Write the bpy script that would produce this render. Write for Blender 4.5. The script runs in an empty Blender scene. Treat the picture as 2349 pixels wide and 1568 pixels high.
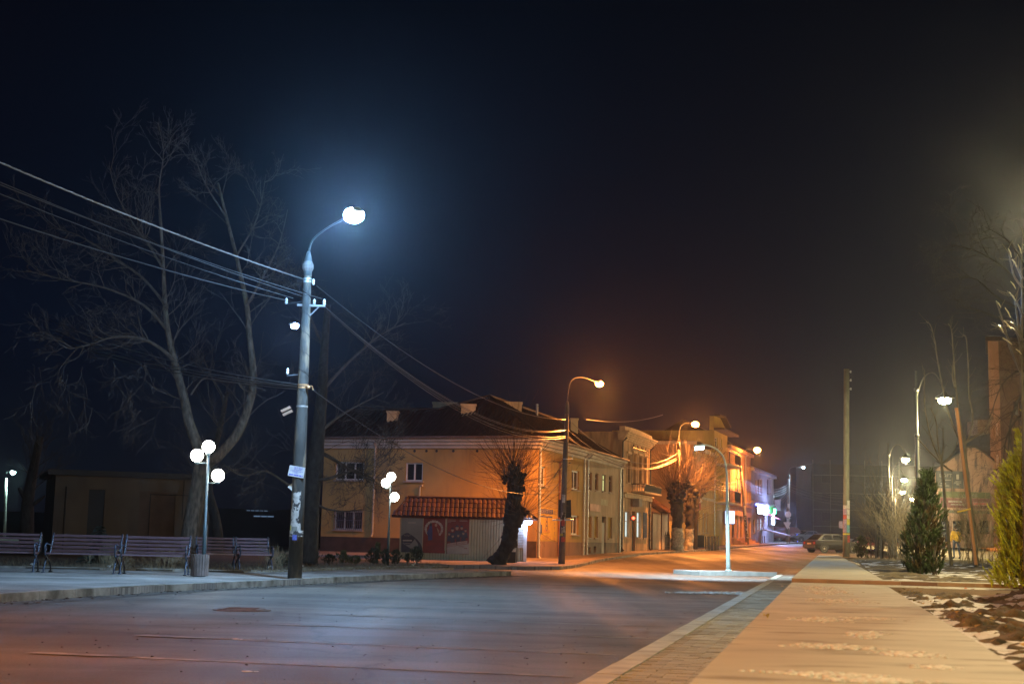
import bpy, math, random
from mathutils import Vector, Matrix
R = math.radians
SC = bpy.context.scene
COL = SC.collection

# ---------------------------------------------------------------- camera
FPX = 3260.0; CX, CY = 1174.5, 784.0
CAMZ = 1.05
PITCH, ROLL = R(7.95), R(1.35)
cd = bpy.data.cameras.new('camera'); cam = bpy.data.objects.new('camera', cd); COL.objects.link(cam)
cd.sensor_width = 36.0; cd.lens = FPX / 2349 * 36; cd.clip_start = 0.05; cd.clip_end = 2000
CM = Matrix.Rotation(R(90) + PITCH, 4, 'X') @ Matrix.Rotation(ROLL, 4, 'Z')
cam.matrix_world = Matrix.Translation((0, 0, CAMZ)) @ CM
cd.dof.use_dof = True; cd.dof.focus_distance = 60; cd.dof.aperture_fstop = 8.0
SC.camera = cam

# ---------------------------------------------------------------- night sky
W = bpy.data.worlds.new('World'); SC.world = W; W.use_nodes = True
nt = W.node_tree; nt.nodes.clear()
wo = nt.nodes.new('ShaderNodeOutputWorld'); bg = nt.nodes.new('ShaderNodeBackground')
tc = nt.nodes.new('ShaderNodeTexCoord'); sx = nt.nodes.new('ShaderNodeSeparateXYZ')
rp = nt.nodes.new('ShaderNodeValToRGB')
rp.color_ramp.elements[0].position = 0.0; rp.color_ramp.elements[0].color = (.0030, .0036, .0068, 1)
rp.color_ramp.elements[1].position = 0.42; rp.color_ramp.elements[1].color = (.0004, .0012, .0034, 1)
e = rp.color_ramp.elements.new(.14); e.color = (.0012, .0033, .0098, 1)
nt.links.new(tc.outputs['Generated'], sx.inputs[0]); nt.links.new(sx.outputs['Z'], rp.inputs[0])
nt.links.new(rp.outputs[0], bg.inputs[0]); bg.inputs[1].default_value = 1.0
nt.links.new(bg.outputs[0], wo.inputs[0])
SC.view_settings.view_transform = 'Standard'; SC.view_settings.look = 'None'
SC.view_settings.exposure = 0; SC.view_settings.gamma = 1; SC.view_settings.use_curve_mapping = False
SC.render.engine = 'CYCLES'
SC.cycles.use_denoising = True
try: SC.cycles.denoiser = 'OPENIMAGEDENOISE'
except Exception: pass
SC.cycles.max_bounces = 5; SC.cycles.diffuse_bounces = 2; SC.cycles.glossy_bounces = 2
SC.cycles.transmission_bounces = 4; SC.cycles.volume_bounces = 0; SC.cycles.transparent_max_bounces = 8
SC.cycles.sample_clamp_indirect = 4.0; SC.cycles.sample_clamp_direct = 0
SC.cycles.use_adaptive_sampling = True; SC.cycles.adaptive_threshold = .008
SC.cycles.use_light_tree = True

HAZE_DENSITY = .00042; HAZE_ANISO = .90
# colours of the light the lamps give off
BLUE = (.50, .74, 1.0); SODIUM = (1.0, .30, .055); WARM = (1.0, .82, .42); WHITE = (1.0, .95, .80); COOL = (.62, .86, 1.0)

# ---------------------------------------------------------------- points
def ray(x, y):
    return (CM.to_3x3() @ Vector(((x - CX) / FPX, -(y - CY) / FPX, -1)))
def P(x, y, Y):
    """the place that shows at (x, y) of the 2349 px wide view, Y metres ahead"""
    d = ray(x, y); return Vector((0, 0, CAMZ)) + d * (Y / d.y)
def zg(Y): return 0.0 if Y < 60 else .0148 * (Y - 60)
def px3(v):
    c = CM.to_3x3().transposed() @ (Vector(v) - Vector((0, 0, CAMZ)))
    return (CX + FPX * c.x / -c.z, CY - FPX * c.y / -c.z)
def Z(x0, y0, s):
    """coordinates read off an enlarged crop -> view coordinates"""
    return lambda a, b: ((a / s + x0) * .9176, (b / s + y0) * .9176)
U = Vector((.217, .976, 0)).normalized(); N = Vector((U.y, -U.x, 0))
def along(t, off, z=0): v = U * t + N * off; return Vector((v.x, v.y, z))

# ---------------------------------------------------------------- materials
MATS = {}
def M(name, col, rough=.8, var=.2, scale=2.0, bump=.0, bscale=30, metal=0, spec=.5, col2=None, stretch=(1, 1, 1), vor=0, island=0, lo=.35, hi=.65, det=4):
    if name in MATS: return MATS[name]
    m = bpy.data.materials.new(name); m.use_nodes = True; t = m.node_tree; b = t.nodes['Principled BSDF']
    b.inputs['Roughness'].default_value = rough; b.inputs['Metallic'].default_value = metal
    b.inputs['Specular IOR Level'].default_value = spec
    c = t.nodes.new('ShaderNodeTexCoord'); mp = t.nodes.new('ShaderNodeMapping'); mp.inputs['Scale'].default_value = stretch
    t.links.new(c.outputs['Object'], mp.inputs[0])
    n = t.nodes.new('ShaderNodeTexNoise'); n.inputs['Scale'].default_value = scale; n.inputs['Detail'].default_value = det
    t.links.new(mp.outputs[0], n.inputs['Vector'])
    r = t.nodes.new('ShaderNodeValToRGB'); r.color_ramp.elements[0].position = lo; r.color_ramp.elements[1].position = hi
    a = tuple(max(0, x * (1 - var)) for x in col); d = col2 if col2 else tuple(x * (1 + var) for x in col)
    r.color_ramp.elements[0].color = (*a, 1); r.color_ramp.elements[1].color = (*d, 1)
    t.links.new(n.outputs['Fac'], r.inputs[0]); out = r.outputs[0]
    if island:
        g = t.nodes.new('ShaderNodeNewGeometry'); h = t.nodes.new('ShaderNodeHueSaturation')
        mr = t.nodes.new('ShaderNodeMapRange'); mr.inputs[3].default_value = 1 - island; mr.inputs[4].default_value = 1 + island
        oi = t.nodes.new('ShaderNodeObjectInfo'); am = t.nodes.new('ShaderNodeMath'); am.operation = 'ADD'; fr = t.nodes.new('ShaderNodeMath'); fr.operation = 'FRACT'
        t.links.new(g.outputs['Random Per Island'], am.inputs[0]); t.links.new(oi.outputs['Random'], am.inputs[1]); t.links.new(am.outputs[0], fr.inputs[0]); t.links.new(fr.outputs[0], mr.inputs[0]); t.links.new(mr.outputs[0], h.inputs['Value'])
        t.links.new(out, h.inputs['Color']); out = h.outputs[0]
    t.links.new(out, b.inputs['Base Color'])
    if bump:
        n2 = t.nodes.new('ShaderNodeTexNoise'); n2.inputs['Scale'].default_value = bscale; n2.inputs['Detail'].default_value = 5
        t.links.new(mp.outputs[0], n2.inputs['Vector'])
        bp = t.nodes.new('ShaderNodeBump'); bp.inputs['Strength'].default_value = bump; bp.inputs['Distance'].default_value = .02
        t.links.new(n2.outputs['Fac'], bp.inputs['Height']); t.links.new(bp.outputs[0], b.inputs['Normal'])
    MATS[name] = m; return m
def EM(name, col, s):
    if name in MATS: return MATS[name]
    m = bpy.data.materials.new(name); m.use_nodes = True; b = m.node_tree.nodes['Principled BSDF']
    b.inputs['Base Color'].default_value = (.6, .6, .6, 1); b.inputs['Emission Color'].default_value = (*col, 1)
    b.inputs['Emission Strength'].default_value = s; MATS[name] = m; return m
def second_noise(m, col, scale, lo, hi, stretch=(1, 1, 1), det=5):
    """a further layer of worn patches in a colour of its own"""
    t = m.node_tree; b = t.nodes['Principled BSDF']; src = b.inputs['Base Color'].links[0].from_socket
    c = t.nodes.new('ShaderNodeTexCoord'); mp = t.nodes.new('ShaderNodeMapping'); mp.inputs['Scale'].default_value = stretch; mp.inputs['Location'].default_value = (7, 3, 1)
    n = t.nodes.new('ShaderNodeTexNoise'); n.inputs['Scale'].default_value = scale; n.inputs['Detail'].default_value = det
    r = t.nodes.new('ShaderNodeMapRange'); r.inputs[1].default_value = lo; r.inputs[2].default_value = hi
    mx = t.nodes.new('ShaderNodeMix'); mx.data_type = 'RGBA'
    t.links.new(c.outputs['Object'], mp.inputs[0]); t.links.new(mp.outputs[0], n.inputs['Vector']); t.links.new(n.outputs['Fac'], r.inputs[0])
    t.links.new(r.outputs[0], mx.inputs[0]); t.links.new(src, mx.inputs[6]); mx.inputs[7].default_value = (*col, 1)
    t.links.new(mx.outputs[2], b.inputs['Base Color']); return m

asphalt = second_noise(M('asphalt', (.106, .088, .068), .55, .35, .35, .9, 110, stretch=(.5, 2.2, 1), det=8), (.15, .135, .115), .9, .52, .72, (.35, 1.8, 1))
concrete = second_noise(M('concrete', (.30, .29, .27), .85, .25, 3, .4, 40), (.16, .15, .13), 1.3, .5, .7)
kerbmat = second_noise(M('kerb_stone', (.26, .25, .22), .9, .3, 4, .5, 30), (.10, .09, .07), 2.2, .5, .68)
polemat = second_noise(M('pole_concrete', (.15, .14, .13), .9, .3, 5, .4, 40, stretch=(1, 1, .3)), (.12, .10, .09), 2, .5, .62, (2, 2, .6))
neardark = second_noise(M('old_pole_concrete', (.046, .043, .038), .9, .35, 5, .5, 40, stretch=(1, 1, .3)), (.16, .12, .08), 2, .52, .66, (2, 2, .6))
coping = second_noise(M('coping_stone', (.46, .41, .33), .62, .10, 1.2, .25, 90, stretch=(1, 3, 1)), (.25, .20, .14), 3.4, .54, .68, (.8, 2.2, 1), 7)
edgestone = M('coping_face', (.30, .17, .09), .6, .25, 4, .2, 50)
soil = M('soil', (.12, .09, .05), .95, .5, 9, 1.0, 60, island=.25)
snow = second_noise(M('snow', (.66, .63, .62), .6, .08, 9, .8, 60, spec=.6), (.26, .20, .13), 7.5, .56, .68, det=8)
dirt = M('dirt', (.055, .045, .034), .95, .4, 2, .8, 20)
metal_dark = M('dark_paint', (.035, .042, .05), .42, .15, 8)
metal_grey = M('galvanised', (.42, .44, .45), .42, .1, 8, metal=.6)
iron = M('cast_iron', (.030, .045, .075), .38, .2, 20, .15, 80)
slatmat = M('bench_slat', (.17, .12, .15), .28, .25, 4, .1, 40, stretch=(1, 12, 12))
bark = second_noise(M('bark', (.09, .072, .055), .95, .55, 14, 1.0, 34, stretch=(1, 1, .3)), (.12, .12, .085), 1.6, .56, .7)
twig = M('twig', (.068, .052, .042), .9, .3, 5)
barkdark = M('old_bark', (.030, .026, .023), .95, .4, 9, 1.0, 14, stretch=(1, 1, .5))
whitewash = M('whitewash', (.30, .28, .25), .95, .3, 8, .6, 20)
glass = M('window_glass', (.012, .014, .018), .08, .3, .5, spec=.8)
frame_w = M('white_frame', (.55, .54, .52), .5, .08, 5)
frame_b = M('brown_frame', (.12, .065, .035), .6, .25, 9)
rooftile = M('clay_tile', (.058, .027, .020), .42, .3, 2.0, .2, 40, island=.38)
rooftin = M('roof_tin', (.019, .013, .013), .6, .3, 1.5)
wire_m = M('cable', (.085, .085, .085), .35, .1, 3, metal=.3)
paper = M('paper', (.55, .54, .50), .8, .25, 14)
paper_r = M('red_paper', (.45, .09, .07), .8, .3, 20)
paper_y = M('yellow_paper', (.55, .50, .10), .8, .2, 20)
paper_b = M('blue_paper', (.10, .12, .40), .8, .2, 20)
black = M('black_paint', (.012, .012, .013), .6, .2, 5)
rubber = M('rubber', (.02, .02, .02), .85, .2, 5)

def asphalt_detail(m):
    t = m.node_tree; b = t.nodes['Principled BSDF']; src = b.inputs['Base Color'].links[0].from_socket
    c = t.nodes.new('ShaderNodeTexCoord'); wn = t.nodes.new('ShaderNodeTexNoise'); wn.inputs['Scale'].default_value = .8; wn.inputs['Detail'].default_value = 6
    ad = t.nodes.new('ShaderNodeVectorMath'); ad.operation = 'MULTIPLY_ADD'; ad.inputs[1].default_value = (1.6, 1.6, 0)
    t.links.new(c.outputs['Object'], wn.inputs['Vector']); t.links.new(wn.outputs['Color'], ad.inputs[0]); t.links.new(c.outputs['Object'], ad.inputs[2])
    v = t.nodes.new('ShaderNodeTexVoronoi'); v.feature = 'DISTANCE_TO_EDGE'; v.inputs['Scale'].default_value = .22
    t.links.new(ad.outputs[0], v.inputs['Vector'])
    r = t.nodes.new('ShaderNodeMapRange'); r.inputs[1].default_value = .0; r.inputs[2].default_value = .012; r.inputs[3].default_value = .6; r.inputs[4].default_value = 1
    t.links.new(v.outputs['Distance'], r.inputs[0])
    g = t.nodes.new('ShaderNodeTexNoise'); g.inputs['Scale'].default_value = 55; g.inputs['Detail'].default_value = 3; t.links.new(c.outputs['Object'], g.inputs['Vector'])
    r2 = t.nodes.new('ShaderNodeMapRange'); r2.inputs[1].default_value = .35; r2.inputs[2].default_value = .65; r2.inputs[3].default_value = .55; r2.inputs[4].default_value = 1.5; t.links.new(g.outputs['Fac'], r2.inputs[0])
    mu = t.nodes.new('ShaderNodeMath'); mu.operation = 'MULTIPLY'; t.links.new(r.outputs[0], mu.inputs[0]); t.links.new(r2.outputs[0], mu.inputs[1])
    h = t.nodes.new('ShaderNodeHueSaturation'); t.links.new(src, h.inputs['Color']); t.links.new(mu.outputs[0], h.inputs['Value']); t.links.new(h.outputs[0], b.inputs['Base Color'])
    # wheel-polished lanes are a little smoother
    n = t.nodes.new('ShaderNodeTexNoise'); n.inputs['Scale'].default_value = .5; mp = t.nodes.new('ShaderNodeMapping'); mp.inputs['Scale'].default_value = (1.6, .12, 1); mp.inputs['Rotation'].default_value = (0, 0, -.22)
    t.links.new(c.outputs['Object'], mp.inputs[0]); t.links.new(mp.outputs[0], n.inputs['Vector'])
    r3 = t.nodes.new('ShaderNodeMapRange'); r3.inputs[1].default_value = .35; r3.inputs[2].default_value = .65; r3.inputs[3].default_value = .42; r3.inputs[4].default_value = .72; t.links.new(n.outputs['Fac'], r3.inputs[0]); t.links.new(r3.outputs[0], b.inputs['Roughness'])
asphalt_detail(asphalt)
def paving(name, col, bw, bh, ang=0):
    m = second_noise(M(name, col, .8, .3, .6, 0), tuple(x * .45 for x in col), .8, .5, .72)
    t = m.node_tree; b = t.nodes['Principled BSDF']; src = b.inputs['Base Color'].links[0].from_socket
    c = t.nodes.new('ShaderNodeTexCoord'); mp = t.nodes.new('ShaderNodeMapping'); mp.inputs['Rotation'].default_value = (0, 0, ang)
    k = t.nodes.new('ShaderNodeTexBrick'); k.inputs['Scale'].default_value = 1; k.inputs['Brick Width'].default_value = bw; k.inputs['Row Height'].default_value = bh
    k.inputs['Mortar Size'].default_value = .008; k.inputs['Color1'].default_value = (1.15, 1.1, 1.05, 1); k.inputs['Color2'].default_value = (.75, .76, .8, 1); k.inputs['Mortar'].default_value = (.35, .34, .33, 1)
    mx = t.nodes.new('ShaderNodeMix'); mx.data_type = 'RGBA'; mx.blend_type = 'MULTIPLY'; mx.inputs[0].default_value = .8
    t.links.new(c.outputs['Object'], mp.inputs[0]); t.links.new(mp.outputs[0], k.inputs['Vector']); t.links.new(src, mx.inputs[6]); t.links.new(k.outputs['Color'], mx.inputs[7])
    t.links.new(mx.outputs[2], b.inputs['Base Color'])
    bp = t.nodes.new('ShaderNodeBump'); bp.inputs['Strength'].default_value = .5; bp.inputs['Distance'].default_value = .01; bp.invert = True
    t.links.new(k.outputs['Fac'], bp.inputs['Height']); t.links.new(bp.outputs[0], b.inputs['Normal']); return m
plazamat = paving('plaza_paving', (.27, .26, .24), .2, .1, .25)
walkmat = paving('walk_paving', (.24, .19, .16), .4, .2, -.35)
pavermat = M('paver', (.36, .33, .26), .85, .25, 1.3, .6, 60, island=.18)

def plaster(name, col, dirtcol, lo=.48, hi=.8):
    return second_noise(M(name, col, .9, .12, .7, .25, 25), dirtcol, 1.1, lo, hi, (2.2, 2.2, .5))

# ---------------------------------------------------------------- objects
def root_loc(o):
    while o.parent: o = o.parent
    return Vector(o.location)
def tag(o, label=None, cat=None, group=None, kind=None):
    if label: o['label'] = label
    if cat: o['category'] = cat
    if group: o['group'] = group
    if kind: o['kind'] = kind
    return o
def thing(name, label, cat, loc=(0, 0, 0), rz=0, group=None):
    o = bpy.data.objects.new(name, None); COL.objects.link(o); o.location = loc; o.rotation_euler = (0, 0, rz)
    o.empty_display_size = .2
    return tag(o, label, cat, group)
def link_mesh(name, me, mat, parent=None, smooth=False):
    if not isinstance(mat, (list, tuple)): mat = [mat]
    for q in mat: me.materials.append(q)
    if smooth: me.polygons.foreach_set('use_smooth', [True] * len(me.polygons))
    o = bpy.data.objects.new(name, me); COL.objects.link(o)
    if parent: o.parent = parent
    return o
class MB:
    def __init__(s): s.v = []; s.f = []; s.m = []; s.k = 0
    def add(s, vs, fs, k=None):
        b = len(s.v); s.v += [tuple(q) for q in vs]; s.f += [tuple(b + i for i in q) for q in fs]; s.m += [s.k if k is None else k] * len(fs)
    def quad(s, a, b, c, d): s.add([a, b, c, d], [(0, 1, 2, 3)])
    def obox(s, o, ax, ay, az):
        """box from corner o along three edges"""
        o, ax, ay, az = Vector(o), Vector(ax), Vector(ay), Vector(az)
        if ax.cross(ay).dot(az) < 0: ax, ay = ay, ax
        p = [o, o + ax, o + ax + ay, o + ay]; p += [q + az for q in p]
        s.add(p, [(3, 2, 1, 0), (4, 5, 6, 7), (0, 1, 5, 4), (1, 2, 6, 5), (2, 3, 7, 6), (3, 0, 4, 7)])
    def box(s, c, d, rz=0):
        c = Vector(c); x = Vector((math.cos(rz), math.sin(rz), 0)); y = Vector((-x.y, x.x, 0)); z = Vector((0, 0, 1))
        s.obox(c - x * d[0] / 2 - y * d[1] / 2 - z * d[2] / 2, x * d[0], y * d[1], z * d[2])
    def tube(s, pts, rad, n=6, cap=True):
        pts = [Vector(p) for p in pts]
        if not isinstance(rad, (list, tuple)): rad = [rad] * len(pts)
        b = len(s.v); up = None
        for i, p in enumerate(pts):
            d = (pts[min(i + 1, len(pts) - 1)] - pts[max(i - 1, 0)])
            if d.length < 1e-9: d = Vector((0, 0, 1))
            d.normalize()
            if up is None:
                a = Vector((1, 0, 0)) if abs(d.x) < .8 else Vector((0, 1, 0)); up = d.cross(a).normalized()
            else:
                up = up - d * up.dot(d)
                if up.length < 1e-6: up = d.orthogonal()
                up.normalize()
            w = d.cross(up)
            for k in range(n):
                t = 2 * math.pi * k / n; q = p + (up * math.cos(t) + w * math.sin(t)) * rad[i]; s.v.append((q.x, q.y, q.z))
        for i in range(len(pts) - 1):
            for k in range(n):
                a = b + i * n + k; c = b + i * n + (k + 1) % n; s.f.append((a, c, c + n, a + n)); s.m.append(s.k)
        if cap and n > 2:
            s.f.append(tuple(b + k for k in range(n - 1, -1, -1))); e = b + (len(pts) - 1) * n
            s.f.append(tuple(e + k for k in range(n))); s.m += [s.k, s.k]
    def lathe(s, c, prof, n=12, axis=(0, 0, 1)):
        c = Vector(c); ax = Vector(axis).normalized(); s.tube([c + ax * h for r, h in prof], [max(r, .0005) for r, h in prof], n)
    def sphere(s, c, r, n=12, m=8, sq=(1, 1, 1)):
        c = Vector(c); b = len(s.v)
        for i in range(m + 1):
            a = math.pi * i / m
            for k in range(n):
                t = 2 * math.pi * k / n; rr = max(math.sin(a), .01)
                s.v.append((c.x + r * sq[0] * rr * math.cos(t), c.y + r * sq[1] * rr * math.sin(t), c.z - r * sq[2] * math.cos(a)))
        for i in range(m):
            for k in range(n):
                a = b + i * n + k; d = b + i * n + (k + 1) % n; s.f.append((a, d, d + n, a + n)); s.m.append(s.k)
    def mesh(s, name, off=Vector((0, 0, 0))):
        me = bpy.data.meshes.new(name); me.from_pydata([(x - off.x, y - off.y, z - off.z) for x, y, z in s.v], [], s.f); me.update()
        if any(s.m): me.polygons.foreach_set('material_index', s.m)
        return me
    def build(s, name, mat, parent=None, smooth=False, local=False):
        if parent: off = Vector((0, 0, 0)) if local else root_loc(parent)
        elif local: off = Vector((0, 0, 0))
        else:
            xs = [q[0] for q in s.v]; ys = [q[1] for q in s.v]; zs = [q[2] for q in s.v]
            off = Vector(((min(xs) + max(xs)) / 2, (min(ys) + max(ys)) / 2, min(zs)))
        o = link_mesh(name, s.mesh(name, off), mat, parent, smooth)
        if not parent: o.location = off
        return o
def copy_tree(o, parent=None):
    c = o.copy(); COL.objects.link(c); c.parent = parent
    for ch in list(o.children): copy_tree(ch, c)
    return c
TXT = {}
def text_shape(body):
    if body in TXT: return TXT[body]
    cu = bpy.data.curves.new('lettering', 'FONT'); cu.body = body; cu.size = 1; cu.resolution_u = 2
    o = bpy.data.objects.new('lettering', cu); COL.objects.link(o)
    dg = bpy.context.evaluated_depsgraph_get(); me = bpy.data.meshes.new_from_object(o.evaluated_get(dg))
    vs = [tuple(v.co) for v in me.vertices]; fs = [tuple(p.vertices) for p in me.polygons]
    bpy.data.objects.remove(o); bpy.data.curves.remove(cu); bpy.data.meshes.remove(me)
    x0 = min(v[0] for v in vs); x1 = max(v[0] for v in vs); y0 = min(v[1] for v in vs); y1 = max(v[1] for v in vs)
    vs = [((v[0] - x0) / (x1 - x0), (v[1] - y0) / (y1 - y0)) for v in vs]
    TXT[body] = (vs, fs); return TXT[body]
def text(mb, body, o, ax, az, nrm, k=None):
    """lettering filling the parallelogram o, o+ax, o+az, set proud along nrm"""
    vs, fs = text_shape(body); o, ax, az, nrm = Vector(o), Vector(ax), Vector(az), Vector(nrm)
    mb.add([o + ax * a + az * b + nrm for a, b in vs], fs, k)
def sag(a, b, s, n=14):
    a, b = Vector(a), Vector(b); return [a.lerp(b, i / n) - Vector((0, 0, s * 4 * (i / n) * (1 - i / n))) for i in range(n + 1)]
def smooth_path(pts, n=4):
    pts = [Vector(p) for p in pts]; out = []
    for i in range(len(pts) - 1):
        p0 = pts[max(i - 1, 0)]; p1 = pts[i]; p2 = pts[i + 1]; p3 = pts[min(i + 2, len(pts) - 1)]
        for k in range(n):
            t = k / n; out.append(.5 * ((2 * p1) + (p2 - p0) * t + (2 * p0 - 5 * p1 + 4 * p2 - p3) * t * t + (3 * p1 - p0 - 3 * p2 + p3) * t ** 3))
    out.append(pts[-1]); return out
def point_light(name, loc, col, power, r=.12, parent=None):
    l = bpy.data.lights.new(name, 'POINT'); l.color = col; l.energy = power; l.shadow_soft_size = r
    o = bpy.data.objects.new(name, l); COL.objects.link(o); o.location = loc
    if parent: o.parent = parent; o.location = Vector(loc) - root_loc(parent)
    return o
def spot_light(name, loc, col, power, angle, parent=None, r=.1, blend=.6, rot=(0, 0, 0)):
    l = bpy.data.lights.new(name, 'SPOT'); l.color = col; l.energy = power; l.shadow_soft_size = r; l.spot_size = R(angle); l.spot_blend = blend
    o = bpy.data.objects.new(name, l); COL.objects.link(o); o.location = loc; o.rotation_euler = rot
    if parent: o.parent = parent; o.location = Vector(loc) - root_loc(parent)
    return o
# ---------------------------------------------------------------- ground, road, pavements
def sheet(name, poly, mat, dz=0.0, kind='structure', label=None, side=0.0, parent=None):
    """flat sheet over a ground polygon that follows the slope; side > 0 gives it that much depth"""
    import bmesh
    bm = bmesh.new(); f = bm.faces.new([bm.verts.new((p[0], p[1], 0)) for p in poly]); f.normal_update()
    if f.normal.z < 0: f.normal_flip()
    bmesh.ops.bisect_plane(bm, geom=bm.verts[:] + bm.edges[:] + bm.faces[:], plane_co=(0, 60, 0), plane_no=(0, 1, 0))
    bmesh.ops.triangulate(bm, faces=bm.faces[:])
    for v in bm.verts: v.co.z = zg(v.co.y) + dz
    if side:
        r = bmesh.ops.extrude_face_region(bm, geom=[g for g in bm.edges if g.is_boundary])
        for v in [g for g in r['geom'] if isinstance(g, bmesh.types.BMVert)]: v.co.z -= side
    bmesh.ops.recalc_face_normals(bm, faces=bm.faces[:])
    me = bpy.data.meshes.new(name); bm.to_mesh(me); bm.free()
    o = link_mesh(name, me, mat, parent)
    if kind and not parent: o['kind'] = kind
    if label: o['label'] = label
    return o
def xy(x, y, Y): p = P(x, y, Y); return (p.x, p.y)
sheet('ground', [(-450, -60), (450, -60), (450, 700), (-450, 700)], dirt, -.03)

KL = [(-30, -14), (-12.0, 8.0), (-9.4, 15.0), tuple(xy(0, 1358, 20.6)), tuple(xy(380, 1338, 25.7)), tuple(xy(690, 1325, 31)), tuple(xy(900, 1315, 36.3)), tuple(xy(1080, 1310, 40.8)), tuple(xy(1172, 1309, 43.6))]
KF = [(.9, 52.3), (2.0, 54.5), (4.75, 71.0), (7.95, 85.2), (10.9, 94), (15.3, 106.5), (22.7, 131), (31, 156), (36, 166)]
KR = [along(t, -1.72)[:2] for t in (-60, 0, 30, 66)]
road = [(-30, -60)] + KL + [(-2.5, 45.2), (-9, 44.6), (-40, 43), (-40, 50.5), (-8, 52)] + KF + [(60, 240), (78, 240), (60, 166), (40, 141), (24, 118), (80, 108), (80, 92), tuple(along(84, 6)[:2]), tuple(along(72, -.4)[:2]), tuple(along(67, -1.2)[:2])] + KR[::-1]
sheet('road', road, asphalt, 0.0)
# plaza pavement on the left, with its kerb stones
plaza_poly = [(KL[0][0], KL[0][1])] + KL[1:] + [(-.9, 44.4), (-2.4, 44.4), tuple(xy(1041, 1296, 47.5)), (-5, 47.5), (-60, 46), (-60, -14)]
plaza = sheet('plaza_pavement', plaza_poly, plazamat, .12, side=.2)
def stones(path, parent, w, h, zt, L=1.0, name='kerb_stone', mat=None, gap=.012, rnd=random.Random(3), side=-1):
    path = [Vector((p[0], p[1], 0)) for p in path]; n = 0
    for i in range(len(path) - 1):
        a, b = path[i], path[i + 1]; d = (b - a); k = max(1, round(d.length / L)); l = d.length / k; d.normalize(); nn = Vector((-d.y, d.x, 0)) * side
        for j in range(k):
            o = a + d * (l * j + gap / 2) + nn * rnd.uniform(-.008, .008)
            z = zg(o.y) + zt - h + rnd.uniform(-.006, .006)
            mb = MB(); mb.obox((o.x, o.y, z), d * (l - gap), -nn * w, (0, 0, h)); mb.build(name, mat or kerbmat, parent); n += 1
    return n
stones(KL[1:] + [(-.75, 44.5)], plaza, .16, .30, .135, 1.0)
# far pavement of the street and its kerb
fp = [(-9, 53.5), (.6, 53.5)] + KF[1:] + [(20, 172), (-6, 120), (-10, 76)]
walk = sheet('street_pavement', fp, walkmat, .11, side=.2)
stones([(.2, 53.4)] + KF[1:6], walk, .15, .28, .125, 1.2)
# gutter dirt along the plaza kerb
rnd = random.Random(5)
mb = MB()
for i in range(1, len(KL) - 1):
    a = Vector((*KL[i], 0)); b = Vector((*KL[i + 1], 0)); d = (b - a).normalized(); nn = Vector((d.y, -d.x, 0))
    for j in range(int((b - a).length * 26)):
        q = a + d * rnd.uniform(0, (b - a).length) + nn * abs(rnd.gauss(.02, .22)); s = rnd.uniform(.008, .03)
        mb.add([(q.x + s * rnd.uniform(-2, 2), q.y + s * rnd.uniform(-2, 2), .004 + s * rnd.uniform(0, .8)) for _ in range(4)], [(0, 1, 2), (0, 2, 3), (0, 3, 1)])
tag(mb.build('gutter_dirt', dirt, None), 'line of dark grit and leaf litter lying in the gutter along the left kerb', None, kind='stuff')
# worn edge film of dirt
def strip(path, o1, o2, zz, name, mat, parent=None):
    mb = MB(); path = [Vector((p[0], p[1], 0)) for p in path]; L = []
    for i, p in enumerate(path):
        d = (path[min(i + 1, len(path) - 1)] - path[max(i - 1, 0)]).normalized(); nn = Vector((d.y, -d.x, 0)); L.append((p + nn * o1, p + nn * o2))
    for i in range(len(L) - 1):
        q = [L[i][0], L[i][1], L[i + 1][1], L[i + 1][0]]; mb.quad(*[(v.x, v.y, zg(v.y) + zz) for v in q])
    return mb.build(name, mat, parent)
gut = M('gutter_silt', (.045, .036, .028), .9, .5, 3, .8, 30, col2=(.085, .08, .07))
strip(smooth_path([(*p, 0) for p in KL[1:]], 3), -.02, .5, .005, 'gutter', gut)['kind'] = 'structure'
# parking bay lines: thin worn transverse lines from the right kerb
linemat = second_noise(M('worn_line', (.26, .24, .20), .7, .3, 4, .2, 30, det=8), (.10, .092, .082), 3.0, .40, .64)
roadobj = bpy.data.objects['road']
for i, (x0, y0, x1, Y) in enumerate([(1040, 1566, 1440, 10.55), (472, 1511, 1500, 12.85), (740, 1467, 1600, 15.3), (930, 1439, 1640, 17.65), (1090, 1418, 1690, 20.1), (1190, 1402, 1715, 22.6), (1270, 1387, 1740, 25.2)]):
    b = along(Y / .976 + .42, -1.95); a = b - N * (4.6 + .25 * math.sin(i * 2.1))
    mb = MB(); w = U * .085
    mb.quad(a + Vector((0, 0, .006)), b + Vector((0, 0, .006)), b + w + Vector((0, 0, .006)), a + w + Vector((0, 0, .006)))
    t1 = a - U * .05; t2 = a + U * .15
    mb.quad(*[q + Vector((0, 0, .0095)) for q in (t1 - N * .12, t1 + N * .5, a + w + N * .85, t2 - N * .06)])
    mb.build('bay_line', linemat, roadobj)
# manhole
m0 = P(555, 1396, 20.2); mh = thing('manhole_cover', 'rusty round manhole cover set in the road in front of the middle bench', 'manhole cover', (m0.x, m0.y, 0))
mb = MB(); mb.lathe((m0.x, m0.y, 0), [(.40, .0), (.40, .012), (.34, .014)], 24); mb.build('rim', M('rust', (.10, .065, .05), .8, .3, 9, .5, 40), mh)
mb = MB(); mb.lathe((m0.x, m0.y, 0), [(.33, .006), (.33, .024), (.30, .026)], 24)
for k in range(5): mb.box((m0.x, m0.y - .2 + .1 * k, .028), (.45, .03, .006))
mb.build('lid', M('rust', (.16, .07, .04)), mh)
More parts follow.
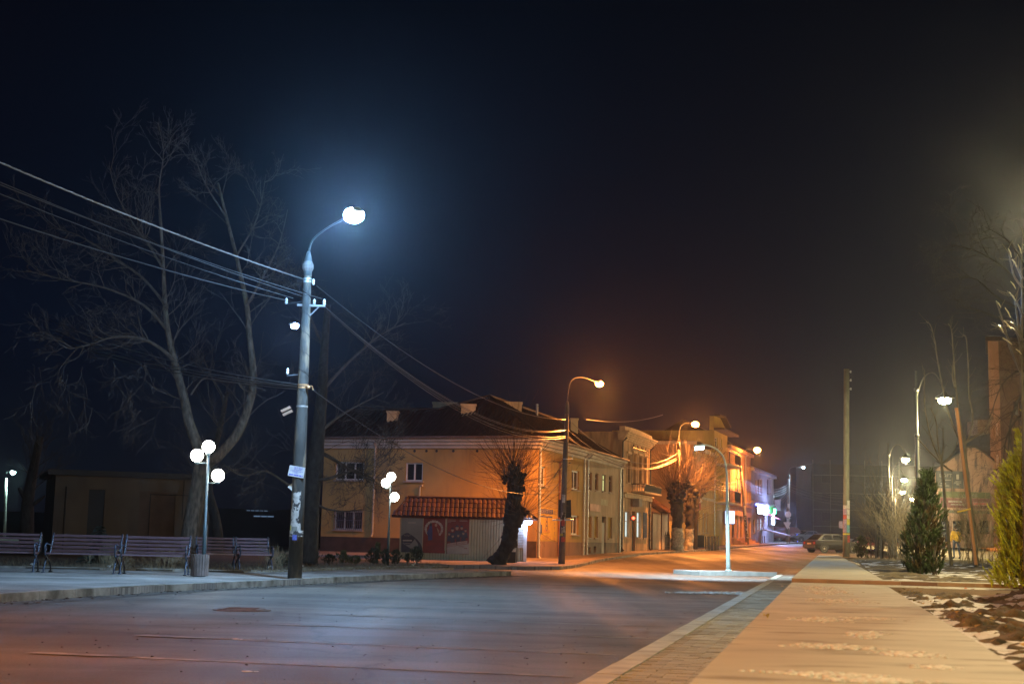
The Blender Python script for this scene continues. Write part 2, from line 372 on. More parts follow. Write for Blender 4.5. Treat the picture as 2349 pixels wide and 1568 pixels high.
# low heap of dirty snow on the road
rnd = random.Random(8); mb = MB()
a = P(1530, 1359, 31.5); b = P(1712, 1361, 31.8)
for i in range(150):
    t = rnd.random() ** .8; q = a.lerp(b, t); s = rnd.uniform(.015, .05) * (.5 + t)
    mb.sphere((q.x, q.y + rnd.gauss(0, .12), .01), s, 6, 4, (1.6, 1.2, .8))
tag(mb.build('snow_windrow', M('dirty_snow', (.42, .40, .36), .8, .3, 12), None), 'thin line of dirty snow lumps lying across the parking bays near the island', None, kind='stuff')
# small stones and grit on the road
mb = MB()
for i in range(520):
    t = rnd.uniform(9.5, 34); o = -1.9 - abs(rnd.gauss(0, 4.5)); q = along(t, o); s = rnd.uniform(.003, .009)
    mb.sphere((q.x, q.y, s * .4), s * (2 if i % 29 == 0 else 1), 5, 3, (1.3, 1, .7))
tag(mb.build('road_grit', M('grit', (.035, .03, .025), .9, .4, 20), None), 'small dark stones scattered over the parking lane', None, kind='stuff')
# two tiny ice scraps on the road
for (x, y, Y, s, lab) in ((567, 1531, 11.2, .022, 'small white scrap of ice on the road near the lower edge'), (540, 1467, 14.6, .018, 'tiny white scrap on the road above the first bay line')):
    q = P(x, y, Y); mb = MB(); mb.sphere((q.x, q.y, .008), s, 8, 4, (2.2, .8, .25)); mb.sphere((q.x + s * 3, q.y + .03, .006), s * .5, 6, 4, (2, .8, .3))
    tag(mb.build('ice_scrap', snow), lab, 'ice', 'scraps of ice on the road')

# paver strip between kerb slab and planter wall
strip_o = sheet('footway', [along(-4, -1.72)[:2], along(66, -1.72)[:2], along(66, -.2)[:2], along(-4, -.2)[:2]], M('paver_bed', (.13, .12, .10), .9, .3, 3, .3, 30), .045, side=.12)
for i in range(46):
    mb = MB(); t = 7.0 + i * 1.0; mb.obox(along(t + .006, -1.73, -.08), U * .988, N * .20, (0, 0, .142 + rnd.uniform(-.003, .003))); mb.build('kerb_slab', M('kerb_slab', (.40, .37, .30), .8, .2, 3, .35, 60), strip_o)
cells = []
for r_ in range(int((34 - 8) / .103)):
    t = 8.0 + r_ * .103
    for c_ in range(7):
        cells.append((t, -1.525 + c_ * .205 + (.1 if r_ % 2 else 0)))
me_p = None; cnt = 0; stuffmb = MB()
for (t, o) in cells:
    if o > -.42: continue
    near = 9.9 < t < 16.0 and o < -.3
    dz = rnd.uniform(-.004, .004)
    if near and cnt < 298:
        if me_p is None:
            q = MB(); q.obox((0, 0, -.05), U * .097, N * .198, (0, 0, .055)); me_p = q.mesh('paver'); me_p.materials.append(pavermat)
        ob = bpy.data.objects.new('paver', me_p); COL.objects.link(ob); ob.parent = strip_o; ob.location = along(t, o, .05 + dz); cnt += 1
    else:
        stuffmb.obox(along(t, o, .0 + dz), U * .097, N * .198, (0, 0, .055))
stuffmb.build('paver_field', pavermat, strip_o)['kind'] = 'stuff'
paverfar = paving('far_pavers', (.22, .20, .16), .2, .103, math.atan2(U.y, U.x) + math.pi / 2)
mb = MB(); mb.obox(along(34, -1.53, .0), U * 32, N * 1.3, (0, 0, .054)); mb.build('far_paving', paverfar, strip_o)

# planter wall: two levels of coping, cross wall, faces
pw = thing('planter_wall', 'long low planter wall with wide sandy coping running from the foreground up the street', 'planter wall', (0, 0, 0))
ZN, ZF, WL, WR, TS = .745, .780, -.30, .50, 12.98
def slab(o1, o2, t1, t2, z0, z1, name, mat): mb = MB(); mb.obox(along(t1, o1, z0), N * (o2 - o1), U * (t2 - t1), (0, 0, z1 - z0)); return mb.build(name, mat, pw)
for (a, b) in ((-5.0, 1.3), (1.302, 7.0), (7.002, TS)): slab(WL, WR, a, b, ZN - .06, ZN, 'coping_slab', coping)
slab(WR + .002, 2.25, TS - .72, TS, ZN - .06, ZN, 'coping_slab', coping)
t = TS + .002
while t < 66: slab(WL, WR, t, min(t + 5.99, 66), ZN + .002, ZF, 'coping_slab', coping); t += 6
slab(WR + .002, 2.2, TS + .002, TS + .36, ZN + .002, ZF, 'coping_slab', coping)
slab(WL + .02, WR - .02, -5, TS, -.05, ZN - .062, 'wall_body', edgestone)
slab(WR - .018, 2.2, TS - .70, TS + .3, .3, ZN - .062, 'wall_body', edgestone)
slab(WL + .02, WR - .02, TS + .002, 65.9, -.05, ZN, 'wall_body', edgestone)
facem = [M('face_tile_a', (.36, .20, .10), .5, .15, 6), M('face_tile_b', (.42, .27, .15), .5, .15, 6), M('face_tile_c', (.26, .13, .075), .5, .15, 6)]
rnd = random.Random(12); o = WL; i = 0
while o < 2.15:
    w = .31; mb = MB(); mb.obox(along(TS - .008, o + .002, ZN + .001), N * (w - .004), U * .0095, (0, 0, ZF - ZN - .003)); mb.build('face_tile', facem[rnd.choice((0, 0, 1, 2)) if o > .4 else 0], pw); o += w
o = WR + .02
while o < 2.15:
    w = .31; mb = MB(); mb.obox(along(TS - .708, o + .002, .45), N * (w - .004), U * .0095, (0, 0, ZN - .515)); mb.build('face_tile', facem[rnd.choice((0, 1, 2, 2))], pw); o += w

# planting beds
def lerp_tab(x, tab):
    for i in range(len(tab) - 1):
        if x <= tab[i + 1][0]:
            t = max(0, (x - tab[i][0]) / (tab[i + 1][0] - tab[i][0])); return tab[i][1] + (tab[i + 1][1] - tab[i][1]) * t
    return tab[-1][1]
def zb(t, off=1.5):
    z = lerp_tab(t, [(0, .68), (11, .66), (12.6, .69), (13.5, .73), (18, .755), (24, .82), (34, .80), (56, .69), (66, .66), (90, .62)])
    if t < 12.4: z += .07 * min(max(off - 1.2, 0), 2.2)
    return z
from mathutils import noise as mn
def bed(name, t0, t1, o0, o1, st, so, amp, seed, mat, dz, f=3.0, f2=9.0, pw_=1.0):
    mb = MB(); nt_ = int((t1 - t0) / st); no = int((o1 - o0) / so)
    for i in range(nt_ + 1):
        for j in range(no + 1):
            t = t0 + (t1 - t0) * i / nt_; o = o0 + (o1 - o0) * j / no
            n1 = mn.noise((t * f + seed, o * f, seed)); n2 = mn.noise((t * f2, o * f2 + seed, 1.7)); n3 = mn.noise((t * 22, o * 22, seed))
            ed = min(1, (o - o0) / .25 + .15)
            mb.v.append(tuple(along(t, o, zb(t, o) + dz + (amp * (n1 * .8 + n2 * .55 + n3 * .25)) * ed)))
    for i in range(nt_):
        for j in range(no):
            a = i * (no + 1) + j; mb.f.append((a, a + 1, a + no + 2, a + no + 1)); mb.m.append(0)
    return mb.build(name, mat, None, smooth=True)
tag(bed('near_bed_soil', .5, 12.28, WR + .005, 5.0, .028, .028, .085, 3.3, soil, 0, 4.2, 13), 'lumpy dark soil of the near planting bed beside the wall', None, kind='stuff')
tag(bed('near_bed_snow', 3.0, 12.26, WR + .03, 5.0, .05, .05, .040, 9.1, snow, .008, 2.9, 9), 'patches of thin snow lying between the clods of the near bed', None, kind='stuff')
tag(bed('far_bed_soil', TS + .37, 64, WR + .005, 14, .10, .09, .05, 5.3, soil, 0), 'rough soil of the long planting bed behind the cross wall', None, kind='stuff')
tag(bed('far_bed_snow', TS + .4, 50, WR + .05, 13, .12, .12, .022, 2.1, snow, .000, 1.8, 6), 'thin scattered snow patches on the long planting bed', None, kind='stuff')
# terrace paving beyond the bed
def tsheet(name, pts, z, mat, side=.6):
    mb = MB(); n = len(pts); mb.add([(p[0], p[1], z) for p in pts] + [(p[0], p[1], z - side) for p in pts], [tuple(range(n))] + [(i, i + n, (i + 1) % n + n, (i + 1) % n) for i in range(n)])
    return mb.build(name, mat, None)
o = tsheet('terrace_paving', [along(64.0, 2.4)[:2], along(64, 60)[:2], along(110, 60)[:2], along(110, 14)[:2], along(88, 9)[:2]], .64, paving('terrace', (.36, .32, .22), .3, .3, .2), 1.2); o['kind'] = 'structure'
mb = MB(); ra = [(*along(84, 6)[:2], .645), (*along(84, 34)[:2], .645), (72, 150, 1.75), (30, 142, 1.75)]
mb.quad(*ra); ramp = mb.build('upper_pavement', M('pale_pavement', (.45, .40, .28), .8, .15, .5), None); ramp['kind'] = 'structure'
o = tsheet('terrace_edge', [along(.5, 5.0)[:2], along(.5, 60)[:2], along(64, 60)[:2], along(64, 13.9)[:2], along(12.9, 5.0)[:2]], .60, dirt); o['kind'] = 'structure'
# snow lumps on the coping
rnd = random.Random(21)
def snow_lumps(name, label, spots, z):
    mb = MB()
    for (t, o, lt, lo, n) in spots:
        for k in range(int(n * 2.6)):
            a = rnd.gauss(0, .55); b = rnd.gauss(0, .6)
            s = rnd.uniform(.0025, .009); q = along(t + a * lt, o + b * lo); mb.sphere((q.x, q.y, z + s * .12), s, 6, 4, (rnd.uniform(1, 2.6), rnd.uniform(1, 2), .4))
    tag(mb.build(name, M('crumb_snow', (.60, .53, .47), .5, .25, 60), None, True), label, None, kind='stuff')
def cp(x, y):   # coping point for a view position
    d = ray(x, y); s = (CAMZ - ZN) / -d.z; v = Vector((0, 0, CAMZ)) + d * s; return v.dot(U), v.dot(N)
sp = []
for (x, y, lt, lo, n) in ((1900, 1358, .5, .12, 90), (1930, 1378, .35, .13, 60), (1880, 1347, .5, .14, 60), (1880, 1420, .18, .10, 60), (2000, 1418, .15, .1, 30), (1985, 1455, .2, .06, 35), (1905, 1482, .12, .1, 60), (2080, 1500, .10, .07, 60), (2150, 1530, .06, .05, 22), (1900, 1546, .05, .10, 60), (2010, 1560, .06, .1, 50)):
    t, o = cp(x, y); sp.append((t, o, lt, lo, n))
snow_lumps('snow_crumbs', 'crumbs of melting snow along the middle of the near coping', sp, ZN)
# fallen leaf and tiny debris
q = P(2222, 1352, 11.9)
def leaf(q, s, mat, lab, rz):
    mb = MB(); c = Vector(q); x = Vector((math.cos(rz), math.sin(rz), 0)); y = Vector((-x.y, x.x, 0)); pts = []
    for i in range(9):
        t = i / 8; w = math.sin(math.pi * t) * .38 + .01; lift = .25 * math.sin(math.pi * t * 1.3)
        pts += [c + x * s * (t - .5) - y * s * w + Vector((0, 0, s * (lift + .14))), c + x * s * (t - .5) + Vector((0, 0, s * lift)), c + x * s * (t - .5) + y * s * w + Vector((0, 0, s * (lift + .2)))]
    mb.add(pts, [(i * 3 + k, i * 3 + k + 1, i * 3 + k + 4, i * 3 + k + 3) for i in range(8) for k in (0, 1)])
    tag(mb.build('fallen_leaf', mat), lab, 'leaf', 'fallen leaves')
leaf((q.x, q.y - .05, .70), .13, M('orange_leaf', (.55, .14, .03), .6, .2, 20), 'orange curled dead leaf lying on the soil by the cross wall', .4)
t_, o_ = cp(1768, 1543); t_, o_ = cp(1918 * .98, 1487)
q = P(1757, 1416 + 128, 3.3)
t_, o_ = cp(1757, 1417); v = along(t_, o_, ZN + .006); leaf(v, .04, M('yellow_leaf', (.5, .38, .12), .6, .2, 20), 'tiny yellow leaf lying alone on the left side of the coping', 1.0)
rnd = random.Random(31); mb = MB()
for i in range(120):
    t = rnd.uniform(5, 12.2); o = WR + abs(rnd.gauss(0, .16)) + .02; q = along(t, o, zb(t) + .05); s = rnd.uniform(.012, .03)
    a = rnd.uniform(0, 6.3); mb.add([q, q + Vector((math.cos(a), math.sin(a), .5)) * s, q + Vector((math.cos(a + 1), math.sin(a + 1), .3)) * s], [(0, 1, 2)])
tag(mb.build('leaf_litter', M('litter', (.30, .20, .06), .7, .4, 30, island=.4), None), 'yellow brown leaf litter gathered along the edge of the near bed', None, kind='stuff')

# traffic island
isl_z = .15
il = [P(1605, 1311, 50.5), P(1700, 1312, 50.8), P(1850, 1314, 51.5)]
A_ = Vector((il[0].x, il[0].y, 0)); B_ = Vector((along(51 / .976 + 0.6, -1.74)[0], along(51 / .976 + .6, -1.74)[1], 0)); d_ = (B_ - A_); L_ = d_.length; d_.normalize(); n_ = Vector((-d_.y, d_.x, 0))
ti = thing('traffic_island', 'narrow pale kerbed traffic island jutting into the road under the low arched lamp', 'traffic island', (A_.x, A_.y, 0))
k = 5
for i in range(k):
    mb = MB(); mb.obox(A_ + d_ * (L_ / k * i + .004) + Vector((0, 0, -.05)), d_ * (L_ / k - .008), n_ * .16, (0, 0, .05 + isl_z)); mb.build('kerb_stone', M('pale_kerb', (.42, .42, .40), .8, .15, 3, .3, 30), ti)
    mb = MB(); mb.obox(A_ + d_ * (L_ / k * i + .004) + n_ * 1.54 + Vector((0, 0, -.05)), d_ * (L_ / k - .008), n_ * .16, (0, 0, .05 + isl_z)); mb.build('kerb_stone', MATS['pale_kerb'], ti)
mb = MB(); mb.obox(A_ + n_ * .165 + Vector((0, 0, -.05)), d_ * L_, n_ * 1.37, (0, 0, .05 + isl_z - .012)); mb.build('island_paving', MATS['pale_kerb'], ti)
# ---------------------------------------------------------------- buildings
class Facade:
    """vertical wall plane from A to B (ground points), outward normal to the side given"""
    def __init__(s, A, B, base):
        s.A = Vector((A[0], A[1], 0)); s.B = Vector((B[0], B[1], 0)); s.L = (s.B - s.A).length; s.d = (s.B - s.A) / s.L
        n = Vector((s.d.y, -s.d.x, 0)); s.n = n if n.dot(-s.A) > 0 else -n; s.base = base
    def uz(s, x, y):
        r = ray(x, y); o = Vector((0, 0, CAMZ)); k = (s.A - o).dot(s.n) / r.dot(s.n); p = o + r * k
        return (p - s.A).dot(s.d), p.z
    def pt(s, u, z, out=0): v = s.A + s.d * u + s.n * out; return Vector((v.x, v.y, z))
    def rect(s, x0, y0, x1, y1):
        a = s.uz(x0, (y0 + y1) / 2)[0]; b = s.uz(x1, (y0 + y1) / 2)[0]; t = s.uz((x0 + x1) / 2, y0)[1]; l = s.uz((x0 + x1) / 2, y1)[1]
        return (a, b, l, t)
    def box(s, mb, u0, u1, z0, z1, o0, o1): mb.obox(s.pt(u0, z0, o0), s.d * (u1 - u0), s.n * (o1 - o0), (0, 0, z1 - z0))
def wall(F, parent, mat, u0, u1, z0, z1, holes, depth=.16, name='wall', thick=.3):
    """wall with real openings and reveals"""
    us = sorted({u0, u1, *[h[0] for h in holes], *[h[1] for h in holes]}); zs = sorted({z0, z1, *[h[2] for h in holes], *[h[3] for h in holes]})
    us = [u for u in us if u0 <= u <= u1]; zs = [z for z in zs if z0 <= z <= z1]; mb = MB()
    for i in range(len(us) - 1):
        for j in range(len(zs) - 1):
            cu = (us[i] + us[i + 1]) / 2; cz = (zs[j] + zs[j + 1]) / 2
            if any(h[0] < cu < h[1] and h[2] < cz < h[3] for h in holes): continue
            mb.quad(F.pt(us[i], zs[j]), F.pt(us[i + 1], zs[j]), F.pt(us[i + 1], zs[j + 1]), F.pt(us[i], zs[j + 1]))
    for (a, b, c, d) in holes:
        for p, q in (((a, c), (b, c)), ((b, c), (b, d)), ((b, d), (a, d)), ((a, d), (a, c))):
            mb.quad(F.pt(*p), F.pt(*q), F.pt(*q, -depth), F.pt(*p, -depth))
    return mb.build(name, mat, parent)
def window(F, parent, h, depth=.14, nm=2, trans=.68, fm=None, gm=None, sill=True, wf=.06, grille=False, label=None, name='window', sash=True):
    a, b, c, d = h; fm = fm or frame_w; gm = gm or glass; mb = MB(); o0, o1 = -depth, -depth + .05
    F.box(mb, a, a + wf, c, d, o0, o1); F.box(mb, b - wf, b, c, d, o0, o1); F.box(mb, a + wf, b - wf, c, c + wf, o0, o1); F.box(mb, a + wf, b - wf, d - wf, d, o0, o1)
    for i in range(1, nm):
        u = a + (b - a) * i / nm; F.box(mb, u - wf * .55, u + wf * .55, c + wf, d - wf, o0, o1 - .003)
    if trans: z = c + (d - c) * trans; F.box(mb, a + wf, b - wf, z - .025, z + .025, o0, o1 - .006)
    fr = mb.build(name, fm, parent)
    if label: fr['label'] = label
    for i in range(nm):
        u_ = a + (b - a) * i / nm; v_ = a + (b - a) * (i + 1) / nm
        mb = MB(); mb.quad(F.pt(u_, c, o0 + .01), F.pt(v_, c, o0 + .01), F.pt(v_, d, o0 + .01), F.pt(u_, d, o0 + .01)); mb.build('pane', gm, fr)
    if sill: mb = MB(); F.box(mb, a - .08, b + .08, c - .07, c - .002, -depth, .09); mb.build('sill', M('sill', (.33, .27, .22), .8, .2), fr)
    if grille:
        mb = MB(); n = max(4, int((b - a) / .11))
        for i in range(n + 1): u = a + (b - a) * i / n; mb.tube([F.pt(u, c, .03), F.pt(u, d, .03)], .014, 4)
        for z in (c + .02, (c + d) / 2, d - .02): mb.tube([F.pt(a, z, .03), F.pt(b, z, .03)], .009, 4)
        mb.build('grille', M('blue_grille', (.10, .12, .20), .5), fr)
    return fr
def shell(parent, F, depth, z0, z1, mat, name='rear_walls', u0=0, u1=None, keep=.0):
    """the other walls of the building behind its facade F"""
    u1 = F.L if u1 is None else u1; mb = MB()
    a, b = F.pt(u0, z0, -keep), F.pt(u1, z0, -keep); c, d = F.pt(u1, z0, -depth), F.pt(u0, z0, -depth); h = Vector((0, 0, z1 - z0))
    for p, q in ((b, c), (c, d), (d, a)): mb.quad(p, q, q + h, p + h)
    mb.quad(a + h, b + h, c + h, d + h)
    return mb.build(name, mat, parent)
def hidden_core(parent, F, z0, z1, u0, u1, depth=.5):
    mb = MB(); F.box(mb, u0, u1, z0, z1, -depth, -.2); return mb.build('inner_wall', black, parent)
def pipe(F, parent, u, z0, z1, out=.09, r=.055, mat=None, name='drainpipe'):
    mb = MB(); mb.tube([F.pt(u, z1 + .1, out + .25), F.pt(u, z1 - .15, out), F.pt(u, z0 + .25, out), F.pt(u, z0 + .08, out + .12)], r, 8)
    z = z0 + .8
    while z < z1 - .3: mb.tube([F.pt(u, z - .03, out), F.pt(u, z + .03, out)], r * 1.35, 8); z += 1.6
    return mb.build(name, mat or metal_grey, parent)
def roof_ribs(mb, a, b, c, d, n, h=.04, w=.05):
    """n raised ribs from line a-b up to line d-c"""
    a, b, c, d = map(Vector, (a, b, c, d)); nr = (b - a).cross(d - a).normalized()
    if nr.z < 0: nr = -nr
    e = (b - a).normalized()
    for i in range(n):
        t = (i + .5) / n; p = a.lerp(b, t); q = d.lerp(c, t)
        mb.obox(p - e * w / 2 + nr * .002, e * w, q - p, nr * h)

yellow = plaster('yellow_plaster', (.38, .245, .085), (.23, .16, .08), .52, .8)
yellow2 = plaster('ochre_plaster', (.33, .22, .06), (.22, .15, .06))
greybeige = plaster('beige_plaster', (.34, .27, .20), (.24, .18, .13))
plinth_m = plaster('plinth_plaster', (.24, .14, .10), (.12, .08, .06))
cream = M('cream_trim', (.46, .41, .36), .85, .12, 1.5)

z4 = Z(1300, 1120, 5.227); z3 = Z(740, 1000, 3.356)
A1 = P(1229.6, 1277, 69.5); B1 = P(1424.6, 1264.6, 87.4); C1 = P(735, 1240, 73.6)
FS = Facade(A1, B1, 0); FL = Facade(A1, C1, 0)          # street side and yard side of the corner house
H1 = thing('corner_house', 'two storey ochre corner house with dark ribbed roof, cream cornice and painted shop advert', 'house', (A1.x, A1.y, 0))
zt = 5.55; zp = 1.05
def rr(F, z, a, b, c, d): (x0, y0), (x1, y1) = z(a, b), z(c, d); return F.rect(x0, y0, x1, y1)
# openings street side
wA = rr(FS, z4, 240, 235, 340, 485); wB = rr(FS, z4, 676, 292, 772, 542); wC = rr(FS, z4, 668, 875, 764, 1128)
up = [rr(FS, z4, a, b, c, d) for a, b, c, d in ((888, 310, 940, 548), (980, 325, 1024, 550), (1070, 340, 1125, 565), (1160, 355, 1206, 575))]
lo = [rr(FS, z4, a, b, c, d) for a, b, c, d in ((885, 885, 936, 1165), (970, 888, 1020, 1168), (1150, 900, 1204, 1175))]
dr = rr(FS, z4, 1068, 890, 1122, 1350)
usplit = FS.uz(*z4(842, 800))[0]
pz = {0: .95}
wall(FS, H1, yellow, 0, usplit, zp, zt, [wA, wB, wC]); 
w2 = wall(FS, H1, greybeige, usplit, FS.L, zp + .02, zt, up + lo + [(dr[0], dr[1], zp + .02, dr[3])]); w2['label'] = 'beige plastered half of the street wall'
wall(FS, H1, plinth_m, -.02, usplit, -.3, zp, [], name='plinth')
wall(FS, H1, M('grey_plinth', (.13, .115, .10), .85, .25, 2), usplit, FS.L, -.3, zp + .02, [(dr[0], dr[1], .35, zp + .02), (dr[0] - 3.2, dr[0] - 2.6, .45, .8), (dr[0] - 1.9, dr[0] - 1.3, .5, .85)], name='plinth')['label'] = 'grey plinth with two small cellar vents'
hidden_core(H1, FS, -.3, zt, 0.3, FS.L - .02)
lit = EM('lit_pane', (.75, .95, .35), .55)
window(FS, H1, wA, nm=2, trans=0, wf=.08, fm=frame_w); window(FS, H1, wB, nm=2, trans=0, wf=.08); window(FS, H1, wC, nm=2, trans=0, wf=.08)
for i, h in enumerate(up): window(FS, H1, h, nm=2, trans=.7, wf=.06, fm=frame_b, gm=lit if i == 2 else None, label='lit upper window glowing pale green' if i == 2 else None)
for h in lo: window(FS, H1, h, nm=1, trans=0, wf=.05, fm=yellow2, gm=yellow2, name='blocked_window', label='bricked and plastered lower window')
mb = MB(); FS.box(mb, dr[0] + .02, dr[1] - .02, .36, dr[3] - .35, -.14, -.08); mb.build('door', M('door_grey', (.30, .27, .24), .6), H1)
mb = MB(); FS.box(mb, dr[0] - .1, dr[1] + .1, -.1, .34, 0.0, .35); mb.build('door_step', concrete, H1)
# cornice
for F_, L_ in ((FS, FS.L), (FL, FL.L)):
    mb = MB()
    for (za, zb_, o) in ((zt, zt + .16, .10), (zt + .16, zt + .34, .20), (zt + .34, zt + .46, .32)): F_.box(mb, -o, L_, za, zb_ - .004, .0, o)
    mb.build('cornice', cream, H1)
    mb = MB(); mb.tube([F_.pt(-.4, zt + .52, .40), F_.pt(L_, zt + .52, .40)], .07, 8); mb.build('gutter_pipe', M('gutter_tin', (.14, .10, .085), .5), H1)
zr = zt + .47
# yard side
hs = [rr(FL, z3, 332, 515, 570, 668), rr(FL, z3, 918, 522, 1062, 678), rr(FL, z3, 322, 925, 555, 1085)]
hs = [(min(a, b), max(a, b), c, d) for a, b, c, d in hs]
wall(FL, H1, yellow, 0, FL.L, zp, zt, hs, name='wall')
wall(FL, H1, M('dark_plinth', (.05, .035, .03), .9, .3, 2), 0, FL.L, -.4, zp, [], name='plinth')
hidden_core(H1, FL, -.3, zt, 0.3, FL.L - .02)
window(FL, H1, hs[0], nm=3, trans=0, wf=.07); window(FL, H1, hs[1], nm=2, trans=0, wf=.07); window(FL, H1, hs[2], nm=3, trans=0, wf=.07, grille=True, label='barred lower window')
shell(H1, FL, 9, -.3, zt, greybeige, name='rear_wall', u0=8.5)
mb = MB(); p, q = C1, FL.pt(FL.L, 0, -9); mb.quad((p.x, p.y, -.3), (q.x, q.y, -.3), (q.x, q.y, zt), (p.x, p.y, zt)); e1 = FS.pt(FS.L, 0, -10); mb.quad((B1.x, B1.y, -.3), (e1.x, e1.y, -.3), (e1.x, e1.y, zt), (B1.x, B1.y, zt)); mb.build('side_wall', greybeige, H1)
for u in (FL.uz(*z3(655, 900))[0],): pipe(FL, H1, u, 1.0, zt + .2)
pipe(FS, H1, .12, .1, zt + .2); pipe(FS, H1, FS.uz(*z4(497, 600))[0], .1, zt - .3, mat=M('brown_pipe', (.20, .09, .05), .6))
for a in (815, 862, 1290): pipe(FS, H1, FS.uz(*z4(a, 800))[0], .1, zt + .2)
# roof
inn = 4.2; s_ = .60
def inq(u, i, z): return FL.pt(u, z) + (-FL.n) * i
ev0 = FL.pt(FL.L + .3, zr, .4); ev1 = FL.pt(-.35, zr, .4) + FS.n * .0; A_e = Vector((A1.x, A1.y, 0)) + FS.n * .38 + FL.n * .38; A_e.z = zr
Q1 = Vector((A1.x, A1.y, 0)) - FS.n * inn - FL.n * inn; Q1.z = zr + inn * s_
Q2 = FL.pt(6.6, zr + 2.9 * s_, -2.9); Q3 = FL.pt(FL.L + .3, zr + 2.9 * s_, -2.9)
B_e = FS.pt(FS.L, zr, .38); Rr = FS.pt(FS.L, zr + inn * s_, -inn); bk = FS.pt(FS.L, zr, -inn * 2.2); bk2 = FS.pt(4, zr, -inn * 2.4)
mb = MB(); mb.add([ev0, A_e, Q1, Q2, Q3], [(0, 1, 2, 3, 4)]); mb.add([A_e, B_e, Rr, Q1], [(0, 1, 2, 3)]); mb.add([Q1, Rr, bk, bk2], [(0, 1, 2, 3)])
mb.add([Q3, Q2, Q1, FL.pt(4, zr, -9), FL.pt(FL.L + .3, zr, -9)], [(0, 1, 2, 3, 4)])
rf = mb.build('roof', rooftin, H1)
mb = MB(); uP = (Q1 - A_e).dot(FL.d)
n = 62
for i in range(n):
    u = (i + .5) / n; p = A_e.lerp(ev0, u); du = (p - A_e).dot(FL.d)
    if du < uP: top = A_e.lerp(Q1, du / uP)
    else:
        w = (Q2 - A_e).dot(FL.d); k = (du - uP) / (w - uP)
        top = Q1.lerp(Q2, k) if k < 1 else Q2.lerp(Q3, min(1, (du - w) / ((Q3 - A_e).dot(FL.d) - w)))
    e_ = FL.d; nr = (top - p).cross(e_).normalized(); nr = nr if nr.z > 0 else -nr
    mb.obox(p - e_ * .035 + nr * .002, e_ * .07, top - p, nr * .045)
roof_ribs(mb, A_e.lerp(B_e, .0), B_e, Rr, Q1, 60)
mb.build('roof_rib', rooftin, H1)['kind'] = 'stuff'
mb = MB(); mb.tube([A_e + Vector((0, 0, .05)), Q1 + Vector((0, 0, .06)), Rr + Vector((0, 0, .06))], .08, 6); mb.tube([Q1 + Vector((0, 0, .05)), Q2 + Vector((0, 0, .05)), Q3 + Vector((0, 0, .05))], .07, 6); mb.build('ridge', rooftin, H1)
chm = plaster('chimney_brick', (.60, .54, .36), (.36, .32, .22)); 
def chimney(x0, y0, x1, y1, Y, par, dz=.6, d=.8):
    a, b = P(x0, y1, Y), P(x1, y0, Y); mb = MB(); mb.obox((a.x, Y, a.z - dz), (b.x - a.x, 0, 0), (0, d, 0), (0, 0, b.z - a.z + dz)); c = mb.build('chimney', chm, par)
    mb = MB(); mb.obox((a.x - .05, Y - .05, b.z + .003), (b.x - a.x + .1, 0, 0), (0, d + .1, 0), (0, 0, .08)); mb.build('chimney_cap', chm, c)
chimney(886, 946, 913, 998, 74.0, H1, .8, .7); chimney(1057, 930, 1091, 975, 73.2, H1, .8, .7); chimney(992, 926, 1058, 958, 80, H1, .9, .8); chimney(1152, 925, 1197, 955, 77, H1, 1.2); chimney(1309, 962, 1326, 1000, 86, H1, 1.0)
mb = MB(); a = P(1232, 960, 82); mb.tube([a - Vector((0, 0, 1)), P(1232, 926, 82)], .07, 8); mb.build('vent_pipe', metal_grey, H1)
# painted advert on the street wall
y_board = M('advert_yellow', (.52, .33, .05), .85, .1, 2); blue_l = M('advert_blue', (.07, .08, .20), .85, .2, 9); red_l = M('advert_red', (.38, .08, .07), .85, .2, 9)
bu0, bz1 = FS.uz(*z4(232, 770)); bu1, bz0 = FS.uz(*z4(470, 1255))
bu0 = .45; bz0 = zp + .06; bz1 = FS.uz(*z4(350, 775))[1]
mb = MB(); FS.box(mb, bu0, bu1, bz0, bz1, .003, .02); ad = mb.build('wall_advert', y_board, H1); ad['label'] = 'yellow painted shoe shop advert with blue arrow'
def FT(s, body, a, b, z, kind, par=ad, F=FS, out=.024, mat=blue_l):
    (u0, zz0), (u1, zz1) = F.uz(*z(a[0], b[1])), F.uz(*z(a[1], b[0])); zt_ = F.uz(*z((a[0] + a[1]) / 2, b[0]))[1]; zl = F.uz(*z((a[0] + a[1]) / 2, b[1]))[1]
    mb = MB(); text(mb, body, F.pt(u0, zl, out), F.d * (u1 - u0), Vector((0, 0, zt_ - zl)), Vector((0, 0, 0))); return mb.build(kind, mat, par)
zz = Z(1330, 1250, 11.2)
def FR(a, b, mat, name='banner', out=.021, F=FS, z=zz, par=ad):
    (u0, _), (u1, _) = F.uz(*z(a[0], (b[0] + b[1]) / 2)), F.uz(*z(a[1], (b[0] + b[1]) / 2)); zt_ = F.uz(*z((a[0] + a[1]) / 2, b[0]))[1]; zl = F.uz(*z((a[0] + a[1]) / 2, b[1]))[1]
    mb = MB(); F.box(mb, u0, u1, zl, zt_, out - .002, out); return mb.build(name, mat, par)
FR((185, 580), (245, 375), blue_l); FR((225, 560), (440, 478), blue_l)
FT(FS, 'ВЗУТТЯ', (215, 545), (265, 355), zz, 'lettering', out=.026, mat=M('advert_pale', (.50, .35, .26), .8)); FT(FS, 'ЗАВЖДИ', (300, 478), (820, 905), zz, 'lettering', mat=red_l); FT(FS, 'МОДНО', (275, 505), (985, 1110), zz, 'lettering', mat=M('advert_mix', (.25, .10, .14), .85))
for ch, (b0, b1) in zip('ВЗУТТЯ', ((310, 390), (480, 550), (615, 690), (745, 825), (890, 980), (1050, 1130))): FT(FS, ch, (598, 638), (b0, b1), zz, 'lettering', mat=red_l if ch in 'ЗЯ' else blue_l)
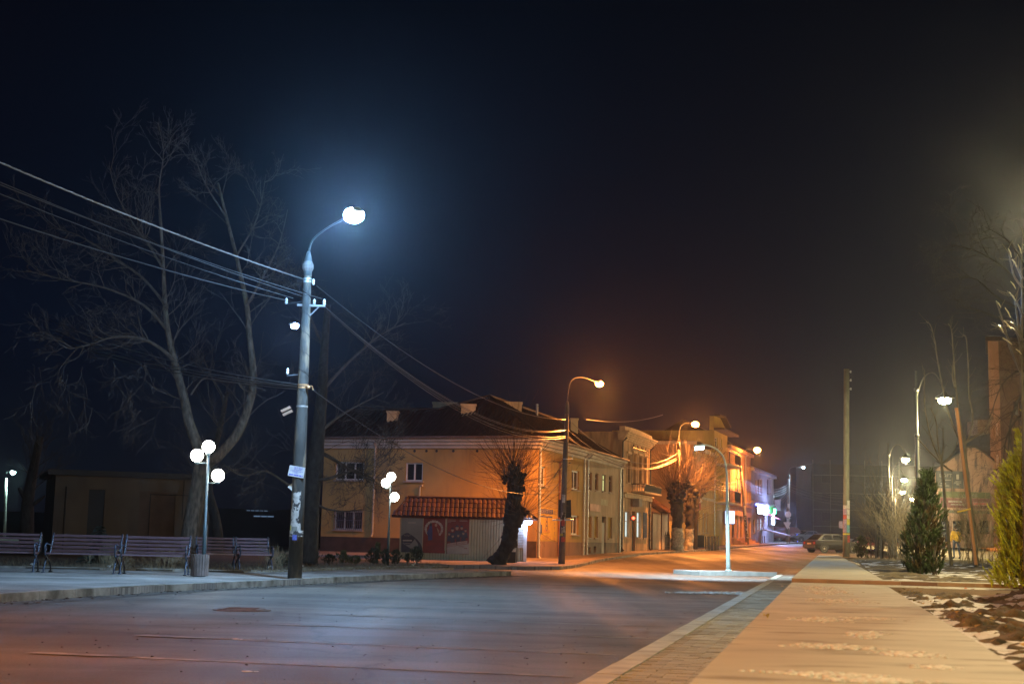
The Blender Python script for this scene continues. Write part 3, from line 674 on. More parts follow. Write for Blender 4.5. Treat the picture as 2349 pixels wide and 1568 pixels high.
mb = MB(); q = [FS.uz(*zz(*p)) for p in ((178, 785), (235, 580), (232, 670), (270, 680), (268, 915), (236, 915), (232, 1020))]
mb.add([FS.pt(u, z, .024) for u, z in q], [(0, 1, 2), (0, 2, 3, 4, 5), (0, 5, 6)]); mb.build('arrow', blue_l, ad)
mb = MB(); c_ = FS.uz(*zz(398, 640)); 
for dz in (-.22, -.02, .18):
    for k in range(14):
        a0, a1 = 6.283 * k / 14, 6.283 * (k + 1) / 14; mb.tube([FS.pt(c_[0] + .15 * math.cos(a0), c_[1] + dz + .13 * math.sin(a0), .026), FS.pt(c_[0] + .15 * math.cos(a1), c_[1] + dz + .13 * math.sin(a1), .026)], .012, 4)
mb.build('emblem', blue_l, ad)
# sign box on the beige half, AC units, bracket
for (a, b, m, nm) in (((892, 1030), (728, 822), M('blank_sign', (.50, .30, .24), .7), 'sign_board'),):
    FR(a, b, m, nm, .10, FS, z4, H1)
FR((1055, 1145), (665, 745), M('faded_panel', (.36, .33, .24), .8), 'faded_panel', .012, FS, z4, H1)
mb = MB(); u0, z0_ = FS.uz(*z4(425, 172)); 
for du in (0, .9): mb.tube([FS.pt(u0 + du, z0_, 0.02), FS.pt(u0 + du, z0_, .7)], .02, 5)
mb.tube([FS.pt(u0, z0_, .6), FS.pt(u0 + 1.4, z0_, .6)], .03, 5); mb.tube([FS.pt(u0, z0_, .6), FS.pt(u0 + .2, z0_ - .8, .03)], .02, 5); mb.build('wire_bracket', metal_dark, H1)
mb = MB(); u0, z0_ = FS.uz(*z4(510, 1010)); FS.box(mb, u0, u0 + .55, z0_ - .35, z0_ + .35, .02, .2); mb.build('meter_box', metal_dark, H1)

# ornate house with balcony
z5 = Z(1540, 1060, 4.614)
A2 = P(1426.5, 1264.0, 87.9); B2 = P(1490, 1259, 96.0); F2 = Facade(A2, B2, 0); zb0 = zg(88) + .0
H2 = thing('ornate_house', 'narrow two storey old house with tall windows, iron balcony and bowed parapet', 'house', (A2.x, A2.y, zb0))
orn = plaster('old_stucco', (.40, .28, .17), (.20, .14, .10), .42, .66); trim2 = M('stucco_trim', (.46, .34, .22), .85, .2, 3)
uu = [(125, 158), (188, 226), (252, 292), (312, 345)]; utop = [(352, 672), (345, 700), (372, 690), (385, 700)]
upw = [rr(F2, z5, a, t, b, l) for (a, b), (t, l) in zip(uu, utop)]
lw = [rr(F2, z5, 105, 1005, 157, 1300), rr(F2, z5, 240, 1012, 290, 1305)]; ddr = rr(F2, z5, 182, 1000, 222, 1440); lw2 = [rr(F2, z5, 55, 1005, 96, 1300), rr(F2, z5, 310, 1015, 350, 1310)]
z2t = F2.uz(*z5(200, 215))[1]
wall(F2, H2, orn, 0, F2.L, zb0 - .3, z2t, upw + lw + lw2 + [(ddr[0], ddr[1], zb0 + .15, ddr[3])], depth=.22)
hidden_core(H2, F2, zb0, z2t, .05, F2.L - .05)
for h in upw: window(F2, H2, h, depth=.2, nm=2, trans=.66, fm=trim2, wf=.05)
cold = EM('cold_pane', (.55, .80, .85), .9)
for h in lw: window(F2, H2, h, depth=.2, nm=2, trans=.62, fm=frame_w, gm=cold, wf=.05, label='tall ground floor window lit cold white')
for h in lw2: window(F2, H2, h, depth=.2, nm=1, trans=.6, fm=frame_b, wf=.05, grille=True)
mb = MB(); F2.box(mb, ddr[0], ddr[1], zb0 + .15, ddr[3] - .4, -.2, -.14); mb.build('door', black, H2)
mb = MB()
for h in upw:
    F2.box(mb, h[0] - .12, h[0] - .02, h[2], h[3] + .05, .0, .06); F2.box(mb, h[1] + .02, h[1] + .12, h[2], h[3] + .05, .0, .06); F2.box(mb, h[0] - .16, h[1] + .16, h[3] + .06, h[3] + .2, 0, .12)
mb.build('window_surround', trim2, H2)
mb = MB(); zm = F2.uz(*z5(200, 840))[1]
F2.box(mb, -.05, F2.L + .05, zm - .12, zm + .12, 0, .16); F2.box(mb, -.08, F2.L + .08, zm + .122, zm + .2, 0, .28)
F2.box(mb, -.05, .3, zb0 - .2, zm - .13, 0, .07); F2.box(mb, F2.L - .3, F2.L + .02, zb0 - .2, zm - .13, 0, .07); F2.box(mb, -.02, F2.L, zb0 - .25, zb0 + .95, 0, .05) if False else None
mb.build('string_course', trim2, H2)
mb = MB()
for i in range(5): F2.box(mb, -.08 - i * .05, F2.L + .05 + i * .05, z2t + i * .11, z2t + i * .11 + .108, -.3, .08 + i * .09)
mb.build('cornice', trim2, H2)
mb = MB(); zc = z2t + .56; n = 14
for i in range(n):
    u0_, u1_ = F2.L * i / n, F2.L * (i + 1) / n; hgt = .38 + .12 * math.sin(math.pi * (i + .5) / n)
    F2.box(mb, u0_, u1_, zc, zc + hgt * .7, -.25, .1)
mb.build('parapet', trim2, H2)
shell(H2, F2, 10, zb0 - .3, z2t + .5, orn, name='rear_wall', keep=.0)
# balcony
bu0_, _ = F2.uz(*z5(172, 760)); bu1_, _ = F2.uz(*z5(372, 760)); bz = zm + .25; bzt = F2.uz(*z5(270, 705))[1]
mb = MB(); F2.box(mb, bu0_, bu1_, bz, bz + .12, .0, .9); bal = mb.build('balcony', trim2, H2)
mb = MB()
for k in range(int((bu1_ - bu0_) / .13) + 1):
    u = bu0_ + .04 + k * .13; mb.tube([F2.pt(u, bz + .12, .85), F2.pt(u + .04, bz + .5, .93), F2.pt(u, bzt, .85)], .014, 4)
for k in range(6):
    for u in (bu0_ + .04, bu1_ - .04): mb.tube([F2.pt(u, bz + .12, .1 + k * .15), F2.pt(u, bzt, .1 + k * .15)], .014, 4)
mb.tube([F2.pt(bu0_ + .04, bzt, .02), F2.pt(bu0_ + .04, bzt, .85), F2.pt(bu1_ - .04, bzt, .85), F2.pt(bu1_ - .04, bzt, .02)], .03, 6); mb.build('railing', metal_dark, bal)
mb = MB(); u0_, zs = F2.uz(*z5(178, 895)); F2.box(mb, u0_, u0_ + .9, zs - .3, zs + .25, .5, 1.3) if False else F2.box(mb, u0_, u0_ + 1.0, zs - .28, zs + .22, .06, .5); mb.build('porch_box', M('grey_box', (.22, .2, .18), .7), H2)
for a in (60, 380): pipe(F2, H2, F2.uz(*z5(a, 600))[0], zb0 + .1, z2t, mat=metal_dark)
mb = MB(); u0_, zs = F2.uz(*z5(165, 265)); u1_, _ = F2.uz(*z5(328, 265)); mb.tube([F2.pt(u0_, zs, .15), F2.pt(u1_, zs, .15)], .04, 5)
for k in range(4): u = u0_ + .3 + (u1_ - u0_ - .6) * k / 3; mb.tube([F2.pt(u, zs, .15), F2.pt(u, zs + .22, .15)], [.05, .03], 6)
mb.build('insulator_rack', metal_dark, H2)
rl = thing('red_lamp', 'small red signal lamp glowing beside the dark door of the ornate house', 'lamp', F2.pt(*F2.uz(*z5(172, 1080)), .1))
mb = MB(); mb.sphere(F2.pt(*F2.uz(*z5(172, 1080)), .16), .09, 10, 6); mb.build('bulb', EM('red_glow', (1, .05, .02), 12), rl)
mb = MB(); F2.box(mb, F2.uz(*z5(165, 1080))[0], F2.uz(*z5(180, 1080))[0], F2.uz(*z5(172, 1110))[1], F2.uz(*z5(172, 1050))[1], .0, .05); mb.build('backplate', black, rl)

# low shop row with red tiled roof
A3 = P(1494, 1258, 97.0); B3 = P(1588, 1253, 110.5); F3 = Facade(A3, B3, 0); z30 = zg(100)
H3 = thing('low_shop', 'low annex with red tiled canopy and white shutter between two taller houses', 'shop', (A3.x, A3.y, z30))
e3 = F3.uz(*z5(500, 1020))[1]; us = F3.uz(*z5(600, 1100))[0]; ug = F3.uz(*z5(520, 1200))[0]
wall(F3, H3, M('white_shutter', (.62, .50, .40), .7, .05, 2), .1, ug, z30 - .2, e3, [], name='shutter')
mb = MB(); F3.box(mb, ug - .04, ug + .04, z30, e3, 0, .06); F3.box(mb, .05, .15, z30, e3, 0, .06); F3.box(mb, us - .05, us + .05, z30, e3, 0, .06); mb.build('post', frame_b, H3)
wall(F3, H3, M('grey_shutter', (.42, .38, .36), .7, .05, 2), ug + .04, us, z30 - .2, e3, [], name='shutter')
wall(F3, H3, yellow, us, F3.L, z30 + .95, e3 - .5, [], name='wall'); wall(F3, H3, M('grey_plinth', (.13, .115, .10)), us, F3.L, z30 - .2, z30 + .95, [], name='plinth')
wall(F3, H3, M('dark_board', (.12, .075, .05), .9), us, F3.L, e3 - .5, e3 + .35, [], name='fascia')  # dark brown board above the yellow wall
shell(H3, F3, 5, z30 - .2, e3 - .02, greybeige, 'rear_wall')
mb = MB(); zt3 = F3.uz(*z5(480, 850))[1]; a, b, c, d = F3.pt(-.1, e3, .6), F3.pt(us, e3, .6), F3.pt(us, zt3 + .2, -1.3), F3.pt(-.1, zt3 + .2, -1.3); mb.quad(a, b, c, d); mb.quad(*[q - Vector((0, 0, .06)) for q in (a, d, c, b)])
r3 = mb.build('roof', rooftile, H3); mb = MB(); roof_ribs(mb, a, b, c, d, 26, .05, .09); mb.build('roof_tiles', rooftile, r3)['kind'] = 'stuff'
mb = MB()
for k in range(14): u = .1 + k * .12; mb.tube([F3.pt(u, z30 + .1, .9), F3.pt(u, z30 + 1.1 + .25 * math.sin(k * .7) ** 2, .9)], .012, 4)
mb.tube([F3.pt(.1, z30 + .35, .9), F3.pt(1.7, z30 + .35, .9)], .015, 4); mb.tube([F3.pt(.1, z30 + 1.0, .9), F3.pt(1.7, z30 + 1.0, .9)], .015, 4); mb.build('iron_railing', metal_dark, H3)

# beige gable wall house behind it, street front further on
z6 = Z(1540, 1000, 3.563)
A4 = P(1590, 1252, 112.0); B4 = P(1637, 1250, 121.4); F4 = Facade(A4, B4, 0); z40 = zg(112)
sd = -F4.d.cross(Vector((0, 0, 1))).normalized(); sd = sd if sd.x < 0 else -sd
S4 = Facade(A4, Vector((A4.x, A4.y, 0)) + sd * 14, 0); zt4 = 8.9
H4 = thing('beige_house', 'two storey house with a broad blank beige side wall and yellow street front', 'house', (A4.x, A4.y, z40))
bw = plaster('beige_side', (.36, .24, .16), (.28, .19, .13)); wall(S4, H4, bw, 0, 14, z40 - .3, zt4, [], name='side_wall')
def rr6(F, a, b, c, d): return rr(F, z6, a, b, c, d)
f4w = [rr6(F4, a, 1000, c, 1180) for a, c in ((702, 722), (730, 745), (772, 792), (800, 818))]
wall(F4, H4, plaster('front4', (.46, .31, .14), (.3, .2, .1)), 0, F4.L, z40 - .3, zt4 - .4, f4w, name='wall'); hidden_core(H4, F4, z40, zt4 - .4, .1, F4.L - .1)
for h in f4w: window(F4, H4, h, nm=1, trans=.8, wf=.08, fm=cream)
mb = MB(); F4.box(mb, 0, F4.L, zt4 - .4, zt4 - .1, 0, .2); zk = F4.uz(*z6(770, 885))[1]; F4.box(mb, 0, F4.L, zk, zk + .2, 0, .15); mb.build('cornice', cream, H4)
mb = MB(); u0_, zs = F4.uz(*z6(700, 968)); F4.box(mb, u0_, u0_ + 2.2, zs, zs + 1.3, .05, .12); sgn = mb.build('sign_board', paper_r, H4); mb = MB(); text(mb, 'КАФЕ', F4.pt(u0_ + .2, zs + .3, .13), F4.d * 1.8, (0, 0, .7), (0, 0, 0)) if False else mb.sphere(F4.pt(u0_ + 1.1, zs + .65, .12), .3, 10, 5, (1, .3, .6)); mb.build('emblem', paper, sgn)
mb = MB(); S4.box(mb, -.2, 14, zt4, zt4 + .25, -.2, .15); mb.build('coping', cream, H4)
mb = MB(); a, b = F4.pt(-.2, zt4 + .26, .3), F4.pt(F4.L, zt4 + .26, .3); c, d = F4.pt(F4.L, zt4 + .5, -6), F4.pt(-.2, zt4 + .5, -6); mb.add([a, b, c, d, S4.pt(14, zt4 + .26, .1), S4.pt(14, zt4 + .3, -9)], [(0, 1, 2, 3), (0, 3, 5, 4)]); mb.build('roof', rooftin, H4)
pipe(F4, H4, F4.L - .1, z40, zt4 - .4)
mb = MB(); e_ = F4.pt(F4.L, 0, -8); mb.quad((B4.x, B4.y, z40), (e_.x, e_.y, z40), (e_.x, e_.y, zt4), (B4.x, B4.y, zt4)); mb.build('rear_wall', bw, H4)

# yellow green house with gable and balconies
A5 = P(1637.5, 1250, 121.6); B5 = P(1668, 1249.5, 128.2); F5 = Facade(A5, B5, 0); z50 = zg(121)
H5 = thing('gabled_house', 'three storey yellow green house with a gabled top and two stacked balconies', 'house', (A5.x, A5.y, z50))
yg = plaster('yellow_green', (.36, .28, .075), (.26, .20, .07)); z5t = F5.uz(*z6(930, 290))[1]; z5g = F5.uz(*z6(915, 150))[1]
w5 = [rr6(F5, a, b, c, d) for a, b, c, d in ((880, 330, 905, 420), (930, 345, 945, 425), (915, 730, 930, 860), (940, 735, 952, 865), (872, 735, 892, 860), (868, 1035, 890, 1180))]
wall(F5, H5, yg, 0, F5.L, z50 - .3, z5t, w5, name='wall'); hidden_core(H5, F5, z50, z5t, .1, F5.L - .1)
for h in w5: window(F5, H5, h, nm=1, trans=.7, wf=.09, fm=cream)
mb = MB(); g = [F5.pt(-.2, z5t, .0), F5.pt(F5.L + .2, z5t, .0), F5.pt(F5.L * .85, z5t + .6, .0), F5.pt(F5.L * .45, z5g, .0), F5.pt(.0, z5t + 1.2, .0)]
mb.add(g + [q - F5.n * .4 for q in g], [(0, 1, 2, 3, 4), (9, 8, 7, 6, 5)] + [(i, i + 5, (i + 1) % 5 + 5, (i + 1) % 5) for i in range(5)]); mb.build('gable', yg, H5)
mb = MB(); F5.box(mb, -.3, F5.L + .9, z5t - .02, z5t + .16, .02, .9); mb.obox(g[4] + Vector((0, 0, .02)), g[3] - g[4], F5.n * .5, (0, 0, .14)); mb.obox(g[3] + Vector((0, 0, .02)), g[2] - g[3], F5.n * .5, (0, 0, .14)); mb.build('roof', rooftin, H5)
shell(H5, F5, 9, z50 - .3, z5t - .03, yg, 'rear_wall')
for zz_ in (F5.uz(*z6(930, 590))[1], F5.uz(*z6(930, 925))[1]):
    mb = MB(); F5.box(mb, F5.L * .1, F5.L + .6, zz_, zz_ + .15, 0, 1.2); b_ = mb.build('balcony', cream, H5); mb = MB()
    for k in range(18): u = F5.L * .12 + k * (F5.L * .9 + .5) / 18; mb.tube([F5.pt(u, zz_ + .15, 1.15), F5.pt(u, zz_ + 1.15, 1.15)], .02, 4)
    mb.tube([F5.pt(F5.L * .1, zz_ + 1.15, 1.15), F5.pt(F5.L + .6, zz_ + 1.15, 1.15)], .04, 5); F5.box(mb, F5.L * .6, F5.L + .55, zz_ + .3, zz_ + 1.1, 1.1, 1.14); mb.build('railing', metal_dark, b_)
# lit blue sign lamp
sp_ = F5.pt(*F5.uz(*z6(952, 1040)), .6); ls = thing('light_box', 'small lit blue and white sign box projecting from the gabled house', 'sign', sp_)
mb = MB(); mb.box(sp_, (.9, .16, 1.2)); mb.build('casing', metal_dark, ls); mb = MB(); mb.box(sp_ - Vector((0, .09, 0)), (.8, .02, 1.1)); mb.build('lit_face', EM('sign_blue', (.45, .55, 1.0), 3.5), ls)

# long orange row house
A6 = P(1668.5, 1249.5, 128.5); B6 = P(1722, 1249, 142.3); F6 = Facade(A6, B6, 0); z60 = zg(130)
H6 = thing('row_house', 'long two storey orange lit row house with close set tall windows and shops below', 'house', (A6.x, A6.y, z60))
pk = plaster('pink_plaster', (.48, .29, .18), (.30, .19, .13)); z6t = F6.uz(*z6(1100, 470))[1]
w6 = [rr6(F6, a, 540 + (a - 1040) * .35, a + 14, 680 + (a - 1040) * .2) for a in (1065, 1095, 1122, 1150, 1172, 1190)] + [rr6(F6, a, 790 + (a - 1060) * .2, a + 15, 905 + (a - 1060) * .1) for a in (1068, 1096, 1122, 1152, 1172, 1190)]
w6 += [rr6(F6, a, 1010, a + w, 1225) for a, w in ((1030, 25), (1075, 20), (1105, 22), (1150, 18), (1178, 20))]
wall(F6, H6, pk, 0, F6.L, z60 - .3, z6t, w6, name='wall'); hidden_core(H6, F6, z60, z6t, .1, F6.L - .1)
for i, h in enumerate(w6): window(F6, H6, h, nm=1, trans=.7, wf=.08, fm=frame_b if i > 11 else cream)
mb = MB(); F6.box(mb, -.2, F6.L, z6t, z6t + .3, 0, .35); zk = F6.uz(*z6(1100, 945))[1]; F6.box(mb, 0, F6.L, zk, zk + .2, 0, .25); F6.box(mb, 0, F6.L, zk - .9, zk - .1, 0, .1); mb.build('cornice', pk, H6)
mb = MB(); mb.add([F6.pt(-.3, z6t + .31, .5), F6.pt(F6.L, z6t + .31, .5), F6.pt(F6.L, z6t + 2.6, -4), F6.pt(-.3, z6t + 2.6, -4), F6.pt(-.3, z6t + .31, -8), F6.pt(F6.L, z6t + .31, -8)], [(0, 1, 2, 3), (3, 2, 5, 4), (0, 3, 4), (1, 5, 2)]); mb.build('roof', rooftin, H6)
shell(H6, F6, 8, z60 - .3, z6t, pk, 'rear_wall')
for u in (.5, 5.5, 10.5): pipe(F6, H6, min(u, F6.L - .2), z60, z6t)
for (a, w, lab) in ((1040, 90, 'front steps'), (1175, 95, 'front steps')):
    u0_ = F6.uz(*z6(a, 1270))[0]; 
    mb = MB()
    for k in range(4): F6.box(mb, u0_, u0_ + 3.0, z60 - .1, z60 + .2 + .17 * (3 - k), .02 + .35 * k, .02 + .35 * (k + 1) - .003)
    mb.build('steps', M('steps', (.42, .24, .15), .8), H6)
# blue lit corner shop
A7 = P(1722.8, 1249, 142.6); B7 = P(1775, 1248.5, 159.6); F7 = Facade(A7, B7, 0); z70 = zg(143)
H7 = thing('corner_shop_house', 'grey house at the end of the street with blue and white lit shop front', 'house', (A7.x, A7.y, z70))
gs = plaster('grey_stucco', (.34, .31, .30), (.22, .19, .2)); z7t = F7.uz(*z6(1310, 665))[1]
w7 = [rr6(F7, a, 700, a + 18, 840) for a in (1240, 1262, 1285, 1345, 1370)] + [rr6(F7, a, 1050, a + w, 1160) for a, w in ((1262, 16), (1284, 20))] + [rr6(F7, 1222, 1060, 1238, 1180)]
wall(F7, H7, gs, 0, F7.L, z70 - .3, z7t, w7, name='wall'); hidden_core(H7, F7, z70, z7t, .1, F7.L - .1)
for i, h in enumerate(w7): window(F7, H7, h, nm=1, trans=.6, wf=.08, fm=frame_b if i % 2 else cream, gm=EM('shop_pane', (.5, .75, 1), .8) if i in (5, 6) else None)
mb = MB(); F7.box(mb, -.2, F7.L, z7t, z7t + .3, 0, .35); zk = F7.uz(*z6(1300, 930))[1]; F7.box(mb, 0, F7.L, zk, zk + .2, 0, .25); mb.build('cornice', gs, H7)
mb = MB(); mb.add([F7.pt(-.3, z7t + .31, .5), F7.pt(F7.L, z7t + .31, .5), F7.pt(F7.L - 3, z7t + 1.6, -4), F7.pt(-.3, z7t + 1.9, -4)], [(0, 1, 2, 3)]); mb.build('roof', M('pale_tin', (.3, .3, .3), .5), H7)
shell(H7, F7, 8, z70 - .3, z7t, gs, 'rear_wall')
u0_, zs = F7.uz(*z6(1295, 985)); u1_, _ = F7.uz(*z6(1345, 985))
ss = thing('shop_sign', 'wide glowing white and blue fascia sign over the corner shop front', 'sign', F7.pt(u0_, zs, .3))
ua, ub = F7.uz(*z6(1240, 985))[0], F7.uz(*z6(1338, 985))[0]; za, zb2 = F7.uz(*z6(1290, 1018))[1], F7.uz(*z6(1290, 950))[1]
mb = MB(); F7.box(mb, ua, ub, za, zb2, .05, .25); mb.build('casing', metal_dark, ss)
mb = MB(); F7.box(mb, ua + .05, ub - .05, za + .05, zb2 - .05, .252, .27); mb.build('lit_face', EM('sign_white', (.62, .78, 1.0), 26), ss)
mb = MB(); F7.box(mb, ua, ub, zb2 + .05, zb2 + .25, .05, .3); mb.build('blue_tube', EM('sign_deep_blue', (.10, .14, 1.0), 14), ss)
mb = MB(); ta, tb = F7.uz(*z6(1265, 1040))[0], F7.uz(*z6(1325, 1040))[0]; zc_ = F7.uz(*z6(1290, 1050))[1]; a, b, c, d = F7.pt(ta, zc_, 1.6), F7.pt(tb, zc_, 1.6), F7.pt(tb, zc_ + .8, .05), F7.pt(ta, zc_ + .8, .05); mb.quad(a, b, c, d)
aw = thing('awning', 'small red awning below the glowing shop sign', 'awning', a); mb.build('canvas', M('red_canvas', (.5, .05, .06), .7), aw)
vs_u = F7.uz(*z6(1366, 1040))[0]; v0, v1 = F7.uz(*z6(1366, 1112))[1], F7.uz(*z6(1366, 962))[1]
vs = thing('vertical_sign', 'tall glowing white upright sign box with green cap at the end of the street', 'sign', F7.pt(vs_u, v0, .3))
mb = MB(); F7.box(mb, vs_u - 1.2, vs_u + 1.2, v0, v1 - .6, .05, .4); mb.build('casing', metal_dark, vs); mb = MB(); F7.box(mb, vs_u - 1.1, vs_u + 1.1, v0 + .1, v1 - .65, .402, .42); mb.build('lit_face', EM('sign_white', (.62, .78, 1.0), 26), vs)
mb = MB(); F7.box(mb, vs_u + .2, vs_u + 1.8, v1 - .55, v1, .402, .5); mb.build('green_cross', EM('sign_green', (.1, 1, .35), 9), vs)
point_light('shop_glow', F7.pt((ua + ub) / 2 + 3, zs - .3, 2.2), (.35, .45, 1), 1600, .4, ss)
# hanging white board at the house end
b7 = P(1783, 1157, 160.5); tb_ = thing('hanging_board', 'pale rectangular board hung from the end of the last house', 'sign', b7)
mb = MB(); a, b = P(1777, 1170, 160.5), P(1792, 1146, 160.5); mb.obox((a.x, 160.5, a.z), (b.x - a.x, .4, 0), (0, .12, 0), (0, 0, b.z - a.z)); mb.build('board', M('pale_board', (.5, .5, .55), .7), tb_)
mb = MB(); mb.tube([(a.x - 1, 160.5, b.z + .1), (b.x, 160.9, b.z + .1)], .04, 5); mb.build('arm', metal_dark, tb_)
# trestle stall
t7 = P(1781, 1248, 150); st_ = thing('stall_table', 'low display table with sloping cover on the pavement under the upright sign', 'table', (t7.x, t7.y, zg(150) + .1))
mb = MB(); z_ = zg(150) + .11; mb.add([(t7.x - 1.6, 149, z_ + 1.4), (t7.x + 1.4, 149, z_ + .8), (t7.x + 1.4, 150.5, z_ + .9), (t7.x - 1.6, 150.5, z_ + 1.6), (t7.x - 1.6, 149, z_ + 1.3), (t7.x + 1.4, 149, z_ + .7), (t7.x + 1.4, 150.5, z_ + .8), (t7.x - 1.6, 150.5, z_ + 1.5)], [(0, 1, 2, 3), (7, 6, 5, 4), (0, 4, 5, 1), (1, 5, 6, 2), (2, 6, 7, 3), (3, 7, 4, 0)]); mb.build('cover', M('tarp', (.22, .22, .26), .7), st_)
for dx in (-1.4, 1.2):
    for dy in (149.1, 150.4): mb = MB(); mb.box((t7.x + dx, dy, z_ + .35), (.08, .08, .7)); mb.build('leg', frame_b, st_)

# dark apartment block far behind, with scaffold grid
bx0, bx1 = P(1861, 1078, 225), P(2215, 1078, 225)
H8 = thing('dark_block', 'large dark unfinished block with faint scaffold grid far behind the junction', 'building', (bx0.x, 225, 2.4))
dk = M('dark_wall', (.045, .045, .045), .95, .2, .3); Fk = Facade((bx0.x, 225), (bx1.x, 225), 0)
wh = [(1.6 + i * 3.5, 3.1 + i * 3.5, 5.2 + j * 3.0, 6.7 + j * 3.0) for i in range(6) for j in range(3)]
wall(Fk, H8, dk, 0, Fk.L, 1.5, 14.2, wh, depth=.3); shell(H8, Fk, 12, 1.5, 14.2, dk, 'rear_wall'); hidden_core(H8, Fk, 1.5, 14.1, .3, Fk.L - .3)
for h in wh: window(Fk, H8, h, depth=.25, nm=2, trans=0, wf=.1, sill=False, fm=M('dull_frame', (.12, .12, .12), .7))
mb = MB()
for i in range(10): u = i * Fk.L / 9; mb.tube([Fk.pt(u, 2, 1.2), Fk.pt(u, 14.8, 1.2)], .05, 4)
for z in (4.4, 7, 9.6, 12.4): mb.tube([Fk.pt(0, z, 1.2), Fk.pt(Fk.L, z, 1.2)], .05, 4)
mb.build('scaffold', MATS['dull_frame'], H8)
# garages
for (x0, x1, y0, Y, lab, c) in ((1830, 1850 + 40, 1224, 176, 'pale flat roofed garage behind the hatchback, left one of the pair', (.30, .29, .27)), (1903, 1990, 1236, 172, 'pale flat roofed garage partly behind the tall bare pole', (.30, .30, .31))):
    a, b = P(x0, y0, Y), P(x1, y0, Y); g_ = thing('garage', lab, 'garage', (a.x, Y, zg(Y)), group='pale garages beyond the junction'); gm = M('garage_panel', c, .8, .15, 1)
    mb = MB(); mb.obox((a.x, Y, zg(Y) - .3), (b.x - a.x, 0, 0), (0, 5, 0), (0, 0, a.z - zg(Y) + .3)); mb.build('walls', gm, g_)
    mb = MB(); mb.obox((a.x - .1, Y - .15, a.z + .003), (b.x - a.x + .2, 0, 0), (0, 5.3, 0), (0, 0, .12)); mb.build('roof', metal_grey, g_)
    w = (b.x - a.x) / 2
    for k in range(2): mb = MB(); mb.obox((a.x + .12 + k * w, Y - .05, zg(Y)), (w - .24, 0, 0), (0, .045, 0), (0, 0, a.z - zg(Y) - .3)); mb.build('door', gm, g_)
# kiosks with coloured canopy right of the pole
a, b = P(2085, 1196, 128), P(2140, 1196, 128); g_ = thing('market_kiosk', 'small bluish kiosk with coloured canopy behind the bare saplings', 'kiosk', (a.x, 128, zg(128)))
mb = MB(); mb.obox((a.x, 128, zg(128) - .2), (b.x - a.x, 0, 0), (0, 3, 0), (0, 0, a.z - zg(128) + .2)); mb.build('walls', M('pale_blue_panel', (.25, .34, .42), .7), g_)
mb = MB(); n = 8
for k in range(n): mb.k = k % 2; x = a.x + (b.x - a.x) * k / n; w = (b.x - a.x) / n; mb.add([(x, 127.9, a.z), (x + w, 127.9, a.z), (x + w, 127, a.z - .5), (x, 127, a.z - .5), (x + w / 2, 127, a.z - .75)], [(0, 1, 2, 3), (3, 2, 4)])
mb.build('canopy', [M('canopy_orange', (.45, .25, .08), .8), M('canopy_blue', (.12, .30, .40), .8)], g_)

# gable building on the right with billboards
z8 = Z(2320, 1060, 4.354)
A9 = P(2135, 1262, 108); B9 = P(2300, 1264, 108); F9 = Facade((A9.x, 108), (B9.x, 108.4), 0)
H9 = thing('gable_shop', 'pale pinkish gable ended building covered with advertising boards', 'building', (A9.x, 108, .64))
pkd = plaster('stained_pink', (.34, .21, .15), (.10, .07, .06), .5, .62)
def q9(a, b, o=0): u, z = F9.uz(*z8(a, b)); return F9.pt(u, z, o)
gp = [q9(70, 1340), q9(715, 1340), q9(715, 400), q9(590, 300), q9(510, 255), q9(420, 255), q9(330, 330), q9(80, 490)]
mb = MB(); bv9 = Vector((A9.x, 108, 0)).normalized() * 14
mb.add(gp + [q + bv9 for q in gp], [tuple(range(8)), tuple(range(15, 7, -1))] + [(i, i + 8, (i + 1) % 8 + 8, (i + 1) % 8) for i in range(8)]); mb.build('wall', pkd, H9)
mb = MB()
for i in (2, 3, 4, 5, 6): a, b = gp[i], gp[(i + 1)]; mb.obox(a + F9.n * .15 + Vector((0, 0, .02)), b - a, bv9 * 1.02, (0, 0, .12))
mb.build('roof', rooftin, H9)
def board(a, b, c, d, mat, name, par, out=.05):
    u0, z1 = F9.uz(*z8(a, (b + d) / 2))[0], F9.uz(*z8((a + c) / 2, b))[1]; u1, z0 = F9.uz(*z8(c, (b + d) / 2))[0], F9.uz(*z8((a + c) / 2, d))[1]
    mb = MB(); F9.box(mb, u0, u1, z0, z1, out, out + .08); return mb.build(name, mat, par)
def t9(body, a, b, c, d, mat, par, out=.14):
    u0, z1 = F9.uz(*z8(a, (b + d) / 2))[0], F9.uz(*z8((a + c) / 2, b))[1]; u1, z0 = F9.uz(*z8(c, (b + d) / 2))[0], F9.uz(*z8((a + c) / 2, d))[1]
    mb = MB(); text(mb, body, F9.pt(u0, z0, out), F9.d * (u1 - u0), (0, 0, z1 - z0), (0, 0, 0)); mb.build('lettering', mat, par)
slate = M('slate_board', (.045, .055, .06), .7, .1); palel = M('pale_letter', (.30, .29, .27), .7)
bb = board(82, 508, 378, 696, slate, 'dark_billboard', H9); t9('LOFT', 120, 538, 255, 575, palel, bb); t9('STUDIO', 165, 578, 245, 600, palel, bb) if False else None
for (a, b, c, d) in ((180, 604, 240, 610), (290, 620, 350, 626), (275, 634, 350, 640), (300, 650, 330, 660), (105, 664, 220, 670), (130, 638, 185, 650), (300, 545, 325, 600)): board(a, b, c, d, palel, 'print_line', bb, .132)
gb = board(110, 735, 665, 800, M('green_board', (.10, .12, .05), .7), 'green_banner', H9); t9('ПОМ', 340, 762, 430, 792, palel, gb); t9('РД', 480, 762, 525, 792, palel, gb)
rb = board(110, 806, 670, 910, M('dark_red_board', (.13, .05, .05), .7, .4, .6), 'red_banner', H9); t9('М ПІЦЦА', 230, 835, 360, 860, palel, rb) if False else board(215, 830, 360, 850, palel, 'print_line', rb, .132)
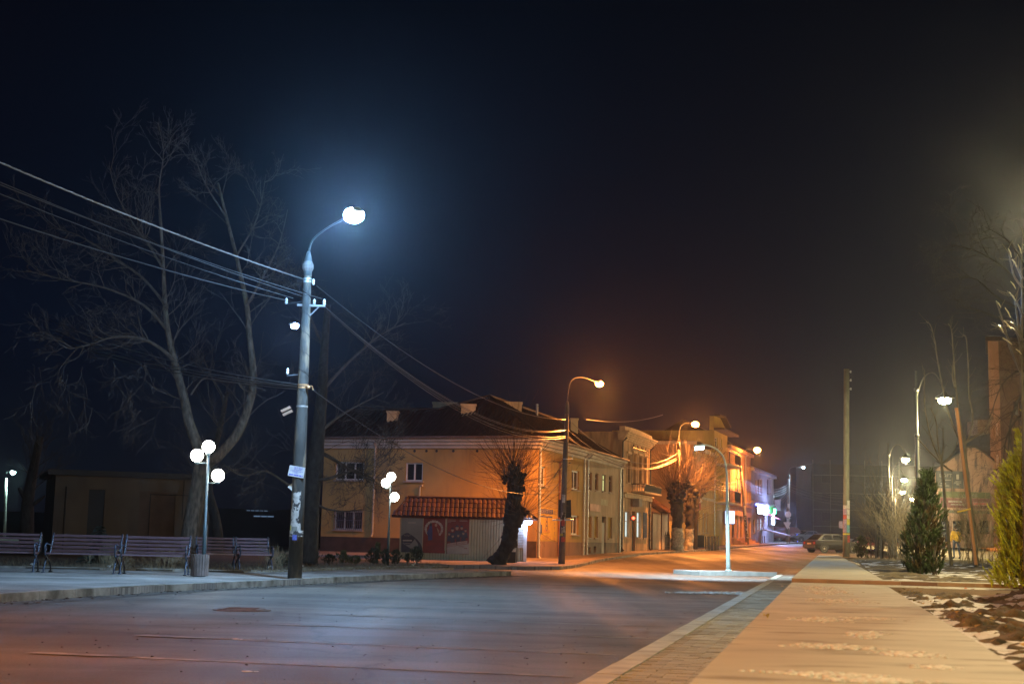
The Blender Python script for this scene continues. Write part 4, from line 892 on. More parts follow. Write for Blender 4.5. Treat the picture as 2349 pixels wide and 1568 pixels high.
board(240, 866, 380, 880, palel, 'print_line', rb, .132); wb = board(480, 848, 640, 882, M('pink_strip', (.36, .22, .2), .7), 'pale_strip', rb, .132); [board(a_, 858, b_, 872, paper_r, 'print_line', wb, .215) for a_, b_ in ((490, 520), (526, 560), (568, 630))]
board(110, 935, 660, 968, M('dull_green', (.09, .09, .06), .7), 'lower_banner', H9)
for a in (130, 270, 420, 560): board(a, 1050, a + 90, 1190, glass, 'shop_window', H9, .01)
# apartment block at the right edge
A10 = P(2277, 1262, 135); B10 = P(2318, 1262, 133); F10 = Facade((A10.x, 135), (B10.x, 134.9), 0)
H10 = thing('apartment_block', 'tall apartment block at the right edge with a narrow orange lit end wall', 'building', (A10.x, 135, .6))
z9 = Z(2440, 800, 3.917); zt10 = F10.uz(*z9(240, 205))[1]
n2 = Facade((B10.x, 134.9), (B10.x + 26, 134.9 + 9), 0)
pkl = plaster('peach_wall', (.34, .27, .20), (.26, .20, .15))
w10 = [(F10.L * .55, F10.L * .78, z, z + 1.2) for z in (3.0, 6, 9, 12)]
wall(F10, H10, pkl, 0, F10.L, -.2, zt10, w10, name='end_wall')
for h in w10: window(F10, H10, h, nm=1, trans=0, wf=.1, sill=False)
hidden_core(H10, F10, 0, zt10, .1, F10.L - .1)
w11 = [(1.5 + i * 3.1, 3.0 + i * 3.1, 2.0 + j * 3, 3.5 + j * 3) for i in range(8) for j in range(5)]
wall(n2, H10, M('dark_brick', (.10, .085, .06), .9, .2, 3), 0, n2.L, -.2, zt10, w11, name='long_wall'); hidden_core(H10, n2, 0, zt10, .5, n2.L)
for h in w11: window(n2, H10, h, nm=2, trans=0, wf=.1, sill=False, fm=M('dull_frame', (.12, .12, .12)))
bv10 = Vector((A10.x, 135, 0)).normalized() * 10
mb = MB(); a = F10.pt(-.3, zt10 + .003, .3); mb.obox(a, F10.d * (F10.L + .4), bv10, (0, 0, .4)); mb.obox(n2.pt(0, zt10 + .005, .3), n2.d * n2.L, bv10, (0, 0, .39)); mb.build('roof', rooftin, H10)
mb = MB(); q = Vector((A10.x, 135, 0)) + bv10; mb.quad((A10.x, 135, -.2), (q.x, q.y, -.2), (q.x, q.y, zt10), (A10.x, 135, zt10)); mb.build('side_wall', pkl, H10)
for z in (12.2, ): mb = MB(); mb.obox((A10.x - 1.2, 134.9, z), (1.2, 0, 0), (0, 3, 0), (0, 0, 1.3)); mb.build('balcony', M('dull_panel', (.14, .13, .11), .9), H10)
mb = MB(); mb.obox((A10.x - 3.2, 139, -.2), (3.1, 0, 0), (0, 8, 0), (0, 0, 6.3)); mb.build('annex', M('dark_wall', (.10, .10, .10)), H10)

# low dark house on the left behind the benches
A11 = P(118, 1245, 52); B11 = P(440, 1252, 54); F11 = Facade((A11.x, 52), (B11.x + .6, 54.0), 0)
H11 = thing('park_pavilion', 'low unlit plastered building with one dark doorway standing behind the benches', 'building', (A11.x, 52, 0))
br = plaster('brown_plaster', (.15, .115, .085), (.10, .075, .06)); z11 = F11.uz(220, 1092)[1]
hd = F11.rect(201, 1122, 238, 1240); hw = [hd, F11.rect(318, 1128, 400, 1240)]
wall(F11, H11, br, 0, F11.L, -.2, z11, hw, depth=.2); 
mb = MB(); F11.box(mb, hd[0], hd[1], 0, hd[3], -.2, -.14); mb.build('door', M('blue_black', (.015, .02, .03), .6), H11)
mb = MB(); F11.box(mb, hw[1][0], hw[1][1], -.1, hw[1][3], -.2, -.05); mb.build('blocked_opening', M('brown_panel', (.13, .085, .06), .9, .15), H11)
mb = MB(); F11.box(mb, -.3, F11.L, z11, z11 + .2, -6, .3); mb.build('roof', rooftin, H11); shell(H11, F11, 6, -.2, z11, br, 'rear_wall')
# faint lit shed far behind, between the tree and the pole
a, b = P(566, 1170, 88), P(622, 1170, 88); g_ = thing('lit_shed', 'distant dark shed with two cold lit strips, seen left of the nearest pole', 'shed', (a.x, 88, .3))
mb = MB(); mb.obox((a.x - 3, 88, .2), (b.x - a.x + 6, 0, 0), (0, 5, 0), (0, 0, a.z - .1)); mb.build('walls', M('dark_wall', (.10, .10, .10)), g_)
sl = P(585, 1183, 87.9)
for k in range(5): mb = MB(); mb.box((a.x + .1 + k * .27, 87.97, a.z - .0), (.2, .04, .035)); mb.build('light_strip', EM('cold_strip', (.35, .6, 1), .22), g_)
for k in range(3): mb = MB(); mb.box((sl.x + .1 + k * .42, 87.97, sl.z), (.38, .04, .07)); mb.build('light_strip', EM('cold_strip', (.35, .6, 1), .22), g_)

mb = MB(); u0, zt_ = F11.uz(345, 1133); u1 = F11.uz(462, 1133)[0]
mb.tube([F11.pt(u0, .1, .03), F11.pt(u0, zt_, .03), F11.pt(u1, zt_, .03)], .022, 5); u2 = F11.uz(150, 1150)[0]; mb.tube([F11.pt(u2, .1, .05), F11.pt(u2, z11 - .4, .05)], .03, 6); u3 = F11.uz(420, 1140)[0]; mb.tube([F11.pt(u3, zt_ - .9, .03), F11.pt(u3, z11, .03)], .015, 5); mb.build('wall_conduit', M('dark_conduit', (.04, .03, .025), .8), H11)

mb = MB()
for a_ in (995, 1095, 1520, 1180, 1320): u_, z_ = FL.uz(*z3(a_, 425)); mb.lathe(FL.pt(u_, z_, .002), [(.07, 0), (.07, .01)], 8, FL.n)
mb.build('wall_vents', black, H1)['kind'] = 'stuff'
mb = MB(); p0_, p1_ = FL.uz(*z3(1042, 812)), FL.uz(*z3(1047, 722)); q1_ = FL.uz(*z3(1075, 716)); mb.tube([FL.pt(p0_[0], p0_[1] - 1.2, .08), FL.pt(*p0_, .08), FL.pt(*p1_, .08), FL.pt(*q1_, .2)], .04, 6); mb.build('service_mast', metal_grey, H1)
# ---------------------------------------------------------------- ticket kiosk with posters
kY = 63.0
ka, kb_ = P(915, 1284, kY), P(1206, 1287, kY); kz0 = -.02
FK = Facade((ka.x, kY), (kb_.x, kY), 0); kw = FK.L
KI = thing('ticket_kiosk', 'small kiosk with cream ribbed metal walls, red tiled hipped roof and three posters', 'kiosk', (ka.x, kY, kz0))
zk3 = Z(980, 1230, 7.34)
kt = FK.uz(1060, 1184)[1]; kd = 3.4
kcream = M('ribbed_cream', (.38, .37, .27), .55, .08, 2)
mb = MB(); FK.box(mb, 0.02, kw - .02, kz0 + .12, kt, -kd, -.02)
mb.build('wall_core', kcream, KI)
nrib = 46
for i in range(nrib):
    u = kw * i / nrib; mb = MB(); w = kw / nrib
    pr = [(0, -.018), (w * .18, 0.018), (w * .62, .018), (w * .8, -.018), (w, -.018)]
    for j in range(4): mb.quad(FK.pt(u + pr[j][0], kz0 + .14, pr[j][1]), FK.pt(u + pr[j + 1][0], kz0 + .14, pr[j + 1][1]), FK.pt(u + pr[j + 1][0], kt, pr[j + 1][1]), FK.pt(u + pr[j][0], kt, pr[j][1]))
    mb.build('wall_rib', kcream, KI)
mb = MB(); FK.box(mb, -.02, kw + .02, kz0 - .2, kz0 + .12, -kd, .03); mb.build('plinth', M('dark_plinth', (.05, .035, .03)), KI)
# hipped tile roof
ro = .32; zr0 = kt - .05; zr1 = FK.uz(1040, 1143)[1]
slope_d = 1.15
def kp(u, out, z): return FK.pt(u, z, out)
Ra, Rb = kp(-ro, ro, zr0), kp(kw + ro + .15, ro, zr0); Rc, Rd = kp(kw - .62, ro - slope_d, zr1), kp(.25, ro - slope_d, zr1)
Re, Rf = kp(kw + ro + .15, -kd - ro, zr0), kp(-ro, -kd - ro, zr0); Rg, Rh = kp(kw - .62, -kd + .8, zr1), kp(.25, -kd + .8, zr1)
mb = MB(); mb.add([Ra, Rb, Rc, Rd, Re, Rf, Rg, Rh], [(0, 1, 2, 3), (1, 4, 6, 2), (4, 5, 7, 6), (5, 0, 3, 7), (3, 2, 6, 7), (0, 5, 4, 1)])
kr = mb.build('roof', M('dark_tile_bed', (.08, .03, .025), .7), KI)
def tiles(a, b, c, d, rows, pitch, par):
    """roll tiles on the slope a-b (eave) / d-c (top)"""
    a, b, c, d = map(Vector, (a, b, c, d)); L = (b - a).length; n = int(L / pitch); e = (b - a).normalized()
    nr = (b - a).cross(d - a).normalized(); nr = nr if nr.z > 0 else -nr
    sv = (d - a) - e * (d - a).dot(e); sl = sv.length; sv.normalize()
    for r_ in range(rows):
        for i in range(n):
            p = a + e * (pitch * (i + .5)) + sv * (sl * r_ / rows); t = (r_ + .5) / rows; uu_ = pitch * (i + .5)
            lo_ = (d - a).dot(e) * t; hi_ = L + ((c - b).dot(e)) * t
            if uu_ < lo_ - .02 or uu_ > hi_ + .02: continue
            mb = MB(); ln = sl / rows * 1.12
            ring = []
            for (s_, lift, w) in ((0, .030, 1.0), (ln, .006, .92)):
                for k in range(5):
                    an = math.pi * k / 4; ring.append(p + sv * s_ + e * (-math.cos(an) * pitch * .46 * w) + nr * (lift + math.sin(an) * .045))
            mb.add(ring + [p + nr * .0], [(k, k + 1, k + 6, k + 5) for k in range(4)] + [(0, 4, 3, 2, 1)])
            mb.build('roof_tile', rooftile, par, smooth=False)
tiles(Ra, Rb, Rc, Rd, 4, .205, kr); tiles(Rb, Re, Rg, Rc, 4, .205, kr)
mb = MB(); mb.tube([Rd + Vector((0, 0, .04)), Rc + Vector((0, 0, .04))], .07, 8); mb.tube([Rb, Rc + Vector((0, 0, .04))], .06, 8); mb.tube([Ra, Rd + Vector((0, 0, .04))], .06, 8); mb.build('ridge_cap', rooftile, kr)
mb = MB(); mb.tube([Ra + Vector((0, .0, -.03)), Rb + Vector((0, 0, -.03))], .03, 6); mb.build('eave_trim', M('dark_tile_bed', (.08, .03, .025)), kr)
# service hatch, louvre, door edge
def kr_(a, b, c, d): return (FK.uz(a, (b + d) / 2)[0], FK.uz(c, (b + d) / 2)[0], FK.uz((a + c) / 2, d)[1], FK.uz((a + c) / 2, b)[1])
h = kr_(1188, 1226, 1198, 1282); mb = MB()
for k in range(16): z = h[2] + .5 + k * .07; FK.box(mb, h[0], h[1] + .1, z, z + .04, .03, .06)
mb.build('louvre', M('louvre_white', (.6, .62, .66), .5), KI)
mb = MB(); FK.box(mb, kw - .12, kw + .03, kz0, kt, -.1, .06); mb.build('corner_post', M('louvre_white', (.6, .62, .66)), KI)
mb = MB(); FK.box(mb, kw + .1, kw + 1.1, kz0 - .1, kz0 + .14, -1.5, .1); mb.build('door_step', concrete, KI)
# posters on the wall
ps = [((168, 448), (560, 1100)), ((572, 466), (970, 1112)), ((1008, 475), (1412, 1128))]
def quadK(a, b, c, d, o): return None
def kmap(a, b): return FK.uz(*zk3(a, b))
def kbox(mb, a, b, c, d, o0, o1):
    u0, u1 = kmap(a, (b + d) / 2)[0], kmap(c, (b + d) / 2)[0]; z1, z0 = kmap((a + c) / 2, b)[1], kmap((a + c) / 2, d)[1]; FK.box(mb, u0, u1, z0, z1, o0, o1)
def kpoly(mb, pts, o, k=None): mb.add([FK.pt(*kmap(a, b), o) for a, b in pts], [tuple(range(len(pts)))], k)
def kdisc(mb, cx, cy, rx, ry, o, k=None, n=14): kpoly(mb, [(cx + rx * math.cos(6.283 * i / n), cy + ry * math.sin(6.283 * i / n)) for i in range(n)], o, k)
pos_mats = {'grey': M('poster_grey', (.20, .235, .25), .6, .1, 2), 'navy': M('poster_navy', (.035, .045, .08), .6, .3, 3), 'pale': M('poster_pale', (.42, .42, .40), .6, .1), 'red': M('poster_red', (.17, .035, .035), .6, .15, 3), 'deep': M('poster_deep_red', (.20, .03, .03), .6), 'blue': M('poster_blue', (.04, .06, .22), .6), 'tan': M('poster_tan', (.33, .25, .19), .6), 'white': M('poster_white', (.34, .32, .31), .6, .1)}
PM = [pos_mats[k] for k in ('grey', 'navy', 'pale', 'red', 'deep', 'blue', 'tan', 'white')]
G_, NV, PL, RD, DR, BL, TN, WT = range(8)
o = .022
po = thing('poster', 'grey poster with a dark clasped hand shape, left of the three on the kiosk', 'poster', FK.pt(kmap(168, 1100)[0], kmap(168, 1100)[1], .03), group='posters on the kiosk')
mb = MB(); kbox(mb, 168, 448, 560, 1100, o, o + .008); mb.build('sheet', PM[G_], po)
mb = MB(); mb.k = NV; kpoly(mb, [(172, 800), (230, 755), (290, 738), (360, 780), (430, 835), (400, 880), (330, 960), (250, 960), (190, 900)], o + .010)
kpoly(mb, [(172, 790), (200, 930), (300, 1000), (420, 1095), (172, 1095)], o + .011); kpoly(mb, [(380, 790), (450, 850), (520, 930), (558, 1020), (558, 1096), (430, 1096), (500, 1040), (470, 930)], o + .012)
mb.k = PL
for k in range(5): kpoly(mb, [(225 + k * 25, 775 + (k % 2) * 12), (235 + k * 25, 775 + (k % 2) * 12), (230 + k * 25, 800 + (k % 2) * 14)], o + .013)
[kbox(mb, 200 + i * 17, 868, 213 + i * 17, 893, o + .013, o + .014) for i in range(10)]
for (a, b, c, d) in ((235, 934, 345, 940), (290, 545, 440, 550), (300, 560, 430, 565)): kbox(mb, a, b, c, d, o + .012, o + .013)
mb.build('print', PM, po)
po = thing('poster', 'red poster with a pale ring round two figures, middle of the three on the kiosk', 'poster', FK.pt(kmap(572, 1112)[0], kmap(572, 1112)[1], .03), group='posters on the kiosk')
mb = MB(); kbox(mb, 572, 466, 970, 1112, o, o + .008); mb.build('sheet', PM[RD], po)
mb = MB()
for i in range(20):
    a = math.pi * (-.25 + 1.5 * i / 19); cx, cy = 770 - math.cos(a) * 150, 670 - math.sin(a) * 138; kdisc(mb, cx, cy, 25, 24, o + .010, PL if i % 2 else WT, 8)
kdisc(mb, 770, 680, 128, 120, o + .012, DR, 20); kpoly(mb, [(690, 590), (735, 590), (745, 720), (740, 870), (665, 880), (660, 800), (640, 740), (680, 660)], o + .014, BL); kdisc(mb, 712, 590, 24, 32, o + .015, NV)
kpoly(mb, [(790, 620), (840, 640), (850, 760), (890, 830), (770, 860), (760, 740)], o + .016, RD); kdisc(mb, 808, 600, 24, 30, o + .017, TN); kpoly(mb, [(820, 640), (870, 700), (860, 780), (835, 700)], o + .018, TN)
mb.k = DR; [kbox(mb, 618 + i * 40, 918, 646 + i * 40, 975, o + .012, o + .013) for i in range(8)]
kbox(mb, 690, 1000, 870, 1008, o + .012, o + .013); kbox(mb, 680, 1020, 880, 1026, o + .012, o + .013); kbox(mb, 572, 1060, 970, 1112, o + .009, o + .010)
mb.build('print', PM, po)
po = thing('poster', 'red poster with dark figures over a slanted pale title strip', 'poster', FK.pt(kmap(1008, 1128)[0], kmap(1008, 1128)[1], .03), group='posters on the kiosk')
mb = MB(); kbox(mb, 1008, 475, 1412, 1128, o, o + .008); mb.build('sheet', PM[RD], po)
mb = MB(); mb.k = WT; kpoly(mb, [(1009, 985), (1411, 930), (1411, 1127), (1009, 1127)], o + .010)
for (cx, cy, s) in ((1110, 690, 1), (1195, 650, 1.2), (1280, 650, 1), (1115, 800, .9), (1310, 750, .9), (1215, 790, .9), (1050, 760, .8), (1350, 700, .8)):
    kpoly(mb, [(cx - 36 * s, cy + 45 * s), (cx + 36 * s, cy + 45 * s), (cx + 50 * s, cy + 170 * s), (cx - 50 * s, cy + 170 * s)], o + .011 + .001 * s, NV); kdisc(mb, cx, cy, 24 * s, 34 * s, o + .014 + .001 * s, TN, 10); kpoly(mb, [(cx - 27 * s, cy - 12 * s), (cx - 18 * s, cy - 42 * s), (cx + 18 * s, cy - 42 * s), (cx + 27 * s, cy - 12 * s)], o + .016 + .001 * s, NV)
kpoly(mb, [(1009, 935), (1185, 908), (1185, 975), (1009, 1002)], o + .020, DR); kpoly(mb, [(1190, 906), (1400, 878), (1400, 945), (1190, 972)], o + .020, DR)
kpoly(mb, [(1013, 940), (1181, 914), (1181, 970), (1013, 996)], o + .021, WT); kpoly(mb, [(1194, 911), (1384, 886), (1384, 940), (1194, 966)], o + .021, WT)
mb.k = DR; sl = FK.pt(*kmap(1175, 957), 0) - FK.pt(*kmap(1022, 982), 0)
text(mb, 'КРОЛИК', FK.pt(*kmap(1022, 984), o + .023), sl, (0, 0, kmap(1022, 948)[1] - kmap(1022, 984)[1]), (0, 0, 0)); sl = FK.pt(*kmap(1376, 930), 0) - FK.pt(*kmap(1202, 955), 0)
text(mb, 'ДЖОДЖО', FK.pt(*kmap(1202, 957), o + .023), sl, (0, 0, kmap(1202, 921)[1] - kmap(1202, 957)[1]), (0, 0, 0))
mb.k = WT
for (a, b, c, d) in ((1025, 498, 1170, 505), (1025, 520, 1170, 528), (1240, 500, 1380, 506), (1240, 522, 1385, 530), (1025, 548, 1085, 553)): kbox(mb, a, b, c, d, o + .010, o + .012)
mb.k = DR; kbox(mb, 1320, 1022, 1380, 1034, o + .012, o + .013); kbox(mb, 1220, 990, 1320, 996, o + .012, o + .013); mb.build('print', PM, po)
# kiosk lamp
lp = P(1213.5, 1196, kY - .15); lk = thing('kiosk_lamp', 'cold white round lamp under the right end of the kiosk roof', 'lamp', lp)
mb = MB(); mb.sphere(lp, .14, 12, 8); mb.build('globe', EM('cold_globe', (.62, .74, 1), 14), lk)
mb = MB(); mb.tube([(lp.x, lp.y + .12, lp.z + .12), (lp.x, lp.y + .5, lp.z + .25)], .03, 6); mb.build('bracket', metal_dark, lk)
point_light('kiosk_glow', (lp.x, lp.y - .22, lp.z - .15), (.55, .68, 1), 60, .1, lk)
# black litter bin on stand in front of kiosk
b_ = P(1172, 1289, 61.0); lb = thing('litter_bin', 'black metal litter bin hung on a frame at the right corner of the kiosk', 'bin', (b_.x, b_.y, 0))
mb = MB()
for dx in (-.24, .24): mb.tube([(b_.x + dx, b_.y, 0), (b_.x + dx, b_.y, .78), (b_.x + dx * .9, b_.y, .8)], .018, 6)
mb.tube([(b_.x - .24, b_.y, .79), (b_.x + .24, b_.y, .79)], .018, 6); mb.build('frame', black, lb)
mb = MB(); mb.obox((b_.x - .2, b_.y - .14, .12), (.4, 0, 0), (0, .28, 0), (0, 0, .46)); mb.build('bucket', black, lb)
mb = MB(); mb.obox((b_.x - .18, b_.y - .12, .585), (.36, 0, 0), (0, .24, 0), (0, 0, .1)); mb.build('rubbish', paper, lb)

# ---------------------------------------------------------------- benches
def bench(name, label, a, b, h=.78, group='park benches in the row behind the left kerb'):
    """slatted bench between ground points a and b, facing the road"""
    a, b = Vector(a), Vector(b); d = (b - a); L = d.length; rz = math.atan2(d.y, d.x); t = thing(name, label, 'bench', a, rz, group)
    sc = h / .80
    for i in range(5):
        z = (.46 + i * .086) * sc; y = .30 + i * .030
        mb = MB(); mb.obox((0.02, y, z), (L - .04, 0, 0), (0, .022, .003), (0, -.018, .052 * sc)); mb.build('slat', slatmat, t, local=True)
    for i in range(4):
        mb = MB(); mb.obox((0.02, -.10 + i * .092, .415 * sc), (L - .04, 0, 0), (0, .075, 0), (0, 0, .03)); mb.build('seat_slat', slatmat, t, local=True)
    for x in (.05, L - .05):
        mb = MB(); q = lambda pts: [Vector((x, p[0], p[1] * sc)) for p in pts]
        mb.tube(smooth_path(q([(-.13, .0), (-.11, .12), (-.02, .26), (.10, .37), (.22, .42), (.28, .52), (.36, .68), (.415, .85), (.40, .88)]), 3), .020, 6)
        mb.tube(smooth_path(q([(.36, .0), (.33, .12), (.24, .24), (.10, .31), (-.06, .38), (-.12, .46), (-.14, .56), (-.10, .63), (.02, .645), (.30, .60)]), 3), .018, 6)
        mb.tube(smooth_path(q([(-.02, .26), (.05, .20), (.14, .22), (.16, .30), (.10, .33)]), 3), .012, 5)
        mb.tube(smooth_path(q([(-.12, .47), (-.04, .50), (-.02, .56), (-.08, .60)]), 3), .011, 5)
        mb.tube(q([(-.12, .40), (.30, .42)]), .018, 5); mb.box((x, -.14, .012), (.06, .10, .024)); mb.box((x, .36, .012), (.06, .10, .024))
        mb.build('cast_iron_end', iron, t, local=True, smooth=True)
    return t
def bpt(x, y, Y): p = P(x, y, Y); return (p.x, p.y, .12)
BY = 31.6
bench('park_bench', 'maroon slatted bench running out of view at the left edge', bpt(-86, 1304, BY), bpt(84, 1304, BY + .15))
bench('park_bench', 'maroon slatted bench in the middle of the front row of three', bpt(99, 1304, BY + .2), bpt(270, 1304, BY + .2))
bench('park_bench', 'maroon slatted bench whose right end stands beside the slatted round bin', bpt(273, 1304, BY + .2), bpt(432, 1304, BY + .3))
bench('park_bench', 'dim bench behind the round bin, partly hidden by it', bpt(446, 1298, 36.5), bpt(541, 1298, 36.8), group='pair of dim benches further back')
bench('park_bench', 'dim bench left of the concrete pole with pale lit slats', bpt(543, 1298, 36.8), bpt(626, 1298, 37.2), group='pair of dim benches further back')
# slatted round bin
b_ = P(458, 1305, 31.4); sb = thing('slatted_bin', 'round bin clad with upright reddish wooden slats at the foot of the globe lamp', 'bin', (b_.x, b_.y, .12))
mb = MB(); mb.lathe((b_.x, b_.y, .12), [(.13, 0), (.16, .05), (.165, .44), (.15, .46), (.13, .44), (.12, .3)], 20); mb.build('drum', black, sb)
for k in range(20):
    a = 6.283 * k / 20; c = Vector((b_.x + math.cos(a) * .172, b_.y + math.sin(a) * .172, .12)); mb = MB(); tt = Vector((-math.sin(a), math.cos(a), 0)); rr_ = Vector((math.cos(a), math.sin(a), 0))
    mb.obox(c - tt * .023 + Vector((0, 0, .015)), tt * .046, rr_ * .02, (0, 0, .46)); mb.build('slat', M('bin_slat', (.17, .14, .13), .7, .25, 5, .3, 30), sb)

# ---------------------------------------------------------------- lamps and poles
def luminaire(mb_h, c, d, L=.55, w=.24, h=.13):
    """cobra head pointing along d from c (rear end)"""
    d = Vector(d).normalized(); s = Vector((-d.y, d.x, 0)).normalized(); u = Vector((0, 0, 1)); pts = []
    rings = [(0, .05, .05), (.18, .5, .6), (.5, 1, 1), (.85, .95, .85), (1, .45, .4)]
    b = len(mb_h.v)
    for (t, ww, hh) in rings:
        for k in range(8):
            a = math.pi * k / 7; pts.append(c + d * (L * t) + s * (math.cos(a) * w / 2 * ww) + u * (math.sin(a) * h * hh))
    n = 8; fs = [(i * n + k, i * n + k + 1, (i + 1) * n + k + 1, (i + 1) * n + k) for i in range(4) for k in range(n - 1)] + [(i * n, (i + 1) * n, (i + 1) * n + 7, i * n + 7) for i in range(4)]
    mb_h.add(pts, fs + [tuple(range(32, 40))])
def street_pole(label, base, top, r0, r1, arm, lamp_col, power, lens_r, group, mat=None, cat='street lamp', name='street_lamp', em=30, cone=True, side=.25, beam=150):
    """concrete pole with steel cone and arm; base/top/lamp are points"""
    base, top = Vector(base), Vector(top); t = thing(name, label, cat, base, 0, group); mat = mat or polemat
    mb = MB(); mb.tube([base - Vector((0, 0, .2)), base + (top - base) * .3, base + (top - base) * .7, top], [r0 * 1.01, r0 * .9, (r0 + r1) * .5 * .95, r1], 12); mb.build('pole', mat, t, smooth=True)
    if arm is not None:
        lamp = Vector(arm); a0 = top - (top - base).normalized() * .1; up_ = Vector((0, 0, 1)); h = max(.25, lamp.z - top.z)
        mb = MB()
        if cone: mb.tube([top - up_ * .25, top + up_ * .12, top + up_ * .3], [r1 * 1.15, r1 * 1.05, .035], 10)
        p1 = top + up_ * .3; p3 = lamp + (top - lamp).normalized() * .35; p3.z = lamp.z + .03
        p2 = Vector((p1.x + (p3.x - p1.x) * .10, p1.y + (p3.y - p1.y) * .10, p1.z + (p3.z - p1.z) * .72)); p25 = Vector((p1.x + (p3.x - p1.x) * .45, p1.y + (p3.y - p1.y) * .45, p1.z + (p3.z - p1.z) * 1.0))
        mb.tube(smooth_path([p1, p2, p25, p3, lamp + Vector((0, 0, .04))], 5), .021, 8); mb.build('arm', M('arm_dark', (.06, .07, .07), .6), t, smooth=True)
        d = Vector((lamp.x - top.x, lamp.y - top.y, 0)); d = d.normalized() if d.length > .01 else Vector((1, 0, 0))
        mb = MB(); luminaire(mb, lamp - d * .28 + Vector((0, 0, .02)), d); mb.build('lamp_head', metal_grey, t, smooth=True)
        mb = MB(); mb.sphere(lamp + Vector((0, 0, -.02)), lens_r, 14, 8, (1, 1, .75)); mb.build('lens', EM('lens_%s' % ('%.2f_%d' % (lamp_col[2], em)).replace('.', ''), tuple(c_ ** 1.9 for c_ in lamp_col) if em > 300 else lamp_col, em), t)
        lz = lamp + Vector((0, 0, -.02 - lens_r * .75 - .14))
        point_light('lamp_light', lz, lamp_col, power * side, .12, t)
        spot_light('lamp_beam', lz - Vector((0, 0, .02)), lamp_col, power * (1 - side), beam, t, .12, .45)
    return t
G1 = 'street lamps on concrete poles'
def pz(x, y, Y, dz=.0): return P(x, y, Y)
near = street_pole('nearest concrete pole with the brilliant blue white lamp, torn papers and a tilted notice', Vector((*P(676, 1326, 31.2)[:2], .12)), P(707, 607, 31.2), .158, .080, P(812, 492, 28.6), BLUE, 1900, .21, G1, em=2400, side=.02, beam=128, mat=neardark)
pb, pt_ = Vector((*P(676, 1326, 31.2)[:2], .12)), P(707, 607, 31.2); ax_ = (pt_ - pb).normalized()
def on_pole(y, out=.0, x=None, rr0=.158, rr1=.080):
    """point on the near pole axis at view height y, and its radius"""
    lo_, hi_ = 0.0, 1.0
    for _ in range(30):
        m_ = (lo_ + hi_) / 2
        if px3(pb.lerp(pt_, m_))[1] > y: lo_ = m_
        else: hi_ = m_
    r_ = rr0 + (rr1 - rr0) * m_; return pb.lerp(pt_, m_), r_
# cap, bands, insulators on the near pole
mb = MB(); mb.lathe(pt_ - ax_ * .15, [(.10, 0), (.125, .06), (.125, .14), (.09, .22), (.03, .24)], 12); mb.build('pole_cap', polemat, near)
for (y, m_, nm) in ((640, metal_grey, 'band'), (646, metal_grey, 'band'), (883, M('rusty_band', (.45, .25, .12), .5, .3, 20, metal=.5), 'band'), (889, MATS['rusty_band'], 'band'), (932, metal_grey, 'band')):
    c, r_ = on_pole(y); mb = MB(); mb.lathe(c, [(r_ + .012, -.018), (r_ + .014, .018)], 14, ax_); mb.build(nm, m_, near)
def insul(c, r=.035):
    mb = MB(); mb.lathe(c, [(.02, -.06), (r, -.03), (r * .7, 0), (r, .03), (r * .6, .06), (.01, .08)], 10); mb.build('insulator', M('porcelain', (.60, .62, .62), .2, .1), near)
c, r_ = on_pole(702); mb = MB(); mb.tube([c + Vector((-.2, 0, .02)), c + Vector((.42, -.05, .0))], .028, 6); mb.tube([c + Vector((.05, 0, -.25)), c + Vector((.3, -.05, .0))], .014, 5); mb.build('crossarm', metal_grey, near)
for dx in (.18, .40): insul(c + Vector((dx, -.05, .08)))
c, _ = on_pole(690); insul(c + Vector((-.45, 0, -.02))); mb = MB(); mb.tube([c, c + Vector((-.45, 0, -.08))], .012, 5); mb.build('bracket', metal_dark, near)
c, _ = on_pole(853); insul(c + Vector((-.35, -.02, .0))); mb = MB(); mb.tube([c + Vector((0, 0, -.05)), c + Vector((-.36, -.02, -.09))], .014, 5); mb.build('bracket', metal_dark, near)
c, _ = on_pole(648); insul(c + Vector((.14, -.06, 0)))
c, r_ = on_pole(886); mb = MB(); mb.tube([c + Vector((.05, -.1, 0)), c + Vector((.22, -.12, .0)), c + Vector((.24, -.12, -.08))], .015, 5); mb.sphere(c + Vector((.14, -.12, -.03)), .045, 8, 6); mb.build('tension_clamp', MATS['rusty_band'], near)
c, r_ = on_pole(938); mb = MB(); mb.obox(c + Vector((-.46, -.08, -.04)), (.20, 0, .10), (0, .06, 0), (.03, 0, -.05)); mb.obox(c + Vector((-.42, -.08, -.12)), (.20, 0, .10), (0, .06, 0), (.03, 0, -.05)); mb.build('wire_stub', M('brown_stub', (.25, .15, .1), .7), near)
# spiral of loose cable down the pole
pts = []
for i in range(60):
    y = 640 + i * 4.4; c, r_ = on_pole(y); a = i * .62; pts.append(c + Vector((math.cos(a) * (r_ + .012), math.sin(a) * (r_ + .012), 0)))
mb = MB(); mb.tube(pts, .008, 4); mb.build('wrapped_cable', black, near)
for (y0, y1) in ((860, 985), (985, 1060)):
    mb = MB(); c0, r0_ = on_pole(y0); c1, r1_ = on_pole(y1); mb.tube([c0 + Vector((-r0_ - .01, -.02, 0)), c1 + Vector((-r1_ - .01, -.02, 0))], .009, 4); mb.build('cable', black, near)
